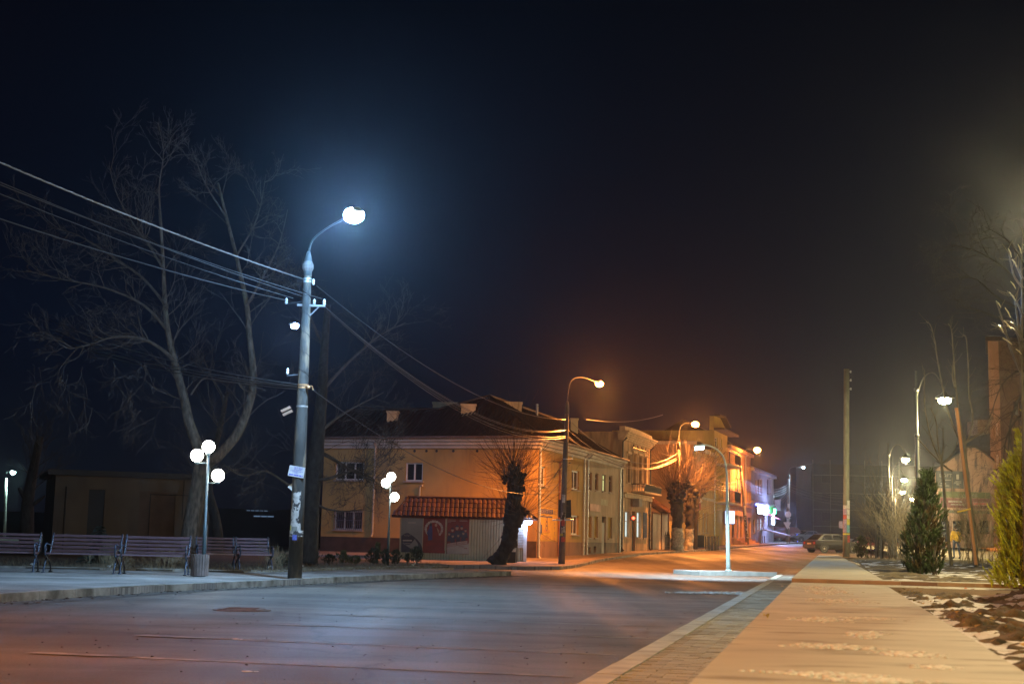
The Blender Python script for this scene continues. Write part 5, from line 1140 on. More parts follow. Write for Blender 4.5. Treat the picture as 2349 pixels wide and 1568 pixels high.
# the notice board and papers
c, r_ = on_pole(1082); nb = thing('notice_board', 'small white tilted board reading in blue letters, fixed high on the nearest concrete pole', 'sign', c + Vector((-.03, -r_ - .02, 0)))
dn = Vector((math.cos(R(-8.5)), 0, math.sin(R(-8.5)))); un = Vector((math.sin(R(8.5)), 0, math.cos(R(8.5)))); o_ = c + Vector((-.04, -r_ - .02, 0)) - dn * .17 - un * .115
mb = MB(); mb.obox(o_, dn * .345, (0, .012, 0), un * .232); mb.build('panel', M('notice_white', (.52, .50, .50), .6), nb)
mb = MB(); f_ = Vector((0, -.003, 0)); text(mb, 'ВІЗИ', o_ + dn * .115 + un * .145 + f_, dn * .17, un * .07, (0, 0, 0))
rnd = random.Random(2)
for (a, b, w, h_) in ((.04, .120, .26, .012), (.09, .098, .16, .011), (.13, .076, .08, .010), (.02, .022, .30, .030)):
    q_ = 0
    while q_ < w:
        ww = rnd.uniform(.006, .012) if h_ < .02 else rnd.uniform(.012, .018); mb.quad(o_ + dn * (a + q_) + un * b + f_, o_ + dn * (a + q_ + ww) + un * b + f_, o_ + dn * (a + q_ + ww) + un * (b + h_) + f_, o_ + dn * (a + q_) + un * (b + h_) + f_); q_ += ww + (.003 if rnd.random() < .8 else .012)
mb.build('lettering', M('notice_blue', (.05, .05, .42), .6), nb)
def curved_paper(par, c, r, a0, a1, z0, z1, mat, name='paper_scrap', rag=.0, seed=1, n=8, out=.004):
    rnd = random.Random(seed); mb = MB(); pts = []
    for i in range(n + 1):
        a = a0 + (a1 - a0) * i / n
        for z in (z0 + rnd.uniform(-rag, rag), z1 + rnd.uniform(-rag, rag)):
            cc = c + ax_ * z; pts.append(cc + Vector((math.cos(a), math.sin(a), 0)) * (r + out))
    mb.add(pts, [(2 * i, 2 * i + 2, 2 * i + 3, 2 * i + 1) for i in range(n)]); return mb.build(name, mat, par)
torn = second_noise(M('torn_paper', (.46, .42, .38), .85, .2, 12), (.05, .045, .045), 9, .50, .56, det=8)
F0 = -math.pi / 2
for i, (y0, y1, a0, a1, mt) in enumerate(((1128, 1170, -.75, .55, torn), (1168, 1206, -.95, .35, torn), (1200, 1225, -1.0, .7, torn))):
    c0, r0_ = on_pole(y1); c1, _ = on_pole(y0); curved_paper(near, c0, r0_, F0 + a0, F0 + a1, 0, (c1 - c0).length, mt, rag=.03, seed=i)
for (y0, y1, a0, a1, mt, lab) in ((1205, 1216, -1.1, -.75, paper_y, 'round yellow sticker'), (1207, 1218, -.6, .2, M('grey_sticker', (.2, .2, .17), .8), None), (1216, 1230, -1.4, 1.35, torn, None), (1226, 1238, -.45, .2, paper_b, None)):
    c0, r0_ = on_pole(y1); c1, _ = on_pole(y0); s_ = curved_paper(near, c0, r0_, F0 + a0, F0 + a1, 0, (c1 - c0).length, mt, 'sticker', out=.007)
    if lab: s_['label'] = lab
c, r_ = on_pole(1117); mb = MB(); mb.add([c + Vector((-r_, -.05, .09)), c + Vector((-r_ - .1, -.05, 0)), c + Vector((-r_, -.05, -.08)), c + Vector((-r_, -.045, .09)), c + Vector((-r_ - .1, -.045, 0)), c + Vector((-r_, -.045, -.08))], [(0, 1, 2), (5, 4, 3), (0, 3, 4, 1), (1, 4, 5, 2)]); mb.build('paper_corner', paper, near)

# second, third, fourth pole along the street with sodium lamps
def basept(x, y, Y, z): p = P(x, y, Y); return Vector((p.x, p.y, z))
p2b, p2t = basept(1288, 1292, 61, .10), P(1301, 935, 61)
pole2 = street_pole('concrete pole with the first orange lamp, standing on the corner by the ochre house', p2b, p2t, .145, .085, P(1375, 879, 64.5), SODIUM, 11000, .19, G1, em=55, side=.15)
p3b, p3t = basept(1554, 1264, 99, zg(99) + .11), P(1556.5, 1022, 99)
pole3 = street_pole('concrete pole with the second orange lamp, rising out of the pollard trees', p3b, p3t, .16, .11, P(1595, 972, 99), SODIUM, 17000, .27, G1, em=55, side=.15)
p4b, p4t = basept(1715, 1250, 133, zg(133) + .11), P(1699, 1075, 133)
pole4 = street_pole('leaning concrete pole with the third orange lamp, in front of the row house', p4b, p4t, .17, .12, P(1737, 1031, 133), SODIUM, 11000, .34, G1, em=55, side=.2)
p5b, p5t = basept(1807, 1246.5, 166, zg(166) + .08), P(1809, 1092, 166)
pole5 = street_pole('farthest concrete pole with the small blue white lamp and round road sign', p5b, p5t, .24, .16, P(1843, 1071, 166), BLUE, 2600, .16, G1, em=22)
# papers and boxes on pole 2
def papers(par, b, t, r0, r1, spans, seed=2):
    global ax_
    keep = ax_; ax_ = (t - b).normalized(); H = (t - b).length; rnd = random.Random(seed)
    for (h0, h1, m_) in spans:
        c = b + ax_ * h0; r_ = r0 + (r1 - r0) * h0 / H; a = rnd.uniform(-.5, .1); curved_paper(par, c, r_, F0 + a - .5, F0 + a + rnd.uniform(.5, 1.0), 0, h1 - h0, m_, 'paper_scrap', .01, seed, 5, .006)
    ax_ = keep
papers(pole2, p2b, p2t, .145, .085, [(.95, 1.15, paper_r), (1.2, 1.3, paper_y), (1.3, 1.6, torn), (1.62, 1.9, paper_r), (1.9, 2.2, torn), (2.6, 2.95, paper)])
papers(pole4, p4b, p4t, .17, .12, [(.6, 1.6, torn), (1.7, 2.6, torn), (2.7, 3.6, paper)])
papers(pole5, p5b, p5t, .24, .16, [(1.5, 2.0, torn), (2.1, 2.7, paper), (2.8, 3.2, paper_r), (3.9, 4.4, paper)])
mb = MB(); c = p2b + (p2t - p2b) * .36; mb.obox(c + Vector((.10, -.05, -.45)), (.24, .03, .04), (0, .12, 0), (-.03, 0, .75)); mb.obox(c + Vector((-.22, -.02, -.42)), (.12, 0, 0), (0, .1, 0), (.0, 0, .75)); mb.build('meter_box', black, pole2)
mb = MB(); c = p2b + (p2t - p2b) * .28; mb.tube([c + Vector((-.45, -.1, .0)), c + Vector((.45, -.1, .02))], .035, 6); mb.build('crossarm', metal_grey, pole2); mb = MB(); c = p2b + (p2t - p2b) * .67; mb.tube([c + Vector((-.1, -.1, .0)), c + Vector((.3, -.1, .0)), c + Vector((.3, -.1, .18))], .02, 6); mb.build('crossarm', metal_grey, pole2)
# round sign and triangle sign seen from behind at pole 5
c = P(1808, 1179, 165.6); mb = MB(); mb.lathe(c, [(.36, 0), (.36, .03)], 20, (0, 1, 0)); mb.build('round_sign', metal_grey, pole5)
c = P(1806, 1203, 165.6); mb = MB(); mb.add([c + Vector((-.45, 0, .3)), c + Vector((.45, 0, .3)), c + Vector((0, 0, -.5)), c + Vector((-.45, .03, .3)), c + Vector((.45, .03, .3)), c + Vector((0, .03, -.5))], [(0, 2, 1), (3, 4, 5), (0, 1, 4, 3), (1, 2, 5, 4), (2, 0, 3, 5)]); mb.build('triangle_sign', metal_grey, pole5)
# tall bare pole beside the planter
p6b, p6t = basept(1941, 1274, 62, .62), P(1942, 846, 62)
pole6 = street_pole('tall bare concrete pole plastered with small posters at the far end of the planter wall', p6b, p6t, .15, .125, None, None, 0, 0, None, cat='pole', name='bare_pole', mat=M('green_concrete', (.20, .20, .14), .9, .25, 6, .4, 40, stretch=(1, 1, .3)))
rnd = random.Random(4); axk = ax_; ax_ = (p6t - p6b).normalized()
cols = [M('poster_lilac', (.36, .28, .40), .8, .3, 20), paper_r, paper, M('poster_cyan', (.15, .38, .45), .8, .3, 20), paper_y, M('poster_pink', (.5, .25, .3), .8, .3, 20)]
z = 1.12
while z < 2.15:
    h = rnd.uniform(.14, .26)
    for (a0, a1) in ((-1.35, -.1), (-.05, 1.3)): curved_paper(pole6, p6b + ax_ * z, .148 - z * .003, F0 + a0, F0 + a1, 0, h - .012, rnd.choice(cols), 'small_poster', .005, rnd.randint(0, 99), 6, .008)
    z += h
curved_paper(pole6, p6b + ax_ * 1.02, .148, F0 - 1.35, F0 + 1.3, 0, .07, paper_y, 'small_poster', .003, 3, 8, .010)
curved_paper(pole6, p6b + ax_ * .7, .149, F0 + .1, F0 + 1.2, 0, .30, paper_r, 'small_poster', .003, 3, 6, .008); curved_paper(pole6, p6b + ax_ * 2.16, .144, F0 + .0, F0 + 1.25, 0, .34, paper, 'small_poster', .01, 7, 6, .008)
ax_ = axk
for k in range(3): mb = MB(); c = p6t + Vector((.17, -.03, -.12 - .38 * k)); mb.lathe(c, [(.02, -.05), (.045, -.02), (.03, 0), (.045, .03), (.02, .06)], 8); mb.tube([c, c - Vector((.15, 0, 0))], .01, 4); mb.build('insulator', MATS['porcelain'], pole6)
mb = MB(); c = p6b + Vector((-.32, -.1, 1.3)); mb.obox(c, (.16, 0, 0), (0, .02, 0), (0, 0, .3)); mb.build('small_board', cols[0], pole6)

# globe lamps
def globe_lamp(label, base, posts, globes, Y):
    t = thing('globe_lamp', label, 'park lamp', base, 0, 'three globe park lamps'); mt = M('lamp_green', (.05, .085, .10), .4, .1)
    base = Vector(base); top = P(*posts, Y); top = Vector((base.x + (top.x - base.x), base.y, top.z))
    mb = MB(); h = top.z - base.z; mb.tube([base, base + (top - base) * .42, base + (top - base) * .425, top], [.048, .045, .033, .030], 10); mb.lathe(base, [(.09, 0), (.085, .04), (.05, .06)], 12); mb.build('post', mt, t, smooth=True)
    for i, (x, y) in enumerate(globes):
        g = P(x, y, Y); c = Vector((g.x, base.y - .0, g.z)); r = .145
        mb = MB(); mb.sphere(c, r, 18, 12); mb.build('globe', EM('globe_glow', WHITE, 32), t, smooth=True)
        mb = MB(); b_ = c - Vector((0, 0, r + .03)); k = (b_.z - base.z) / h; pp = base + (top - base) * min(k, 1)
        mb.lathe(b_ - Vector((0, 0, .03)), [(.03, 0), (.06, .03), (.055, .06)], 10)
        if k < .97: mb.tube([pp, Vector((b_.x, b_.y, b_.z))], .016, 6)
        mb.build('arm', mt, t)
    return t
g1 = P(467, 1300, 32.6)
globe_lamp('park lamp with three white globes standing behind the slatted round bin', (g1.x, g1.y, .1), (478, 1044), [(478.5, 1024), (452, 1044), (500, 1090)], 32.6)
g2 = P(889, 1296, 46.5)
t2 = globe_lamp('park lamp with three white globes standing left of the ticket kiosk', (g2.x, g2.y, .1), (896, 1110), [(897.5, 1093), (885, 1107), (905, 1139)], 46.5)
# island lamp
ib = P(1671, 1309, 51.4); ib = Vector((ib.x, ib.y, .14)); il_ = P(1606, 1027, 49)
LI = thing('arched_lamp', 'slim silver lamp post with hooked arm and flat white head on the island', 'street lamp', ib)
mtp = M('pale_steel', (.42, .52, .50), .35, .08, 3, metal=.3)
t0 = P(1666.5, 1075, 51.4); mb = MB(); pth = [ib, ib + (t0 - ib) * .5, P(1667.5, 1105, 51.4), P(1665.5, 1072, 51.3), P(1659, 1047, 51.0), P(1645, 1031, 50.3), P(1627, 1022, 49.4), P(1612, 1018.5, 48.9)]
sp2 = smooth_path(pth, 5); mb.tube(sp2, [.085 - .04 * min(1, i / 10) - (.012 if i > 10 else 0) for i in range(len(sp2))], 12); mb.lathe(ib, [(.13, 0), (.12, .06), (.085, .08)], 14); mb.build('post', mtp, LI, smooth=True)
mb = MB(); d = Vector((-1, 0, -.12)).normalized(); c = P(1617, 1021, 48.9); mb.obox(c + Vector((0, -.13, -.02)), d * .38, (0, .26, 0), (0.01, 0, .06)); mb.build('lamp_head', mtp, LI)
mb = MB(); mb.obox(c + d * .05 + Vector((0, -.10, -.13)), d * .28, (0, .20, 0), (0.0, 0, .105)); mb.build('lens', EM('cold_lens', COOL, 22), LI)
spot_light('lamp_light', c + d * .19 + Vector((0, 0, -.25)), COOL, 4600, 118, LI, .1, .5, (0, 0, 0))
# path lamps on the right, in a row along the beds
def path_lamp(label, Y, lx, ly, px_, ptop, ground, power, ls_, em=90, z_up=None):
    lamp = P(lx, ly, Y); top = P(px_, ptop, Y); base = Vector((top.x, Y, ground)); t = thing('path_lamp', label, 'street lamp', base, 0, 'row of black path lamps on the right')
    mt = M('lamp_black', (.10, .10, .09), .3, .1); h = top.z - ground
    mb = MB(); mb.tube([base, base + Vector((0, 0, h * .30)), base + Vector((0, 0, h * .305)), base + Vector((0, 0, h * .66)), base + Vector((0, 0, h * .665)), top], [.075, .07, .05, .045, .033, .022], 10)
    for k in (.30, .66, .9): mb.lathe(base + Vector((0, 0, h * k)), [(.05, -.04), (.085 - .03 * k, 0), (.05, .04)], 10)
    mb.build('post', mt, t, smooth=True)
    mb = MB(); a = base + Vector((0, 0, h * .86)); dx = lamp.x - top.x
    mb.tube(smooth_path([a, a + Vector((dx * .25, 0, h * .10)), a + Vector((dx * .65, 0, h * .13)), Vector((lamp.x, Y, lamp.z + .22)), Vector((lamp.x, Y, lamp.z + .12))], 5), .016, 6); mb.build('arm', mt, t)
    mb = MB(); mb.lathe(Vector((lamp.x, Y, lamp.z)), [(.24, .02), (.22, .06), (.10, .12), (.04, .2)], 16); mb.build('shade', mt, t, smooth=True)
    mb = MB(); mb.sphere(Vector((lamp.x, Y, lamp.z - .03)), ls_, 14, 8, (1, 1, .6)); mb.build('lens', EM('warm_lens_row', WARM, em), t)
    point_light('lamp_light', (lamp.x, Y, lamp.z - .04 - ls_ * .6 - .12), WARM, power, .1, t); return t
path_lamp('path lamp just past the right frame edge whose glare spills in', 15, 2410, 470, 2385, 352, .70, 1400, .13)
path_lamp('nearest path lamp in view, brightest, above the tall dark juniper', 35, 2167, 915, 2101, 850, .72, 900, .16)
path_lamp('second path lamp in view with its post left of the juniper', 57, 2077, 1052, 2038, 1016, .68, 900, .16)
path_lamp('third path lamp, just below and left of the second', 74, 2074, 1099, 2045, 1070, .66, 2600, .17)
path_lamp('fourth path lamp, lower again, among bare saplings', 91, 2071, 1127, 2053, 1104, .66, 2400, .18)
path_lamp('fifth path lamp, small, right of the fourth', 104, 2093, 1143, 2095, 1122, .66, 2600, .18)
path_lamp('sixth and lowest path lamp, small, behind the juniper tip', 113, 2114, 1151, 2112, 1130, .66, 2600, .18)
bk = along(-3.2, 2.6); t = thing('path_lamp', 'path lamp standing behind the viewer beside the planter', 'street lamp', (bk.x, bk.y, .6), 0, 'row of black path lamps on the right')
mb = MB(); mb.tube([(bk.x, bk.y, .6), (bk.x, bk.y, 4.9)], [.07, .03], 10); mb.build('post', MATS['lamp_black'], t); mb = MB(); mb.tube([(bk.x, bk.y, 4.8), (bk.x - .3, bk.y, 5.0), (bk.x - .6, bk.y, 4.85)], .02, 6); mb.build('arm', MATS['lamp_black'], t)
mb = MB(); mb.sphere((bk.x - .6, bk.y, 4.75), .13, 12, 8); mb.build('lens', EM('warm_lens', WARM, 24), t); point_light('lamp_light', (bk.x - .6, bk.y, 4.5), WARM, 3000, .1, t)
# pole off the left edge that carries the wires, with an orange lamp
p0b = Vector((-13.0, 7.0, .12)); p0t = Vector((-12.95, 7.0, 7.4))
street_pole('concrete pole off to the left whose orange lamp lights the near road', p0b, p0t, .16, .10, (-8.8, 8.0, 8.0), SODIUM, 7500, .22, G1, em=26, side=.02, beam=143)
qx = P(2520, 1262, 118); street_pole('concrete pole with an orange lamp beyond the right edge', Vector((qx.x, 118, .6)), Vector((qx.x, 118, 8.5)), .15, .10, Vector((qx.x - 1.8, 117, 9.3)), SODIUM, 9000, .28, G1, em=30, side=.4)
# blue lamp in the yard behind the near pole
yb = P(668, 1290, 64); street_pole('slim pole with a small sharp blue white lamp, hidden behind the nearest pole', Vector((P(684, 1240, 64).x, 64, .0)), P(694, 790, 64), .09, .06, P(676, 746, 63.8), (.35, .55, 1.0), 1200, .19, None, em=40, mat=metal_dark)
# lamp at the left edge
lb_ = P(11, 1232, 90); street_pole('pale lamp post with a white green tinted lamp at the left edge', Vector((lb_.x, 90, .2)), P(14, 1096, 90), .10, .08, P(30, 1082, 90), (.62, 1.0, .92), 520, .17, None, em=22, mat=M('whitened_pole', (.5, .52, .48), .8, .3, 6), cone=False)

# ---------------------------------------------------------------- overhead wires
def wire(label, a, b, s, r=.008, twist=False, n=20):
    mb = MB(); pts = sag(a, b, s, n)
    if twist:
        L = (Vector(b) - Vector(a)).length; pts = sag(a, b, s, int(L * 7))
        for ph in (0, 2.09, 4.19): mb.tube([p + Vector((math.cos(i * 1.1 + ph), 0, math.sin(i * 1.1 + ph))) * r * .9 for i, p in enumerate(pts)], r * .8, 3, False)
    else: mb.tube(pts, r, 4, False)
    return tag(mb.build('overhead_wire', wire_m, None), label, 'wire', 'overhead wires')
def PW(x, y, Y): return P(x, y, Y)
L0 = lambda y, z: None
c640 = on_pole(641)[0]; c683 = on_pole(683)[0]; c690 = on_pole(690)[0]; c885 = on_pole(884)[0]
def left_wire(label, y, a, sg, r=.008, tw=False, dx=0):
    lo_, hi_ = 4.0, 9.0
    for _ in range(30):
        z = (lo_ + hi_) / 2; e = Vector((-12.95 + dx, 7.0, z)); pts = sag(e, a, sg, 200); q = min(pts, key=lambda p: abs(px3(p)[0]) if p.y > 8 else 9e9)
        if px3(q)[1] > y: lo_ = z
        else: hi_ = z
    wire(label, e, a, sg, r, tw)
left_wire('topmost thick twisted wire from the left to the head of the nearest pole', 374, c640 + Vector((-.09, -.06, 0)), .45, .010, True)
left_wire('upper of a close pair of wires to the nearest pole below the twisted one', 418, c683 + Vector((-.1, -.03, .03)), .45)
left_wire('lower of the close pair of wires from the left to the nearest pole', 424, c683 + Vector((.35, -.03, -.02)), .45)
left_wire('wire from the left ending at the stub just left of the nearest pole', 447, c690 + Vector((-.30, -.02, .05)), .5)
left_wire('bright lowest wire of the upper bundle, ending left of the nearest pole', 502, c690 + Vector((-.45, -.02, .0)), .5, .011)
for i, (x0, y0, yy, lab) in enumerate(((170, 757, 882, 'top wire of the low bundle leaving the nearest pole towards the trees'), (165, 775, 886, 'second wire of the low bundle towards the trees'), (180, 790, 888, 'third wire of the low bundle towards the trees'), (185, 800, 893, 'lowest wire of the low bundle towards the trees'))):
    wire(lab, P(x0 - 60, y0 - 25, 46), on_pole(yy)[0] + Vector((-.12, -.05, 0)), .25, .012)
t2p = lambda y: P(1301 + (y - 935) * -.03, y, 60.9)
w2 = [((726, 655), 962), ((742, 700), 985), ((755, 712), 986), ((748, 706), 999), ((760, 720), 1003)]
for i, ((x, y), y2) in enumerate(w2):
    wire(('top wire', 'second wire', 'third wire', 'fourth wire', 'lowest wire')[i] + ' of five running from the nearest pole to the corner pole', P(x, y, 31.2), t2p(y2), .95 if i else .75, .008 if i else .011, n=30)
wire('single thin wire from the low clamp of the nearest pole across the ochre wall', P(716, 893, 31.2), P(1330, 1112, 70), 1.2, .012, n=30)
wire('thin service wire from the corner pole to the ochre house side wall', t2p(1060), P(1056, 1214, 72.3), .8, .014)
wire('second thin service wire slanting across the ochre side wall', t2p(1090), P(1058, 1216, 72.3), 1.0, .012)
for i, (y2, y3) in enumerate(((960, 1037), (985, 1046), (1000, 1050), (1003, 1052))):
    wire(('top', 'second', 'third', 'lowest')[i] + ' wire running from the corner pole along the eaves to the pole in the pollards', t2p(y2) + Vector((.05, 0, 0)), P(1556, y3, 98.8), 1.3 - .1 * i, .016, n=26)
wire('orange lit thick wire sagging level away from the corner pole to the right', P(1345, 962, 63), P(1520, 951, 78), .22, .02)
for i, (a, b) in enumerate((((1490, 1008), 1040), ((1480, 1028), 1047), ((1480, 1035), 1050), ((1480, 1042), 1052))):
    wire(('top', 'second', 'third', 'lowest')[i] + ' short wire from the ornate house rack to the pole in the pollards', P(a[0], a[1], 94), P(1556, b, 98.8), .5, .014)
for i, (y3, y4) in enumerate(((1036, 1100), (1044, 1108), (1050, 1112), (1054, 1118))):
    wire(('top', 'second', 'third', 'lowest')[i] + ' wire from the pole in the pollards to the leaning pole', P(1557, y3, 99), P(1702, y4, 132.8), 1.0, .02)
for i, (y4, y5) in enumerate(((1095, 1109), (1100, 1115), (1108, 1119), (1114, 1124))):
    wire(('top', 'second', 'third', 'lowest')[i] + ' wire from the leaning pole to the farthest pole', P(1702, y4, 132.8), P(1809, y5, 166), .9, .014)
for i, (y5, x6, y6) in enumerate(((1108, 1960, 1136), (1114, 1960, 1141), (1120, 1960, 1150), (1124, 1960, 1158))):
    wire(('top', 'second', 'third', 'lowest')[i] + ' wire leaving the farthest pole to the right', P(1809, y5, 166), P(x6, y6, 176), .5, .014)
for i, (y5, x6, y6) in enumerate(((1122, 1742, 1146), (1128, 1742, 1152), (1134, 1742, 1160))):
    wire(('top', 'middle', 'bottom')[i] + ' wire fanning left from the farthest pole to the corner shop', P(1809, y5, 166), P(x6 + 33, y6, 158), .4, .010)
# ---------------------------------------------------------------- trees
def rot_dir(d, ang, az):
    d = Vector(d).normalized(); a = d.orthogonal().normalized(); a.rotate(Matrix.Rotation(az, 3, d)); return (d * math.cos(ang) + a * math.sin(ang)).normalized()
def grow(mb, p, d, L, r, lvl, rnd, kids=4, spread=.75, up=.10, wob=.16, shrink=.62, rmin=.0035, droop=0.0):
    n = 5 if lvl > 0 else 4; pts = [Vector(p)]; d = Vector(d).normalized(); ds = [d.copy()]
    for i in range(n):
        d = (d + Vector((rnd.gauss(0, wob), rnd.gauss(0, wob), rnd.gauss(0, wob) + up - droop * (lvl == 0)))).normalized(); pts.append(pts[-1] + d * L / n); ds.append(d.copy())
    rr_ = [max(rmin, r * (1 - .72 * i / n)) for i in range(n + 1)]
    mb.tube(pts, rr_, 6 if r > .05 else (4 if r > .015 else 3), False)
    if lvl <= 0: return
    for k in range(kids + rnd.randint(-1, 1)):
        t = rnd.uniform(.25, 1.0) * n; i = min(int(t), n - 1); q = pts[i].lerp(pts[i + 1], t - i); rr2 = rr_[i] * .62
        grow(mb, q, rot_dir(ds[i], rnd.uniform(.45, 1.0) * spread, rnd.uniform(0, 6.3)), L * shrink * rnd.uniform(.7, 1.2), max(rmin, rr2), lvl - 1, rnd, kids, spread, up, wob, shrink, rmin, droop)
def limb(mb, px_pts, Y, r0, r1, n=10, dy=None):
    pts = [P(x, y, Y + (dy[i] if dy else 0)) for i, (x, y) in enumerate(px_pts)]; pts = smooth_path(pts, 4)
    mb.tube(pts, [r0 + (r1 - r0) * i / (len(pts) - 1) for i in range(len(pts))], n); return pts
def offshoots(mb, pts, count, rnd, L, r, lvl, **kw):
    side = kw.pop('side', None); t0 = kw.pop('t0', .25)
    for k in range(count):
        i = rnd.randint(int(len(pts) * t0), len(pts) - 2); d = (pts[i + 1] - pts[i]).normalized()
        dd = rot_dir(d, rnd.uniform(.5, 1.1), rnd.uniform(0, 6.3))
        if side is not None: dd = (dd + Vector(side)).normalized()
        grow(mb, pts[i], dd, L * rnd.uniform(.6, 1.2), r, lvl, rnd, **kw)
TY = 37.5
T1 = thing('twin_trunk_tree', 'tall bare tree with a curved forked trunk rising behind the benches at the round bin', 'tree', (*P(437, 1262, TY)[:2], .05))
mb = MB(); tr = limb(mb, [(436, 1275), (434, 1245), (440, 1200), (452, 1140), (462, 1085), (466, 1055)], TY, .25, .22, 12)
la = limb(mb, [(466, 1065), (452, 1020), (433, 965), (424, 920), (408, 860), (398, 820), (385, 760), (378, 690), (374, 600), (366, 480)], TY, .16, .035, 10, [0, 0, 0, 0, .0, .1, .2, .2, .3, .4])
lb2 = limb(mb, [(466, 1068), (500, 1045), (540, 1000), (562, 955), (578, 900), (580, 840), (572, 770), (566, 700), (545, 600), (520, 500), (500, 420)], TY, .15, .03, 10, [0, 0, .1, .3, .4, .5, .6, .7, .8, .9, 1])
mb.build('trunk', bark, T1, smooth=True)
rnd = random.Random(17); mb = MB()
lc = limb(mb, [(398, 826), (370, 800), (330, 778), (290, 772), (250, 775), (205, 790), (160, 800)], TY, .055, .014, 8, [0, -.2, -.5, -.8, -1, -1.2, -1.3])
ld = limb(mb, [(376, 620), (340, 560), (310, 520), (270, 450), (250, 380)], TY, .035, .008, 6); le = limb(mb, [(380, 700), (330, 640), (260, 590), (180, 540), (110, 520)], TY, .045, .01, 6, [0, .3, .5, .8, 1])
lf = limb(mb, [(370, 520), (365, 430), (375, 350), (362, 280)], TY, .03, .007, 5); lg = limb(mb, [(566, 700), (600, 640), (640, 560), (660, 480)], TY, .035, .008, 6); lh = limb(mb, [(385, 760), (330, 700), (240, 660), (140, 640), (60, 620)], TY, .045, .01, 6, [0, -.3, -.5, -.8, -1])
li = limb(mb, [(438, 905), (455, 880), (470, 868), (510, 875), (560, 880), (610, 895)], TY, .03, .01, 6); lj = limb(mb, [(520, 500), (470, 420), (440, 340)], TY, .03, .007, 5); lk2 = limb(mb, [(540, 590), (590, 500), (610, 400)], TY, .03, .007, 5)
for q, c, L, lv in ((la, 20, 1.5, 3), (lb2, 18, 1.4, 3), (lc, 22, 1.0, 3), (ld, 9, 1.0, 3), (le, 14, 1.0, 3), (lf, 8, .9, 3), (lg, 8, .9, 3), (lh, 14, 1.0, 3), (li, 7, .7, 2), (lj, 6, .9, 3), (lk2, 6, .9, 3)):
    offshoots(mb, q, c, rnd, L, .016, lv, kids=3, up=.05, wob=.2, droop=.12 if q is lc else 0)
for i in range(22):
    x = rnd.uniform(60, 400); a = P(x, rnd.uniform(800, 960), TY - rnd.uniform(-1, 1.5)); grow(mb, a, (rnd.uniform(-.4, .4), rnd.uniform(-.3, .3), -.9), rnd.uniform(.6, 1.1), .009, 2, rnd, kids=3, up=-.05, wob=.22)
mb.build('crown', twig, T1)
# trunk behind (right of globe lamp)
T2 = thing('dark_tree', 'dark thinner trunk just right of the globe lamp, behind the dim benches', 'tree', (*P(497, 1262, 45)[:2], .05)); mb = MB()
q = limb(mb, [(496, 1268), (499, 1230), (492, 1180), (478, 1120), (484, 1060), (505, 980), (520, 900)], 45, .20, .06, 10); mb.build('trunk', barkdark, T2, smooth=True)
mb = MB(); offshoots(mb, q, 16, rnd, 1.6, .022, 3, t0=.35, kids=3); mb.build('crown', twig, T2)
# thick dark tree right behind the near pole
TY3 = 43.0
T3 = thing('leaning_tree', 'thick dark leaning tree behind the nearest concrete pole, twigs over the ochre wall', 'tree', (*P(705, 1285, TY3)[:2], .02)); mb = MB()
q = limb(mb, [(702, 1290), (706, 1230), (712, 1150), (722, 1060), (731, 980), (738, 900), (744, 800), (752, 700)], TY3, .36, .09, 12); mb.build('trunk', barkdark, T3, smooth=True)
mb = MB(); b1 = limb(mb, [(722, 1030), (760, 1050), (800, 1075), (830, 1090), (862, 1105)], TY3, .07, .015, 6, [0, .3, .8, 1.2, 1.6]); b2 = limb(mb, [(715, 1100), (750, 1098), (790, 1085), (820, 1078), (860, 1100)], TY3, .06, .015, 6, [0, -.2, .2, .8, 1.4])
b3 = limb(mb, [(712, 1145), (745, 1165), (790, 1172), (830, 1168)], TY3, .045, .01, 6, [0, 0, .4, 1]); b4 = limb(mb, [(724, 1000), (770, 960), (820, 930), (880, 900)], TY3, .06, .012, 6); b5 = limb(mb, [(700, 1120), (660, 1110), (610, 1080), (560, 1090), (520, 1070)], TY3, .05, .012, 6, [0, -.5, -1, -2, -3])
b6 = limb(mb, [(735, 900), (800, 830), (870, 770), (930, 740)], TY3, .06, .012, 6); b7 = limb(mb, [(742, 800), (700, 700), (660, 640)], TY3, .05, .01, 6)
for q_, c, L in ((b1, 16, .9), (b2, 18, .9), (b3, 8, .6), (b4, 12, 1.1), (b5, 10, .8), (b6, 12, 1.2), (b7, 10, 1.1), (q, 10, 1.5)): offshoots(mb, q_, c, rnd, L, .014, 3, kids=3, wob=.2, up=.02, t0=.35)
for i in range(26):
    a = P(rnd.uniform(815, 890), rnd.uniform(1010, 1150), TY3 + rnd.uniform(.8, 2.6)); grow(mb, a, rot_dir((.5, 0, .6), rnd.uniform(0, 1.2), rnd.uniform(0, 6.3)), rnd.uniform(.35, .7), .009, 2, rnd, kids=4, wob=.2, rmin=.005)
mb.build('crown', twig, T3)
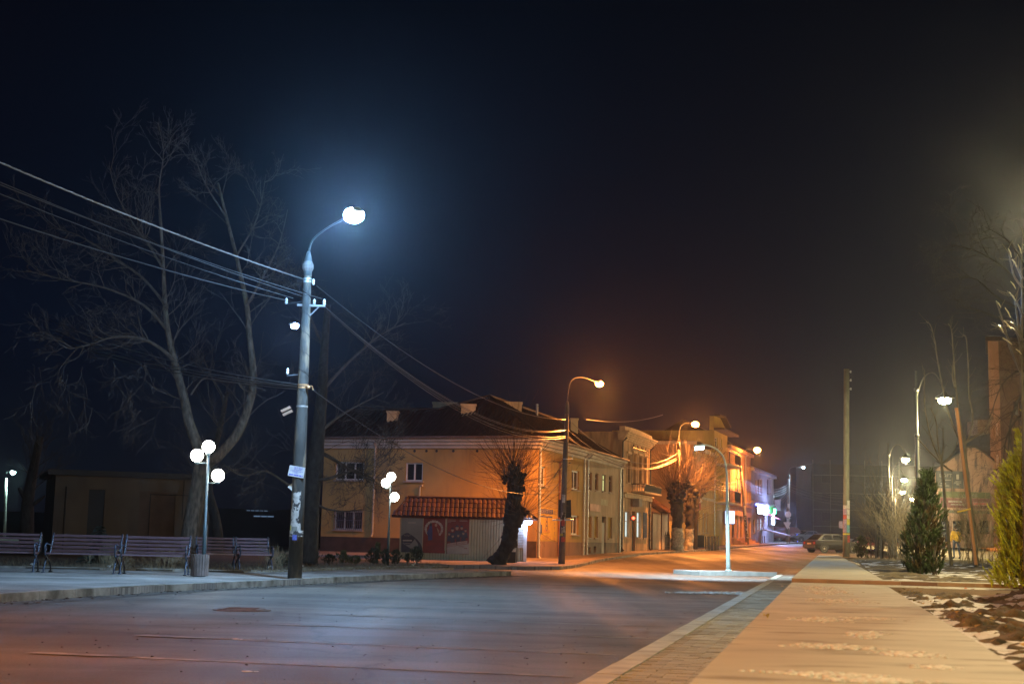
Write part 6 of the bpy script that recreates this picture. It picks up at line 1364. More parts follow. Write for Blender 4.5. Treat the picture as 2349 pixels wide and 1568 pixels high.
# silhouette tree at far left and spruce
T4 = thing('stump_limbed_tree', 'black silhouetted tree with cut limbs between the left lamp and the pavilion', 'tree', (*P(58, 1262, 48)[:2], .0)); mb = MB()
q = limb(mb, [(60, 1268), (62, 1200), (64, 1150), (72, 1100), (80, 1060), (92, 1000)], 48, .25, .12, 10); limb(mb, [(64, 1150), (52, 1132), (44, 1118)], 48, .12, .06, 8); limb(mb, [(70, 1160), (92, 1145), (104, 1136)], 48, .08, .03, 8); mb.build('trunk', barkdark, T4, smooth=True)
mb = MB(); offshoots(mb, q, 14, rnd, 1.5, .02, 3, t0=.3, kids=3); mb.build('crown', twig, T4)
def needle_tree(name, label, base, h, rb, col, seed, layers=13):
    t = thing(name, label, 'tree', base); mb = MB(); rnd = random.Random(seed); base = Vector(base); mb.tube([base, base + Vector((0, 0, h))], [.05, .01], 6); mb.build('trunk', barkdark, t); mb = MB()
    for l in range(layers):
        z = h * (.12 + .86 * l / layers); R_ = rb * (1 - l / layers) ** .85
        for k in range(11):
            a = rnd.uniform(0, 6.28); e = base + Vector((math.cos(a) * R_, math.sin(a) * R_, z - R_ * .28)); s = base + Vector((0, 0, z)); m_ = int(5 + R_ * 22)
            for j in range(m_):
                q = s.lerp(e, (j + 1) / m_); w = .05 + .09 * (1 - j / m_); dd = (e - s).normalized(); sd_ = Vector((-dd.y, dd.x, 0))
                for sg in (-1, 1): mb.add([q, q + dd * .05 + Vector((0, 0, .012)), q + sd_ * sg * w + dd * w * .8 - Vector((0, 0, .02 + rnd.uniform(0, .03)))], [(0, 1, 2)])
    mb.build('foliage', col, t); return t
sprm = M('spruce', (.025, .045, .035), .9, .3, 6, island=.3)
s_b = P(226, 1262, 40); needle_tree('small_spruce', 'small dark young spruce standing behind the middle bench', (s_b.x, s_b.y, .05), 1.25, .62, sprm, 3)

# pollarded trees
def pollard(label, pxs, Y, radii, knobs, shoots, seed, trunk_mat, shoot_mat, L=(1.2, 2.2), wash=None, cone=1.0, name='pollard_tree'):
    b = P(*pxs[0], Y); t = thing(name, label, 'tree', (b.x, b.y, b.z)); rnd = random.Random(seed); mb = MB(); pts = smooth_path([P(x, y, Y) for x, y in pxs], 9); k = len(pts) - 1
    rr_ = []
    for i in range(k + 1):
        f = i / k * (len(radii) - 1); j = min(int(f), len(radii) - 2); rr_.append((radii[j] + (radii[j + 1] - radii[j]) * (f - j)) * rnd.uniform(.93, 1.07))
    mb.tube(pts, rr_, 20)
    for vi in range(len(mb.v)): v_ = Vector(mb.v[vi]); v_ += mn.noise_vector(v_ * 3.2) * radii[0] * .28 + mn.noise_vector(v_ * 11) * radii[0] * .10; mb.v[vi] = tuple(v_)
    for (x, y, r_) in knobs:
        c = P(x, y, Y)
        for _ in range(16):
            b0_ = len(mb.v); mb.sphere(c + Vector((rnd.gauss(0, r_ * .5), rnd.gauss(0, r_ * .5), rnd.gauss(0, r_ * .6))), r_ * rnd.uniform(.25, .6), 8, 6)
            for vi in range(b0_, len(mb.v)): v_ = Vector(mb.v[vi]); v_ += mn.noise_vector(v_ * 7) * r_ * .25; mb.v[vi] = tuple(v_)
    mb.build('trunk', trunk_mat, t, smooth=True)
    if wash:
        mb = MB(); n = max(2, int(len(pts) * wash)); mb.tube(pts[:n], [r_ * 1.03 + .02 for r_ in rr_[:n]], 20, False)
        for vi in range(len(mb.v)): v_ = Vector(mb.v[vi]); v_ += mn.noise_vector(v_ * 3.2) * radii[0] * .28 + mn.noise_vector(v_ * 11) * radii[0] * .10; mb.v[vi] = tuple(v_)
        mb.build('whitewashed_base', whitewash, t, smooth=True)
    mb = MB()
    for (x, y, r_) in knobs:
        c = P(x, y, Y)
        for _ in range(int(shoots / len(knobs))):
            a = rnd.gauss(0, .62 * cone); b2_ = rnd.gauss(0, .6 * cone); d = Vector((math.sin(a), math.sin(b2_), math.cos(a) * .9 + .15)).normalized()
            grow(mb, c + d * r_ * .6, d, rnd.uniform(*L), .011 if Y < 80 else .016, 1 if rnd.random() < .5 else 0, rnd, kids=2, up=.06, wob=.05, spread=.5, rmin=.004 if Y < 80 else .006)
    mb.build('shoots', shoot_mat, t); return t
rnd = random.Random(5)
pollard('gnarled leaning pollard with a fan of thin shoots at the kiosk corner', [(1136, 1298), (1150, 1275), (1163, 1250), (1172, 1215), (1178, 1185), (1180, 1150), (1180, 1120), (1183, 1090)], 56.8,
        [.42, .31, .29, .30, .36, .30, .29, .30], [(1184, 1085, .22), (1176, 1068, .14), (1160, 1100, .17), (1196, 1104, .20), (1180, 1120, .20), (1199, 1178, .22), (1171, 1190, .2)], 300, 5, barkdark, M('shoot', (.11, .07, .045), .9, .3, 8), L=(.8, 2.3), cone=1.7)
for (x, y, L) in ((1190, 1178, 1.5), (1194, 1176, 1.2), (1165, 1130, .9)):
    pass
pollard('thick trunked pollard tree directly below the second orange lamp pole', [(1554, 1265), (1553, 1220), (1553, 1180), (1552, 1150)], 98.2, [.44, .40, .38, .50], [(1552, 1145, .45), (1536, 1128, .32), (1566, 1130, .3), (1545, 1112, .25), (1573, 1110, .25)], 190, 9, barkdark, M('shoot', (.20, .11, .06)), L=(1.4, 3.3), wash=.45, cone=.85)
pollard('slimmer pollard tree with brightly lit orange shoots right of the thick one', [(1580, 1262), (1581, 1230), (1583, 1190), (1584, 1165), (1586, 1140)], 101, [.30, .27, .28, .34, .28], [(1584, 1172, .30), (1588, 1138, .35), (1592, 1118, .3), (1583, 1200, .22)], 120, 11, barkdark, twig, L=(1.2, 2.2), wash=.4)
mb = MB(); rnd = random.Random(77); tb = thing('lit_pollard', 'bare rounded crown of upright twigs glowing orange beside the arched lamp post', 'tree', (*P(1592, 1262, 104)[:2], zg(104))); 
q = limb(mb, [(1592, 1262), (1594, 1200), (1598, 1150), (1602, 1120)], 104, .26, .2, 8); mb.build('trunk', barkdark, tb); mb = MB()
for i in range(90):
    c = P(1604 + rnd.gauss(0, 7), 1125 + rnd.gauss(0, 8), 104 + rnd.gauss(0, .4)); tgt = P(rnd.uniform(1585, 1650), rnd.uniform(1052, 1125), 104 + rnd.gauss(0, .8)); d = tgt - c; grow(mb, c, d, d.length * rnd.uniform(.8, 1.1), .032, 1, rnd, kids=4, up=.05, wob=.07, spread=.5, rmin=.012)
mb.build('crown', twig, tb)

# right side saplings with stakes
stake_m = M('stake_wood', (.34, .15, .06), .7, .25, 6, .2, 30, stretch=(1, 1, .2)); sapm = M('sapling_bark', (.10, .085, .06), .75, .3, 8)
def sapling(label, Y, stem, branches, r0, stake=None, seed=1, band=None, tw=.5, matb=None):
    b = P(*stem[0], Y); t = thing('sapling', label, 'tree', b, 0, 'young staked trees along the beds'); rnd = random.Random(seed); mb = MB(); pts = smooth_path([P(x, y, Y) for x, y in stem], 4)
    pts[0].z -= .12; mb.tube(pts, [r0 - (r0 * .3) * i / len(pts) for i in range(len(pts))], 8); mb.build('trunk', matb or sapm, t, smooth=True)
    mb = MB()
    for br_ in branches:
        bp_ = smooth_path([P(x, y, Y + (i * .12 * (1 if seed % 2 else -1))) for i, (x, y) in enumerate(br_)], 4); mb.tube(bp_, [r0 * .42 * (1 - .8 * i / len(bp_)) + .003 for i in range(len(bp_))], 6)
        for i in range(3, len(bp_)):
            if rnd.random() < .75: d = (bp_[i] - bp_[i - 1]).normalized(); grow(mb, bp_[i], rot_dir(d, rnd.uniform(.5, .9), rnd.uniform(0, 6.3)), tw * rnd.uniform(.15, .45), .0045, 0, rnd, wob=.08, rmin=.0025)
    mb.build('branches', matb or sapm, t)
    if stake:
        mb = MB(); a, b2_ = P(*stake[0], Y - .1), P(*stake[1], Y - .1); mb.tube([a, b2_], .026, 8); mb.build('stake', stake_m, t)
    if band: mb = MB(); c = P(*band, Y - .1); mb.tube([c + Vector((-.14, 0, -.02)), c + Vector((-.05, -.03, .0)), c + Vector((.05, -.03, .03))], .012, 5); mb.build('tie', M('yellow_tie', (.6, .38, .04), .6), t)
    return t
z7 = Z(2160, 800, 2.375)
def s7(*pts): return [z7(a, b) for a, b in pts]
sapling('slender leafless sapling between the tall juniper and the orange stake', 22, s7((520, 1440), (500, 1300), (485, 1150), (475, 1000), (460, 850)),
        [s7((460, 850), (405, 720), (375, 600), (358, 480), (360, 300)), s7((460, 850), (440, 740), (428, 600), (395, 520)), s7((460, 845), (470, 740), (468, 640)), s7((462, 850), (380, 770), (320, 700)), s7((462, 850), (520, 800), (555, 720)), s7((460, 850), (500, 880), (522, 892)), s7((455, 850), (430, 835))], .030, None, 3)
sapling('tall sapling tied to a slanting orange stake with a yellow band', 21.5, s7((668, 1450), (655, 1300), (630, 1080), (608, 880), (597, 740)),
        [s7((597, 740), (570, 600), (545, 400), (530, 200), (520, 60), (500, 20)), s7((595, 740), (560, 700), (505, 560), (470, 420), (440, 260), (420, 120), (395, 30), (370, 10)), s7((600, 740), (630, 670), (645, 560), (622, 440), (618, 250), (605, 100), (580, 100)), s7((598, 735), (600, 690)), s7((597, 730), (720, 650), (760, 570)), s7((540, 400), (525, 330), (530, 250))], .034, (z7(665, 1450), z7(548, 520)), 5, z7(610, 1130), .55)
sapling('sapling at the right edge with twig tips coloured as if lit by the lamp', 11.5, [(2352, 1290), (2350, 1100), (2347, 950), (2343, 820)], [[(2343, 820), (2335, 740), (2328, 690)], [(2345, 860), (2318, 800), (2302, 740), (2285, 690)], [(2346, 800), (2330, 760), (2305, 745)], [(2346, 720), (2330, 690), (2315, 670)], [(2346, 640), (2332, 610), (2322, 595)], [(2343, 820), (2345, 700), (2343, 600), (2348, 540)], [(2346, 660), (2325, 630), (2313, 570)], [(2340, 850), (2310, 770), (2290, 745)], [(2346, 780), (2322, 742), (2304, 735)]], .018, None, 7, None, .35, M('edge_bark', (.14, .11, .07), .35, .3, 9))  # plain bark; the lamp-lit tips are painted on below
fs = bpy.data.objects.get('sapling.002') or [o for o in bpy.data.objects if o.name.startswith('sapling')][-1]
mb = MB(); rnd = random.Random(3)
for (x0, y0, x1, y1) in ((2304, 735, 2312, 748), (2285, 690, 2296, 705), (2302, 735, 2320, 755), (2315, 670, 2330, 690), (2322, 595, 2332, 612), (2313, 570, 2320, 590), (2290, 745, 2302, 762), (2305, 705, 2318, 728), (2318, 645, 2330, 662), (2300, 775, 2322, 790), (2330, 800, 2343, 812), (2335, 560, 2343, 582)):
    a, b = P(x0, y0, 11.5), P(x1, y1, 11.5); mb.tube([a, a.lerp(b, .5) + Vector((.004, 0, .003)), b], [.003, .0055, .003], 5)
mb.build('painted_lit_tips', M('lit_tip_paint', (.75, .68, .45), .3, .2, 60), fs)['kind'] = 'stuff'  # lamp light on the twig ends, put into a pale tip colour
# row of small saplings behind
rnd = random.Random(41)
for i, (x, y, Y, h) in enumerate(((1998, 1278, 55, 195), (2013, 1278, 50, 160), (2000, 1268, 66, 120), (1978, 1262, 84, 110), (1985, 1268, 70, 95), (2024, 1280, 46, 130), (2052, 1280, 43, 165), (2064, 1282, 40, 120))):
    b = P(x, y, Y); t = thing('sapling', 'bare grey sapling in the thicket of thin trees, number hidden', 'tree', b, 0, 'young staked trees along the beds'); mb = MB()
    top = P(x + rnd.uniform(-6, 6), y - h * .5, Y); pts = smooth_path([b, b.lerp(top, .5) + Vector((rnd.gauss(0, .05), 0, 0)), top], 3); mb.tube(pts, [.03 - .01 * j / len(pts) for j in range(len(pts))], 6); mb.build('trunk', sapm, t); mb = MB()
    for k in range(9): grow(mb, pts[rnd.randint(4, len(pts) - 1)], rot_dir((0, 0, 1), rnd.uniform(.1, .55), rnd.uniform(0, 6.3)), h * Y / 3260 * rnd.uniform(.3, .55), .012, 2, rnd, kids=3, wob=.08, up=.1, rmin=.005)
    mb.build('branches', sapm, t)
    lab = ['tallest bare sapling of the thicket, just right of the bare concrete pole', 'bare sapling beside the tallest one of the thicket', 'short bare sapling far back near the blue kiosk', 'farthest thin sapling near the parked reddish car', 'low bare sapling in front of the blue kiosk', 'bare sapling left of the second path lamp post', 'bare sapling right of the second path lamp post', 'bare sapling touching the left side of the juniper'][i]
    t['label'] = lab
    if i in (1, 5): mb = MB(); c = P(x - 3, y, Y - .1); mb.tube([c - Vector((0, 0, .1)), c + Vector((0, 0, 1.55))], .03, 8); mb.build('stake', M('old_stake', (.25, .21, .15), .8), t)
# thicket of shrub stems
def shrub_stems(name, label, x0, x1, y, Y, h, n, seed, mat, r=.008):
    rnd = random.Random(seed); a, b = P(x0, y, Y), P(x1, y, Y); t = thing(name, label, 'shrub', a.lerp(b, .5)); mb = MB()
    for k in range(n):
        q = Vector((rnd.uniform(a.x, b.x), Y + rnd.uniform(-.8, .8), a.z - .05)); grow(mb, q, rot_dir((0, 0, 1), rnd.uniform(0, .45), rnd.uniform(0, 6.3)), h * rnd.uniform(.6, 1.1), r, 2, rnd, kids=3, wob=.1, up=.04, rmin=r * .45)
    mb.build('stems', mat, t); return t
dryst = M('dry_stem', (.24, .19, .11), .8, .4, 12)
shrub_stems('bare_shrub', 'dense bare shrub of pale dry stems around the orange stake', 2222, 2285, 1288, 24, .85, 42, 5, dryst, .007)
shrub_stems('bare_shrub', 'bare brushy shrub between the juniper and the thicket of saplings', 2050, 2085, 1285, 38, 1.3, 40, 6, dryst, .008)
shrub_stems('bare_shrub', 'low bare shrub at the foot of the tallest thicket sapling', 2005, 2045, 1280, 52, 1.5, 30, 7, dryst, .010)
shrub_stems('dry_weeds', 'dry weeds standing behind the middle bench', 225, 300, 1305, 34.5, .45, 40, 8, dryst, .004)
shrub_stems('dry_weeds', 'dry weeds standing in the bed left of the concrete pole', 600, 650, 1303, 38, .5, 30, 9, dryst, .004)
shrub_stems('dry_weeds', 'dry weeds between the twin trunk tree and the right bench', 330, 430, 1305, 35, .4, 30, 10, dryst, .004)

# junipers: many short needle sprays on an upright frame
def juniper(label, base, prof, seed, mat, n=900, nl=.055, name='juniper_bush', spikes=6, cat='bush', dens=26, branch_mat=None, lean=0.0):
    """prof: list of (height, radius)"""
    base = Vector(base); t = thing(name, label, cat, base); rnd = random.Random(seed); H = prof[-1][0]; mb = MB(); mbw = MB()
    mbw.tube([base - Vector((0, 0, .1)), base + Vector((0, 0, H * .8))], [.035, .008], 6)
    lobes = [(rnd.uniform(0, 6.28), rnd.uniform(.1, .9), rnd.uniform(.75, 1.25)) for _ in range(spikes * 3)]
    for i in range(n):
        h = H * rnd.random() ** .85; R_ = lerp_tab(h, prof); a = rnd.uniform(0, 6.283)
        m_ = 1 + .42 * sum(math.cos(a - la_) * math.exp(-((h / H - lh_) / .16) ** 2) * k for la_, lh_, k in lobes) / 2
        f = rnd.random() ** .45 * (1 if rnd.random() < .9 else rnd.uniform(1.1, 1.4)); rr_ = R_ * f * m_
        c = base + Vector((math.cos(a) * rr_ + lean * (h / H) ** 1.5, math.sin(a) * rr_, h)); d = Vector((math.cos(a) * .55, math.sin(a) * .55, 1.0)) + Vector((rnd.gauss(0, .25), rnd.gauss(0, .25), rnd.gauss(0, .15))); d.normalize()
        L = rnd.uniform(.06, .13) * (H ** .5); 
        if rnd.random() < .08: mbw.tube([base + Vector((0, 0, h * .5)), c], [.007, .003], 3, False)
        for j in range(dens):
            q = c + d * (L * j / dens) ; az = rnd.uniform(0, 6.283); nd = rot_dir(d, .75, az); s = nl * (1 - .4 * j / dens) * rnd.uniform(.7, 1.1); w = nd.cross(d).normalized() * s * .16
            mb.add([q - w, q + w, q + nd * s + d * s * .4], [(0, 1, 2)])
    mbw.build('branches', branch_mat or bark, t); mb.build('foliage', mat, t); return t
jun_dark = second_noise(M('juniper_green', (.055, .085, .025), .7, .45, 7, island=.35), (.11, .065, .02), 5, .48, .62)
jun_gold = second_noise(M('thuja_gold', (.55, .56, .03), .65, .4, 6, island=.35), (.36, .24, .03), 6, .60, .70)
jb = P(2113, 1326, 17.8)
juniper('tall pointed dark juniper bush standing behind the cross wall', (jb.x - .03, jb.y, zb(18) - .03), [(0, .12), (.2, .19), (.45, .21), (.75, .17), (.9, .12), (1.08, .06), (1.24, .01)], 4, jun_dark, 900, .045, dens=22, lean=.13)
jb2 = P(2166, 1300, 17.6); juniper('small side shoot of juniper leaning out to the right of the tall one', (jb2.x - .12, jb2.y, zb(18)), [(0, .05), (.15, .09), (.35, .10), (.5, .03)], 14, jun_dark, 110, .045, dens=22, name='juniper_shoot')
jr = P(2366, 1352, 11.9)
juniper('broad golden green thuja bush filling the right edge', (jr.x + .0, jr.y + .1, zb(12, 2.5) - .02), [(0, .30), (.25, .31), (.55, .29), (.8, .21), (.98, .12), (1.08, .03)], 8, jun_gold, 1900, .036, dens=26, name='thuja_bush')
jr2 = P(2392, 1352, 11.6)
juniper('taller thuja with a leaning leader tip cut by the right edge', (jr2.x, jr2.y, zb(12, 2.8) - .02), [(0, .22), (.5, .22), (.9, .16), (1.2, .08), (1.42, .02)], 18, jun_gold, 800, .036, dens=24, name='thuja_bush')
lead = thing('thuja_leader', 'single golden leaning shoot tip at the right edge above the thuja', 'bush', P(2349, 1080, 11.8)); mb = MB(); rnd = random.Random(9)
a, b = P(2356, 1090, 11.8), P(2332, 985, 11.8)
for i in range(520):
    t = i / 520; q = a.lerp(b, t) + Vector((rnd.gauss(0, .012), rnd.gauss(0, .012), 0)); d = (b - a).normalized(); nd = rot_dir(d, .7, rnd.uniform(0, 6.3)); s = .045 * (1 - .5 * t); w = nd.cross(d).normalized() * s * .16; mb.add([q - w, q + w, q + nd * s + d * s * .4], [(0, 1, 2)])
mb.build('foliage', jun_gold, lead)
for (x, y, Y, h, r, sd, lab) in ((1976, 1281, 56, .80, .26, 31, 'small leafy evergreen bush at the foot of the bare concrete pole'), (2014, 1270, 74, .85, .22, 32, 'small evergreen bush in front of the bright pavement gap')):
    b = P(x, y, Y); juniper(lab, (b.x, b.y, b.z), [(0, r * .8), (h * .5, r), (h * .85, r * .6), (h, .03)], sd, M('bush_green', (.07, .09, .03), .8, .4, 9, island=.3), 160, .10, dens=14, name='small_bush')
# bushes at the foot of the ochre house and kiosk
bm_ = M('hedge_green', (.035, .05, .03), .85, .4, 9, island=.3); bm2 = M('hedge_olive', (.09, .10, .04), .85, .4, 9, island=.3)
for (x, y, w, h, Y, m_, lab) in ((648, 1300, 34, 26, 40, bm_, 'low dark green bush left of the concrete pole'), (712, 1296, 44, 34, 43, bm_, 'low dark bush right of the concrete pole'), (755, 1292, 30, 18, 45, bm_, 'flat dark bush second right of the concrete pole'), (788, 1292, 26, 26, 45, bm2, 'pale olive bush below the barred window'), (815, 1292, 34, 15, 45.5, bm2, 'flat olive tuft right of the pale bush'), (856, 1292, 32, 32, 45.5, bm_, 'rounded dark bush left of the second globe lamp'), (866, 1284, 12, 36, 46.2, bm2, 'slim upright olive shrub by the second globe lamp'), (884, 1293, 20, 30, 45.8, bm_, 'dark bush at the foot of the second globe lamp'), (907, 1293, 22, 30, 45.6, bm_, 'dark bush at the left corner of the kiosk'), (934, 1290, 10, 18, 46.6, bm_, 'tiny upright shrub in front of the first poster'), (956, 1289, 30, 32, 46.5, bm_, 'round dark green bush under the first poster')):
    b = P(x, y, Y); W_ = w * Y / 3260 / 2; H_ = h * Y / 3260
    juniper(lab, (b.x, b.y, max(.08, b.z)), [(0, W_ * .6), (H_ * .4, W_), (H_ * .8, W_ * .7), (H_, .03)], int(x), m_, int(60 + w * h * .16), .06, dens=12, name='garden_bush', spikes=3)
# planting soil of the yard bed with kerb
yp = [(-60, 46.2), (-5.2, 47.3), tuple(xy(1041, 1296, 47.3)), (-1.0, 58), (-1.2, 61), (-60, 61)]
yb_ = [tuple(xy(-200, 1299, 34.2)), tuple(xy(560, 1299, 35.4)), tuple(xy(690, 1301, 37.2)), tuple(xy(760, 1296, 41)), tuple(xy(915, 1292, 44.8)), tuple(xy(1030, 1293, 47.0)), (-2.2, 52), (-14, 72), (-60, 70), (-60, 33)]
ys = sheet('yard_bed', yb_, M('yard_soil', (.05, .042, .03), .95, .5, 3, .9, 14), .155, side=.2)
stones(yb_[:6], ys, .08, .16, .175, .9, 'bed_kerb')
rnd = random.Random(6); mb = MB()
for i in range(5200):
    x = rnd.uniform(-60, 1010); Y = 35.2 + rnd.random() ** 2 * 10 + max(0, (x - 650) / 40); q = P(x, 1250, Y); z0_ = .155; hh = rnd.uniform(.02, .10) * (2.0 if rnd.random() < .06 else 1); a = rnd.uniform(0, 6.3)
    mb.add([(q.x, q.y, z0_), (q.x + .012, q.y, z0_), (q.x + math.cos(a) * hh * .7, q.y + math.sin(a) * hh * .7, z0_ + hh)], [(0, 1, 2)])
tag(mb.build('dry_grass', M('dry_grass', (.16, .13, .08), .9, .4, 20, island=.4), None), 'short dry grass and leaf litter covering the yard bed behind the benches', None, kind='stuff')
for (x, y, Y, sx_, lab) in ((70, 1297, 35.3, .12, 'scrap of white litter under the left bench'), (247, 1298, 35.4, .10, 'scrap of white litter under the middle bench'), (612, 1295, 38.2, .12, 'white litter scrap in the bed left of the pole'), (672, 1290, 39.5, .22, 'long white litter strip just left of the concrete pole'), (686, 1296, 39.5, .10, 'small white scrap at the foot of the concrete pole'), (944, 1285, 46.8, .12, 'white litter scrap between the small bushes')):
    q = P(x, y, Y); mb = MB(); mb.obox((q.x, q.y, .19), (sx_, 0, sx_ * .35), (0.02, .07, .0), (-.01, 0, .025)); mb.obox((q.x + sx_ * .3, q.y - .04, .175), (sx_ * .4, .03, 0), (0.0, .06, .03), (0, 0, .02)); tag(mb.build('litter_scrap', paper), lab, 'litter', 'scraps of litter in the yard bed')
# right background tree in front of the apartment block
T8 = thing('background_tree', 'large dark tree with drooping branches crossing the orange end wall', 'tree', (*P(2420, 1262, 60)[:2], .6)); mb = MB(); rnd = random.Random(23)
q = limb(mb, [(2420, 1268), (2415, 1150), (2405, 1000), (2400, 860), (2390, 720), (2370, 600)], 60, .35, .08, 10); mb.build('trunk', barkdark, T8, smooth=True); mb = MB()
for (pp, c) in (([(2402, 900), (2350, 850), (2300, 880), (2270, 960)], 14), ([(2400, 860), (2340, 760), (2270, 720), (2200, 700)], 16), ([(2395, 760), (2330, 640), (2250, 580), (2180, 560)], 18), ([(2380, 660), (2320, 560), (2260, 520)], 12), ([(2405, 1000), (2350, 950), (2310, 1000), (2300, 1080)], 12), ([(2400, 900), (2350, 900), (2320, 960), (2312, 1040), (2305, 1100)], 14), ([(2390, 720), (2300, 690), (2240, 640), (2200, 640)], 14)):
    bb_ = limb(mb, pp, 60, .07, .015, 6); offshoots(mb, bb_, c, rnd, 1.6, .02, 3, kids=3, wob=.18, droop=.2, t0=.2, up=0)
mb.build('crown', M('dark_twig', (.02, .018, .016), .95), T8)
# ---------------------------------------------------------------- vehicles
def car(name, label, loc, rz, paint, kind='hatch', lights=None, group=None):
    """car built about its centre line, nose along +x; profile sections are (x, floor, belt, half width, roof z, half roof width)"""
    t = thing(name, label, 'car', loc, rz, group)
    S = [(-2.05, .42, .72, .70), (-2.0, .30, .88, .78), (-1.55, .26, .92, .82), (-.8, .22, .93, .83), (.3, .22, .92, .83), (1.0, .22, .90, .82), (1.6, .24, .82, .79), (1.98, .32, .68, .72), (2.04, .42, .60, .64)]
    if kind == 'van': S = [(-2.1, .4, .95, .8)] + [(x, f, .95, .85) for x, f in ((-2.0, .28), (-1.5, .26), (0, .24), (1.2, .24))] + [(1.7, .26, .9, .83), (2.1, .34, .8, .78)]
    mb = MB(); n = 10
    for (x, f, b, w) in S:
        pr = [(.0, f), (w * .86, f), (w * .97, f + .12), (w, (f + b) / 2), (w * .985, b - .05), (w * .92, b), (.0, b + .015)]
        for (y, z) in pr: mb.v.append((x, y, z))
        for (y, z) in pr[1:-1][::-1]: mb.v.append((x, -y, z))
    k = 12
    for i in range(len(S) - 1):
        for j in range(k): a = i * k + j; c = i * k + (j + 1) % k; mb.f.append((a, a + k, c + k, c)); mb.m.append(0)
    mb.f += [tuple(range(k)), tuple((len(S) - 1) * k + j for j in range(k - 1, -1, -1))]; mb.m += [0, 0]
    # cabin
    C = {'hatch': [(-1.82, .90, .74), (-1.15, 1.37, .60), (-.6, 1.42, .61), (.15, 1.40, .61), (.95, .90, .74)], 'sedan': [(-1.35, .91, .74), (-.85, 1.36, .60), (-.4, 1.41, .61), (.2, 1.38, .61), (1.0, .90, .74)], 'van': [(-2.05, .95, .8), (-1.95, 1.75, .70), (-.6, 1.82, .72), (.9, 1.78, .70), (1.6, .92, .78)]}[kind]
    bb_ = len(mb.v); belt = .93 if kind != 'van' else .95; pts = C
    roof = pts[1:4]
    q = []
    for (x, z, w) in pts:
        wl = .76 if kind != 'van' else .82
        q.append([(x, w, z), (x, -w, z)])
    lowl = [(pts[0][0], .76, belt - .02), (pts[4][0], .76, belt - .03), (pts[4][0], -.76, belt - .03), (pts[0][0], -.76, belt - .02)]
    V = [p for pr in q for p in pr]; mb.add(V, [(0, 1, 3, 2), (2, 3, 5, 4), (4, 5, 7, 6), (6, 7, 9, 8), (0, 2, 4, 6, 8), (9, 7, 5, 3, 1)])
    body = mb.build('body', paint, t, local=True)
    gl = M('car_glass', (.015, .017, .02), .06, .2)
    def pane(nm, pl, off):
        mb = MB(); mb.add([tuple(Vector(p) + Vector(off)) for p in pl], [tuple(range(len(pl)))]); return mb.build(nm, gl, t, local=True)
    def mix(a, b, f): return tuple(a[i] + (b[i] - a[i]) * f for i in range(3))
    for s in (1, -1):
        idx = 0 if s == 1 else 1
        p0, p1, p2, p3, p4 = [q[i][idx] for i in range(5)]; lo = lambda p: (p[0], s * .752, belt + .03)
        B = .99 if False else 0
        x1 = -.42 if kind != 'van' else -.5
        topz = lambda x: p1[2] + (p2[2] - p1[2]) * min(1, max(0, (x - p1[0]) / (p2[0] - p1[0]))) if x < p2[0] else p2[2] + (p3[2] - p2[2]) * (x - p2[0]) / (p3[0] - p2[0])
        for (a, b, fa, fb) in (((p0[0] * .82 + .0), x1 - .04, 'r', None), (x1 + .04, p4[0] * .88, None, 'f')):
            ya, yb = .74 * s, .63 * s; zt_ = topz((a + b) / 2) - .07; zl = belt + .04
            at = a + (.42 if fa else .0); bt = b - (.62 if fb else .0)
            pane('side_window', [(a, ya, zl), (b, ya, zl), (bt, yb, zt_), (at, yb, zt_)], (0, s * .012, 0))
    r0, r1 = q[0], q[1]; a, b, c, d = mix(r0[0], r1[0], .12), mix(r0[1], r1[1], .12), mix(r0[1], r1[1], .88), mix(r0[0], r1[0], .88); sc_ = lambda p: (p[0] - .012, p[1] * .9, p[2] + .012); pane('rear_window', [sc_(a), sc_(b), sc_(c), sc_(d)], (0, 0, 0))
    r0, r1 = q[4], q[3]; a, b, c, d = mix(r0[0], r1[0], .1), mix(r0[1], r1[1], .1), mix(r0[1], r1[1], .92), mix(r0[0], r1[0], .92); sc_ = lambda p: (p[0] + .012, p[1] * .9, p[2] + .012); pane('windscreen', [sc_(a), sc_(d), sc_(c), sc_(b)], (0, 0, 0))
    for (x) in (-1.28, 1.28):
        for s in (1, -1):
            mb = MB(); mb.lathe((x, s * .64, .30), [(.22, 0), (.30, .02), (.305, .08), (.30, .17), (.22, .19)], 20, (0, s, 0)); wh_ = mb.build('wheel', rubber, t, local=True)
            mb = MB(); mb.lathe((x, s * .815, .30), [(.19, 0), (.20, .018), (.15, .008), (.05, .02), (.03, .03)], 16, (0, s, 0)); mb.build('rim', M('steel_rim', (.35, .33, .28), .5, .2, 20, metal=.4), wh_, local=True)
            mb = MB(); mb.lathe((x, s * .80, .32), [(.37, 0), (.375, .03)], 20, (0, s, 0)); 
            mb.build('wheel_arch', black, t, local=True)
    for s in (1, -1):
        mb = MB(); mb.box((-2.03, s * .60, .70), (.06, .22, .17)); mb.build('tail_light', M('tail_red', (.30, .02, .015), .3), t, local=True)
        mb = MB(); mb.box((2.0, s * .52, .60), (.08, .26, .13)); mb.build('headlight', M('head_glass', (.5, .5, .5), .15) if not lights else EM('head_lit', (.9, 1, .8), 2.0), t, local=True)
        mb = MB(); mb.box((.78, s * .86, .95), (.12, .12, .10)); mb.build('mirror', black, t, local=True)
    mb = MB(); mb.box((-2.07, 0, .45), (.10, 1.42, .20)); mb.build('bumper', M('bumper_dark', (.04, .04, .04), .6), t, local=True); mb = MB(); mb.box((2.06, 0, .42), (.10, 1.38, .20)); mb.build('bumper', M('bumper_dark', (.04, .04, .04)), t, local=True)
    mb = MB(); mb.box((-2.045, 0, .66), (.03, .50, .11)); mb.build('number_plate', M('plate', (.5, .42, .3), .5), t, local=True)
    return t
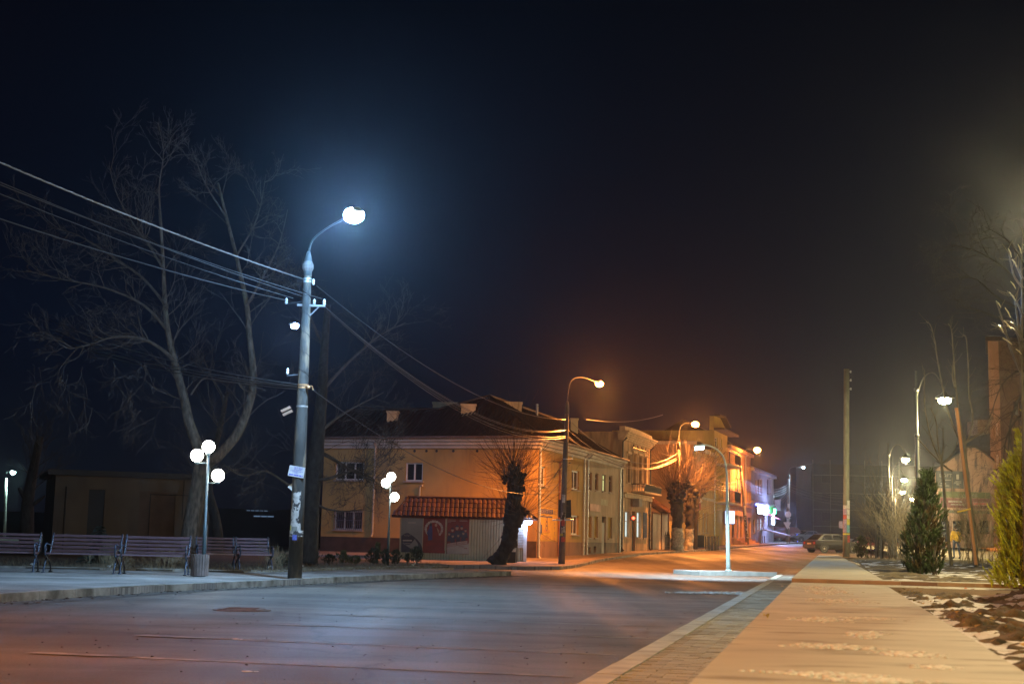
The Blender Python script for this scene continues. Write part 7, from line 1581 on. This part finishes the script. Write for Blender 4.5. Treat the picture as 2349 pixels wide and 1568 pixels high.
dk_paint = M('dark_grey_paint', (.018, .017, .016), .4, .1, 2, spec=.3); red_paint = M('dark_red_paint', (.12, .02, .02), .3, .1, 2); gr_paint = M('grey_paint', (.12, .12, .13), .3, .1)
cy = 108; c1 = P(1908, 1262, cy)
CAR = car('hatchback_car', 'dark dusty hatchback turning out of the street beside the bare concrete pole', (c1.x, cy, zg(cy)), R(24), dk_paint)
mb = MB(); mb.tube([(-1.80, -.66, .98), (-1.36, -.62, 1.27)], .022, 6); gg = mb.build('window_edge', M('chrome_edge', (.6, .5, .4), .2, metal=.8), CAR, local=True)
c2 = P(1992, 1262, 122); car('red_car', 'dark red saloon passing behind the bare concrete pole', (c2.x, 122, .66), R(8), red_paint, 'sedan')
c3 = P(1853, 1247, 172); car('dark_saloon', 'unlit dark saloon parked in front of the left garage', (c3.x, 172, zg(172)), R(196), gr_paint, 'sedan')
c4 = P(1784, 1250, 178); car('red_van', 'dark red van parked between the last house and the farthest pole', (c4.x + 1.5, 178, zg(178)), R(-10), red_paint, 'van', group=None)
c5 = P(1834, 1249, 186); car('red_hatchback', 'dark red car facing us with two small lit headlights right of the farthest pole', (c5.x, 186, zg(186)), R(-120), red_paint, 'hatch', lights=True)
bl = P(1829, 1227, 175); mb = MB(); mb.sphere(bl, .10, 8, 6); mb.tube([bl, bl - Vector((0, 0, 1.6))], .02, 4); tag(mb.build('blue_beacon', EM('beacon_blue', (.08, .12, 1), 9)), 'tiny blue light point right of the farthest concrete pole', 'lamp')
# railing posts on the far pavement near the arched lamp
r_ = thing('pavement_railing', 'short dark railing on the far pavement behind the arched lamp post', 'railing', P(1636, 1262, 105)); 
for k in range(8):
    c = P(1619 + k * 3.9 + (k % 2), 1262, 104 + k * .5); mb = MB(); mb.tube([(c.x, c.y, zg(c.y)), (c.x, c.y, zg(c.y) + 1.05)], .05, 6); mb.build('post', metal_dark, r_)
a, b = P(1618, 1240, 104), P(1648, 1240, 108); 
for dz in (.35, .95): mb = MB(); mb.tube([(a.x, a.y, zg(105) + dz), (b.x, b.y, zg(108) + dz)], .035, 6); mb.build('rail', metal_dark, r_)
# concrete rubbish box on the pavement
b_ = P(1603, 1258, 112); t = thing('pavement_bin', 'small dark square bin against the wall of the beige house', 'bin', (b_.x, b_.y, zg(112) + .1)); mb = MB(); mb.box((b_.x, b_.y, zg(112) + .55), (.75, .6, .9)); mb.build('bucket', black, t); mb = MB(); mb.box((b_.x, b_.y, zg(112) + 1.03), (.82, .68, .05)); mb.build('rim', metal_dark, t)

# ---------------------------------------------------------------- people
def person(label, loc, rz, jacket, trousers, h=1.74, stride=.12, seed=1, hood=False):
    t = thing('person', label, 'person', loc, rz)
    def skin(name, verts, edges, radii, mat, parent=t, root=0):
        me = bpy.data.meshes.new(name); me.from_pydata(verts, edges, []); o = bpy.data.objects.new(name, me); COL.objects.link(o); o.parent = parent; me.materials.append(mat)
        m = o.modifiers.new('skin', 'SKIN'); 
        for i, r_ in enumerate(radii): me.skin_vertices[0].data[i].radius = (r_, r_ * (.75 if name == 'body' and i < 4 else 1)) if isinstance(r_, float) else r_
        me.skin_vertices[0].data[root].use_root = True
        o.modifiers.new('sub', 'SUBSURF').levels = 1; o.modifiers['sub'].render_levels = 1; return o
    k = h / 1.74; s = stride
    sk = M('skin', (.42, .27, .20), .6)
    V = [(0, 0, .95), (0, 0, 1.15), (0, 0, 1.38), (0, .0, 1.47), (0, .01, 1.53), (-.20, 0, 1.40), (-.26, .02, 1.14), (-.24, .10, .90), (.20, 0, 1.40), (.26, -.02, 1.14), (.24, .06, .88), (-.10, 0, .90), (-.10, s * .5, .50), (-.10, s * .3, .08), (-.10, s * .3 + .16, .035), (.10, 0, .90), (.10, -s * .6, .50), (.10, -s * 1.4, .08), (.10, -s * 1.4 + .16, .035)]
    V = [(x * k, y * k, z * k) for x, y, z in V]
    E = [(0, 1), (1, 2), (2, 3), (3, 4), (2, 5), (5, 6), (6, 7), (2, 8), (8, 9), (9, 10), (0, 11), (11, 12), (12, 13), (13, 14), (0, 15), (15, 16), (16, 17), (17, 18)]
    Rr_ = [.15, .15, .16, .06, .05, .075, .055, .042, .075, .055, .042, .10, .07, .05, .045, .10, .07, .05, .045]
    skin('body', V, E, Rr_, trousers)
    J = [V[i] for i in (0, 1, 2, 5, 6, 7, 8, 9, 10)]; J[0] = (0, 0, .84 * k)
    skin('jacket', J, [(0, 1), (1, 2), (2, 3), (3, 4), (4, 5), (2, 6), (6, 7), (7, 8)], [.21, .19, .185, .10, .078, .062, .10, .078, .062], jacket)
    mb = MB(); mb.sphere((0, .02, 1.635 * k), .10 * k, 14, 10, (.88, 1.0, 1.22)); mb.sphere((0, .12 * k, 1.625 * k), .018, 6, 4); 
    for sx_ in (-1, 1): mb.sphere((sx_ * .09 * k, .02, 1.63 * k), .022, 6, 4, (.5, 1, 1.3))
    hd_ = mb.build('head', sk, t, local=True, smooth=True)
    mb = MB(); mb.sphere((0, -.005, 1.675 * k), .112 * k, 14, 10, (.95, 1.0, 1.05)); mb.build('hair' if not hood else 'hood', M('dark_hair', (.02, .016, .013), .7), t, local=True, smooth=True)
    mb = MB()
    for (hx, hy, hz) in ((-.24, .115, .82), (.24, .075, .80)):
        mb.sphere((hx * k, hy * k, hz * k), .045, 8, 6, (.6, .9, 1.2))
        for f in range(4): mb.tube([(hx * k, (hy - .03 + .02 * f) * k, (hz - .03) * k), (hx * k * .98, (hy - .028 + .021 * f) * k, (hz - .075) * k), (hx * k * .93, (hy - .02 + .02 * f) * k, (hz - (.10 if f in (1, 2) else .092)) * k)], [.011, .009, .007], 5)
        mb.tube([(hx * k, (hy + .03) * k, (hz + .01) * k), (hx * k * .95, (hy + .055) * k, (hz - .04) * k)], [.012, .009], 5)
    mb.build('hands', sk, t, local=True)
    return t
pp1 = P(2194, 1280, 79); person('person in a bright yellow jacket and dark blue trousers walking away on the pavement', (pp1.x, 79, .64), R(12), M('yellow_jacket', (.55, .33, .02), .8, .1), M('navy_trousers', (.025, .035, .07), .8), 1.80, .16)
pp2 = P(2160, 1279, 82); person('person in dark clothes walking left of the one in the yellow jacket', (pp2.x, 82, .64), R(-15), M('dark_coat', (.03, .035, .05), .8), M('navy_trousers', (.025, .035, .07)), 1.82, .20)

# ---------------------------------------------------------------- air volume added to give the lamps a glow
hz = bpy.data.materials.new('glow_haze'); hz.use_nodes = True; t_ = hz.node_tree; t_.nodes.clear(); ou = t_.nodes.new('ShaderNodeOutputMaterial'); pv = t_.nodes.new('ShaderNodeVolumePrincipled')
pv.inputs['Color'].default_value = (.86, .90, 1, 1); pv.inputs['Density'].default_value = HAZE_DENSITY; pv.inputs['Anisotropy'].default_value = HAZE_ANISO
t_.links.new(pv.outputs[0], ou.inputs['Volume'])
mb = MB(); mb.box((10, 110, 10.5), (190, 300, 24)); hb = mb.build('glow_haze', hz, None); hb['kind'] = 'stuff'; hb['label'] = 'thin air volume added for the glow around the lamps'
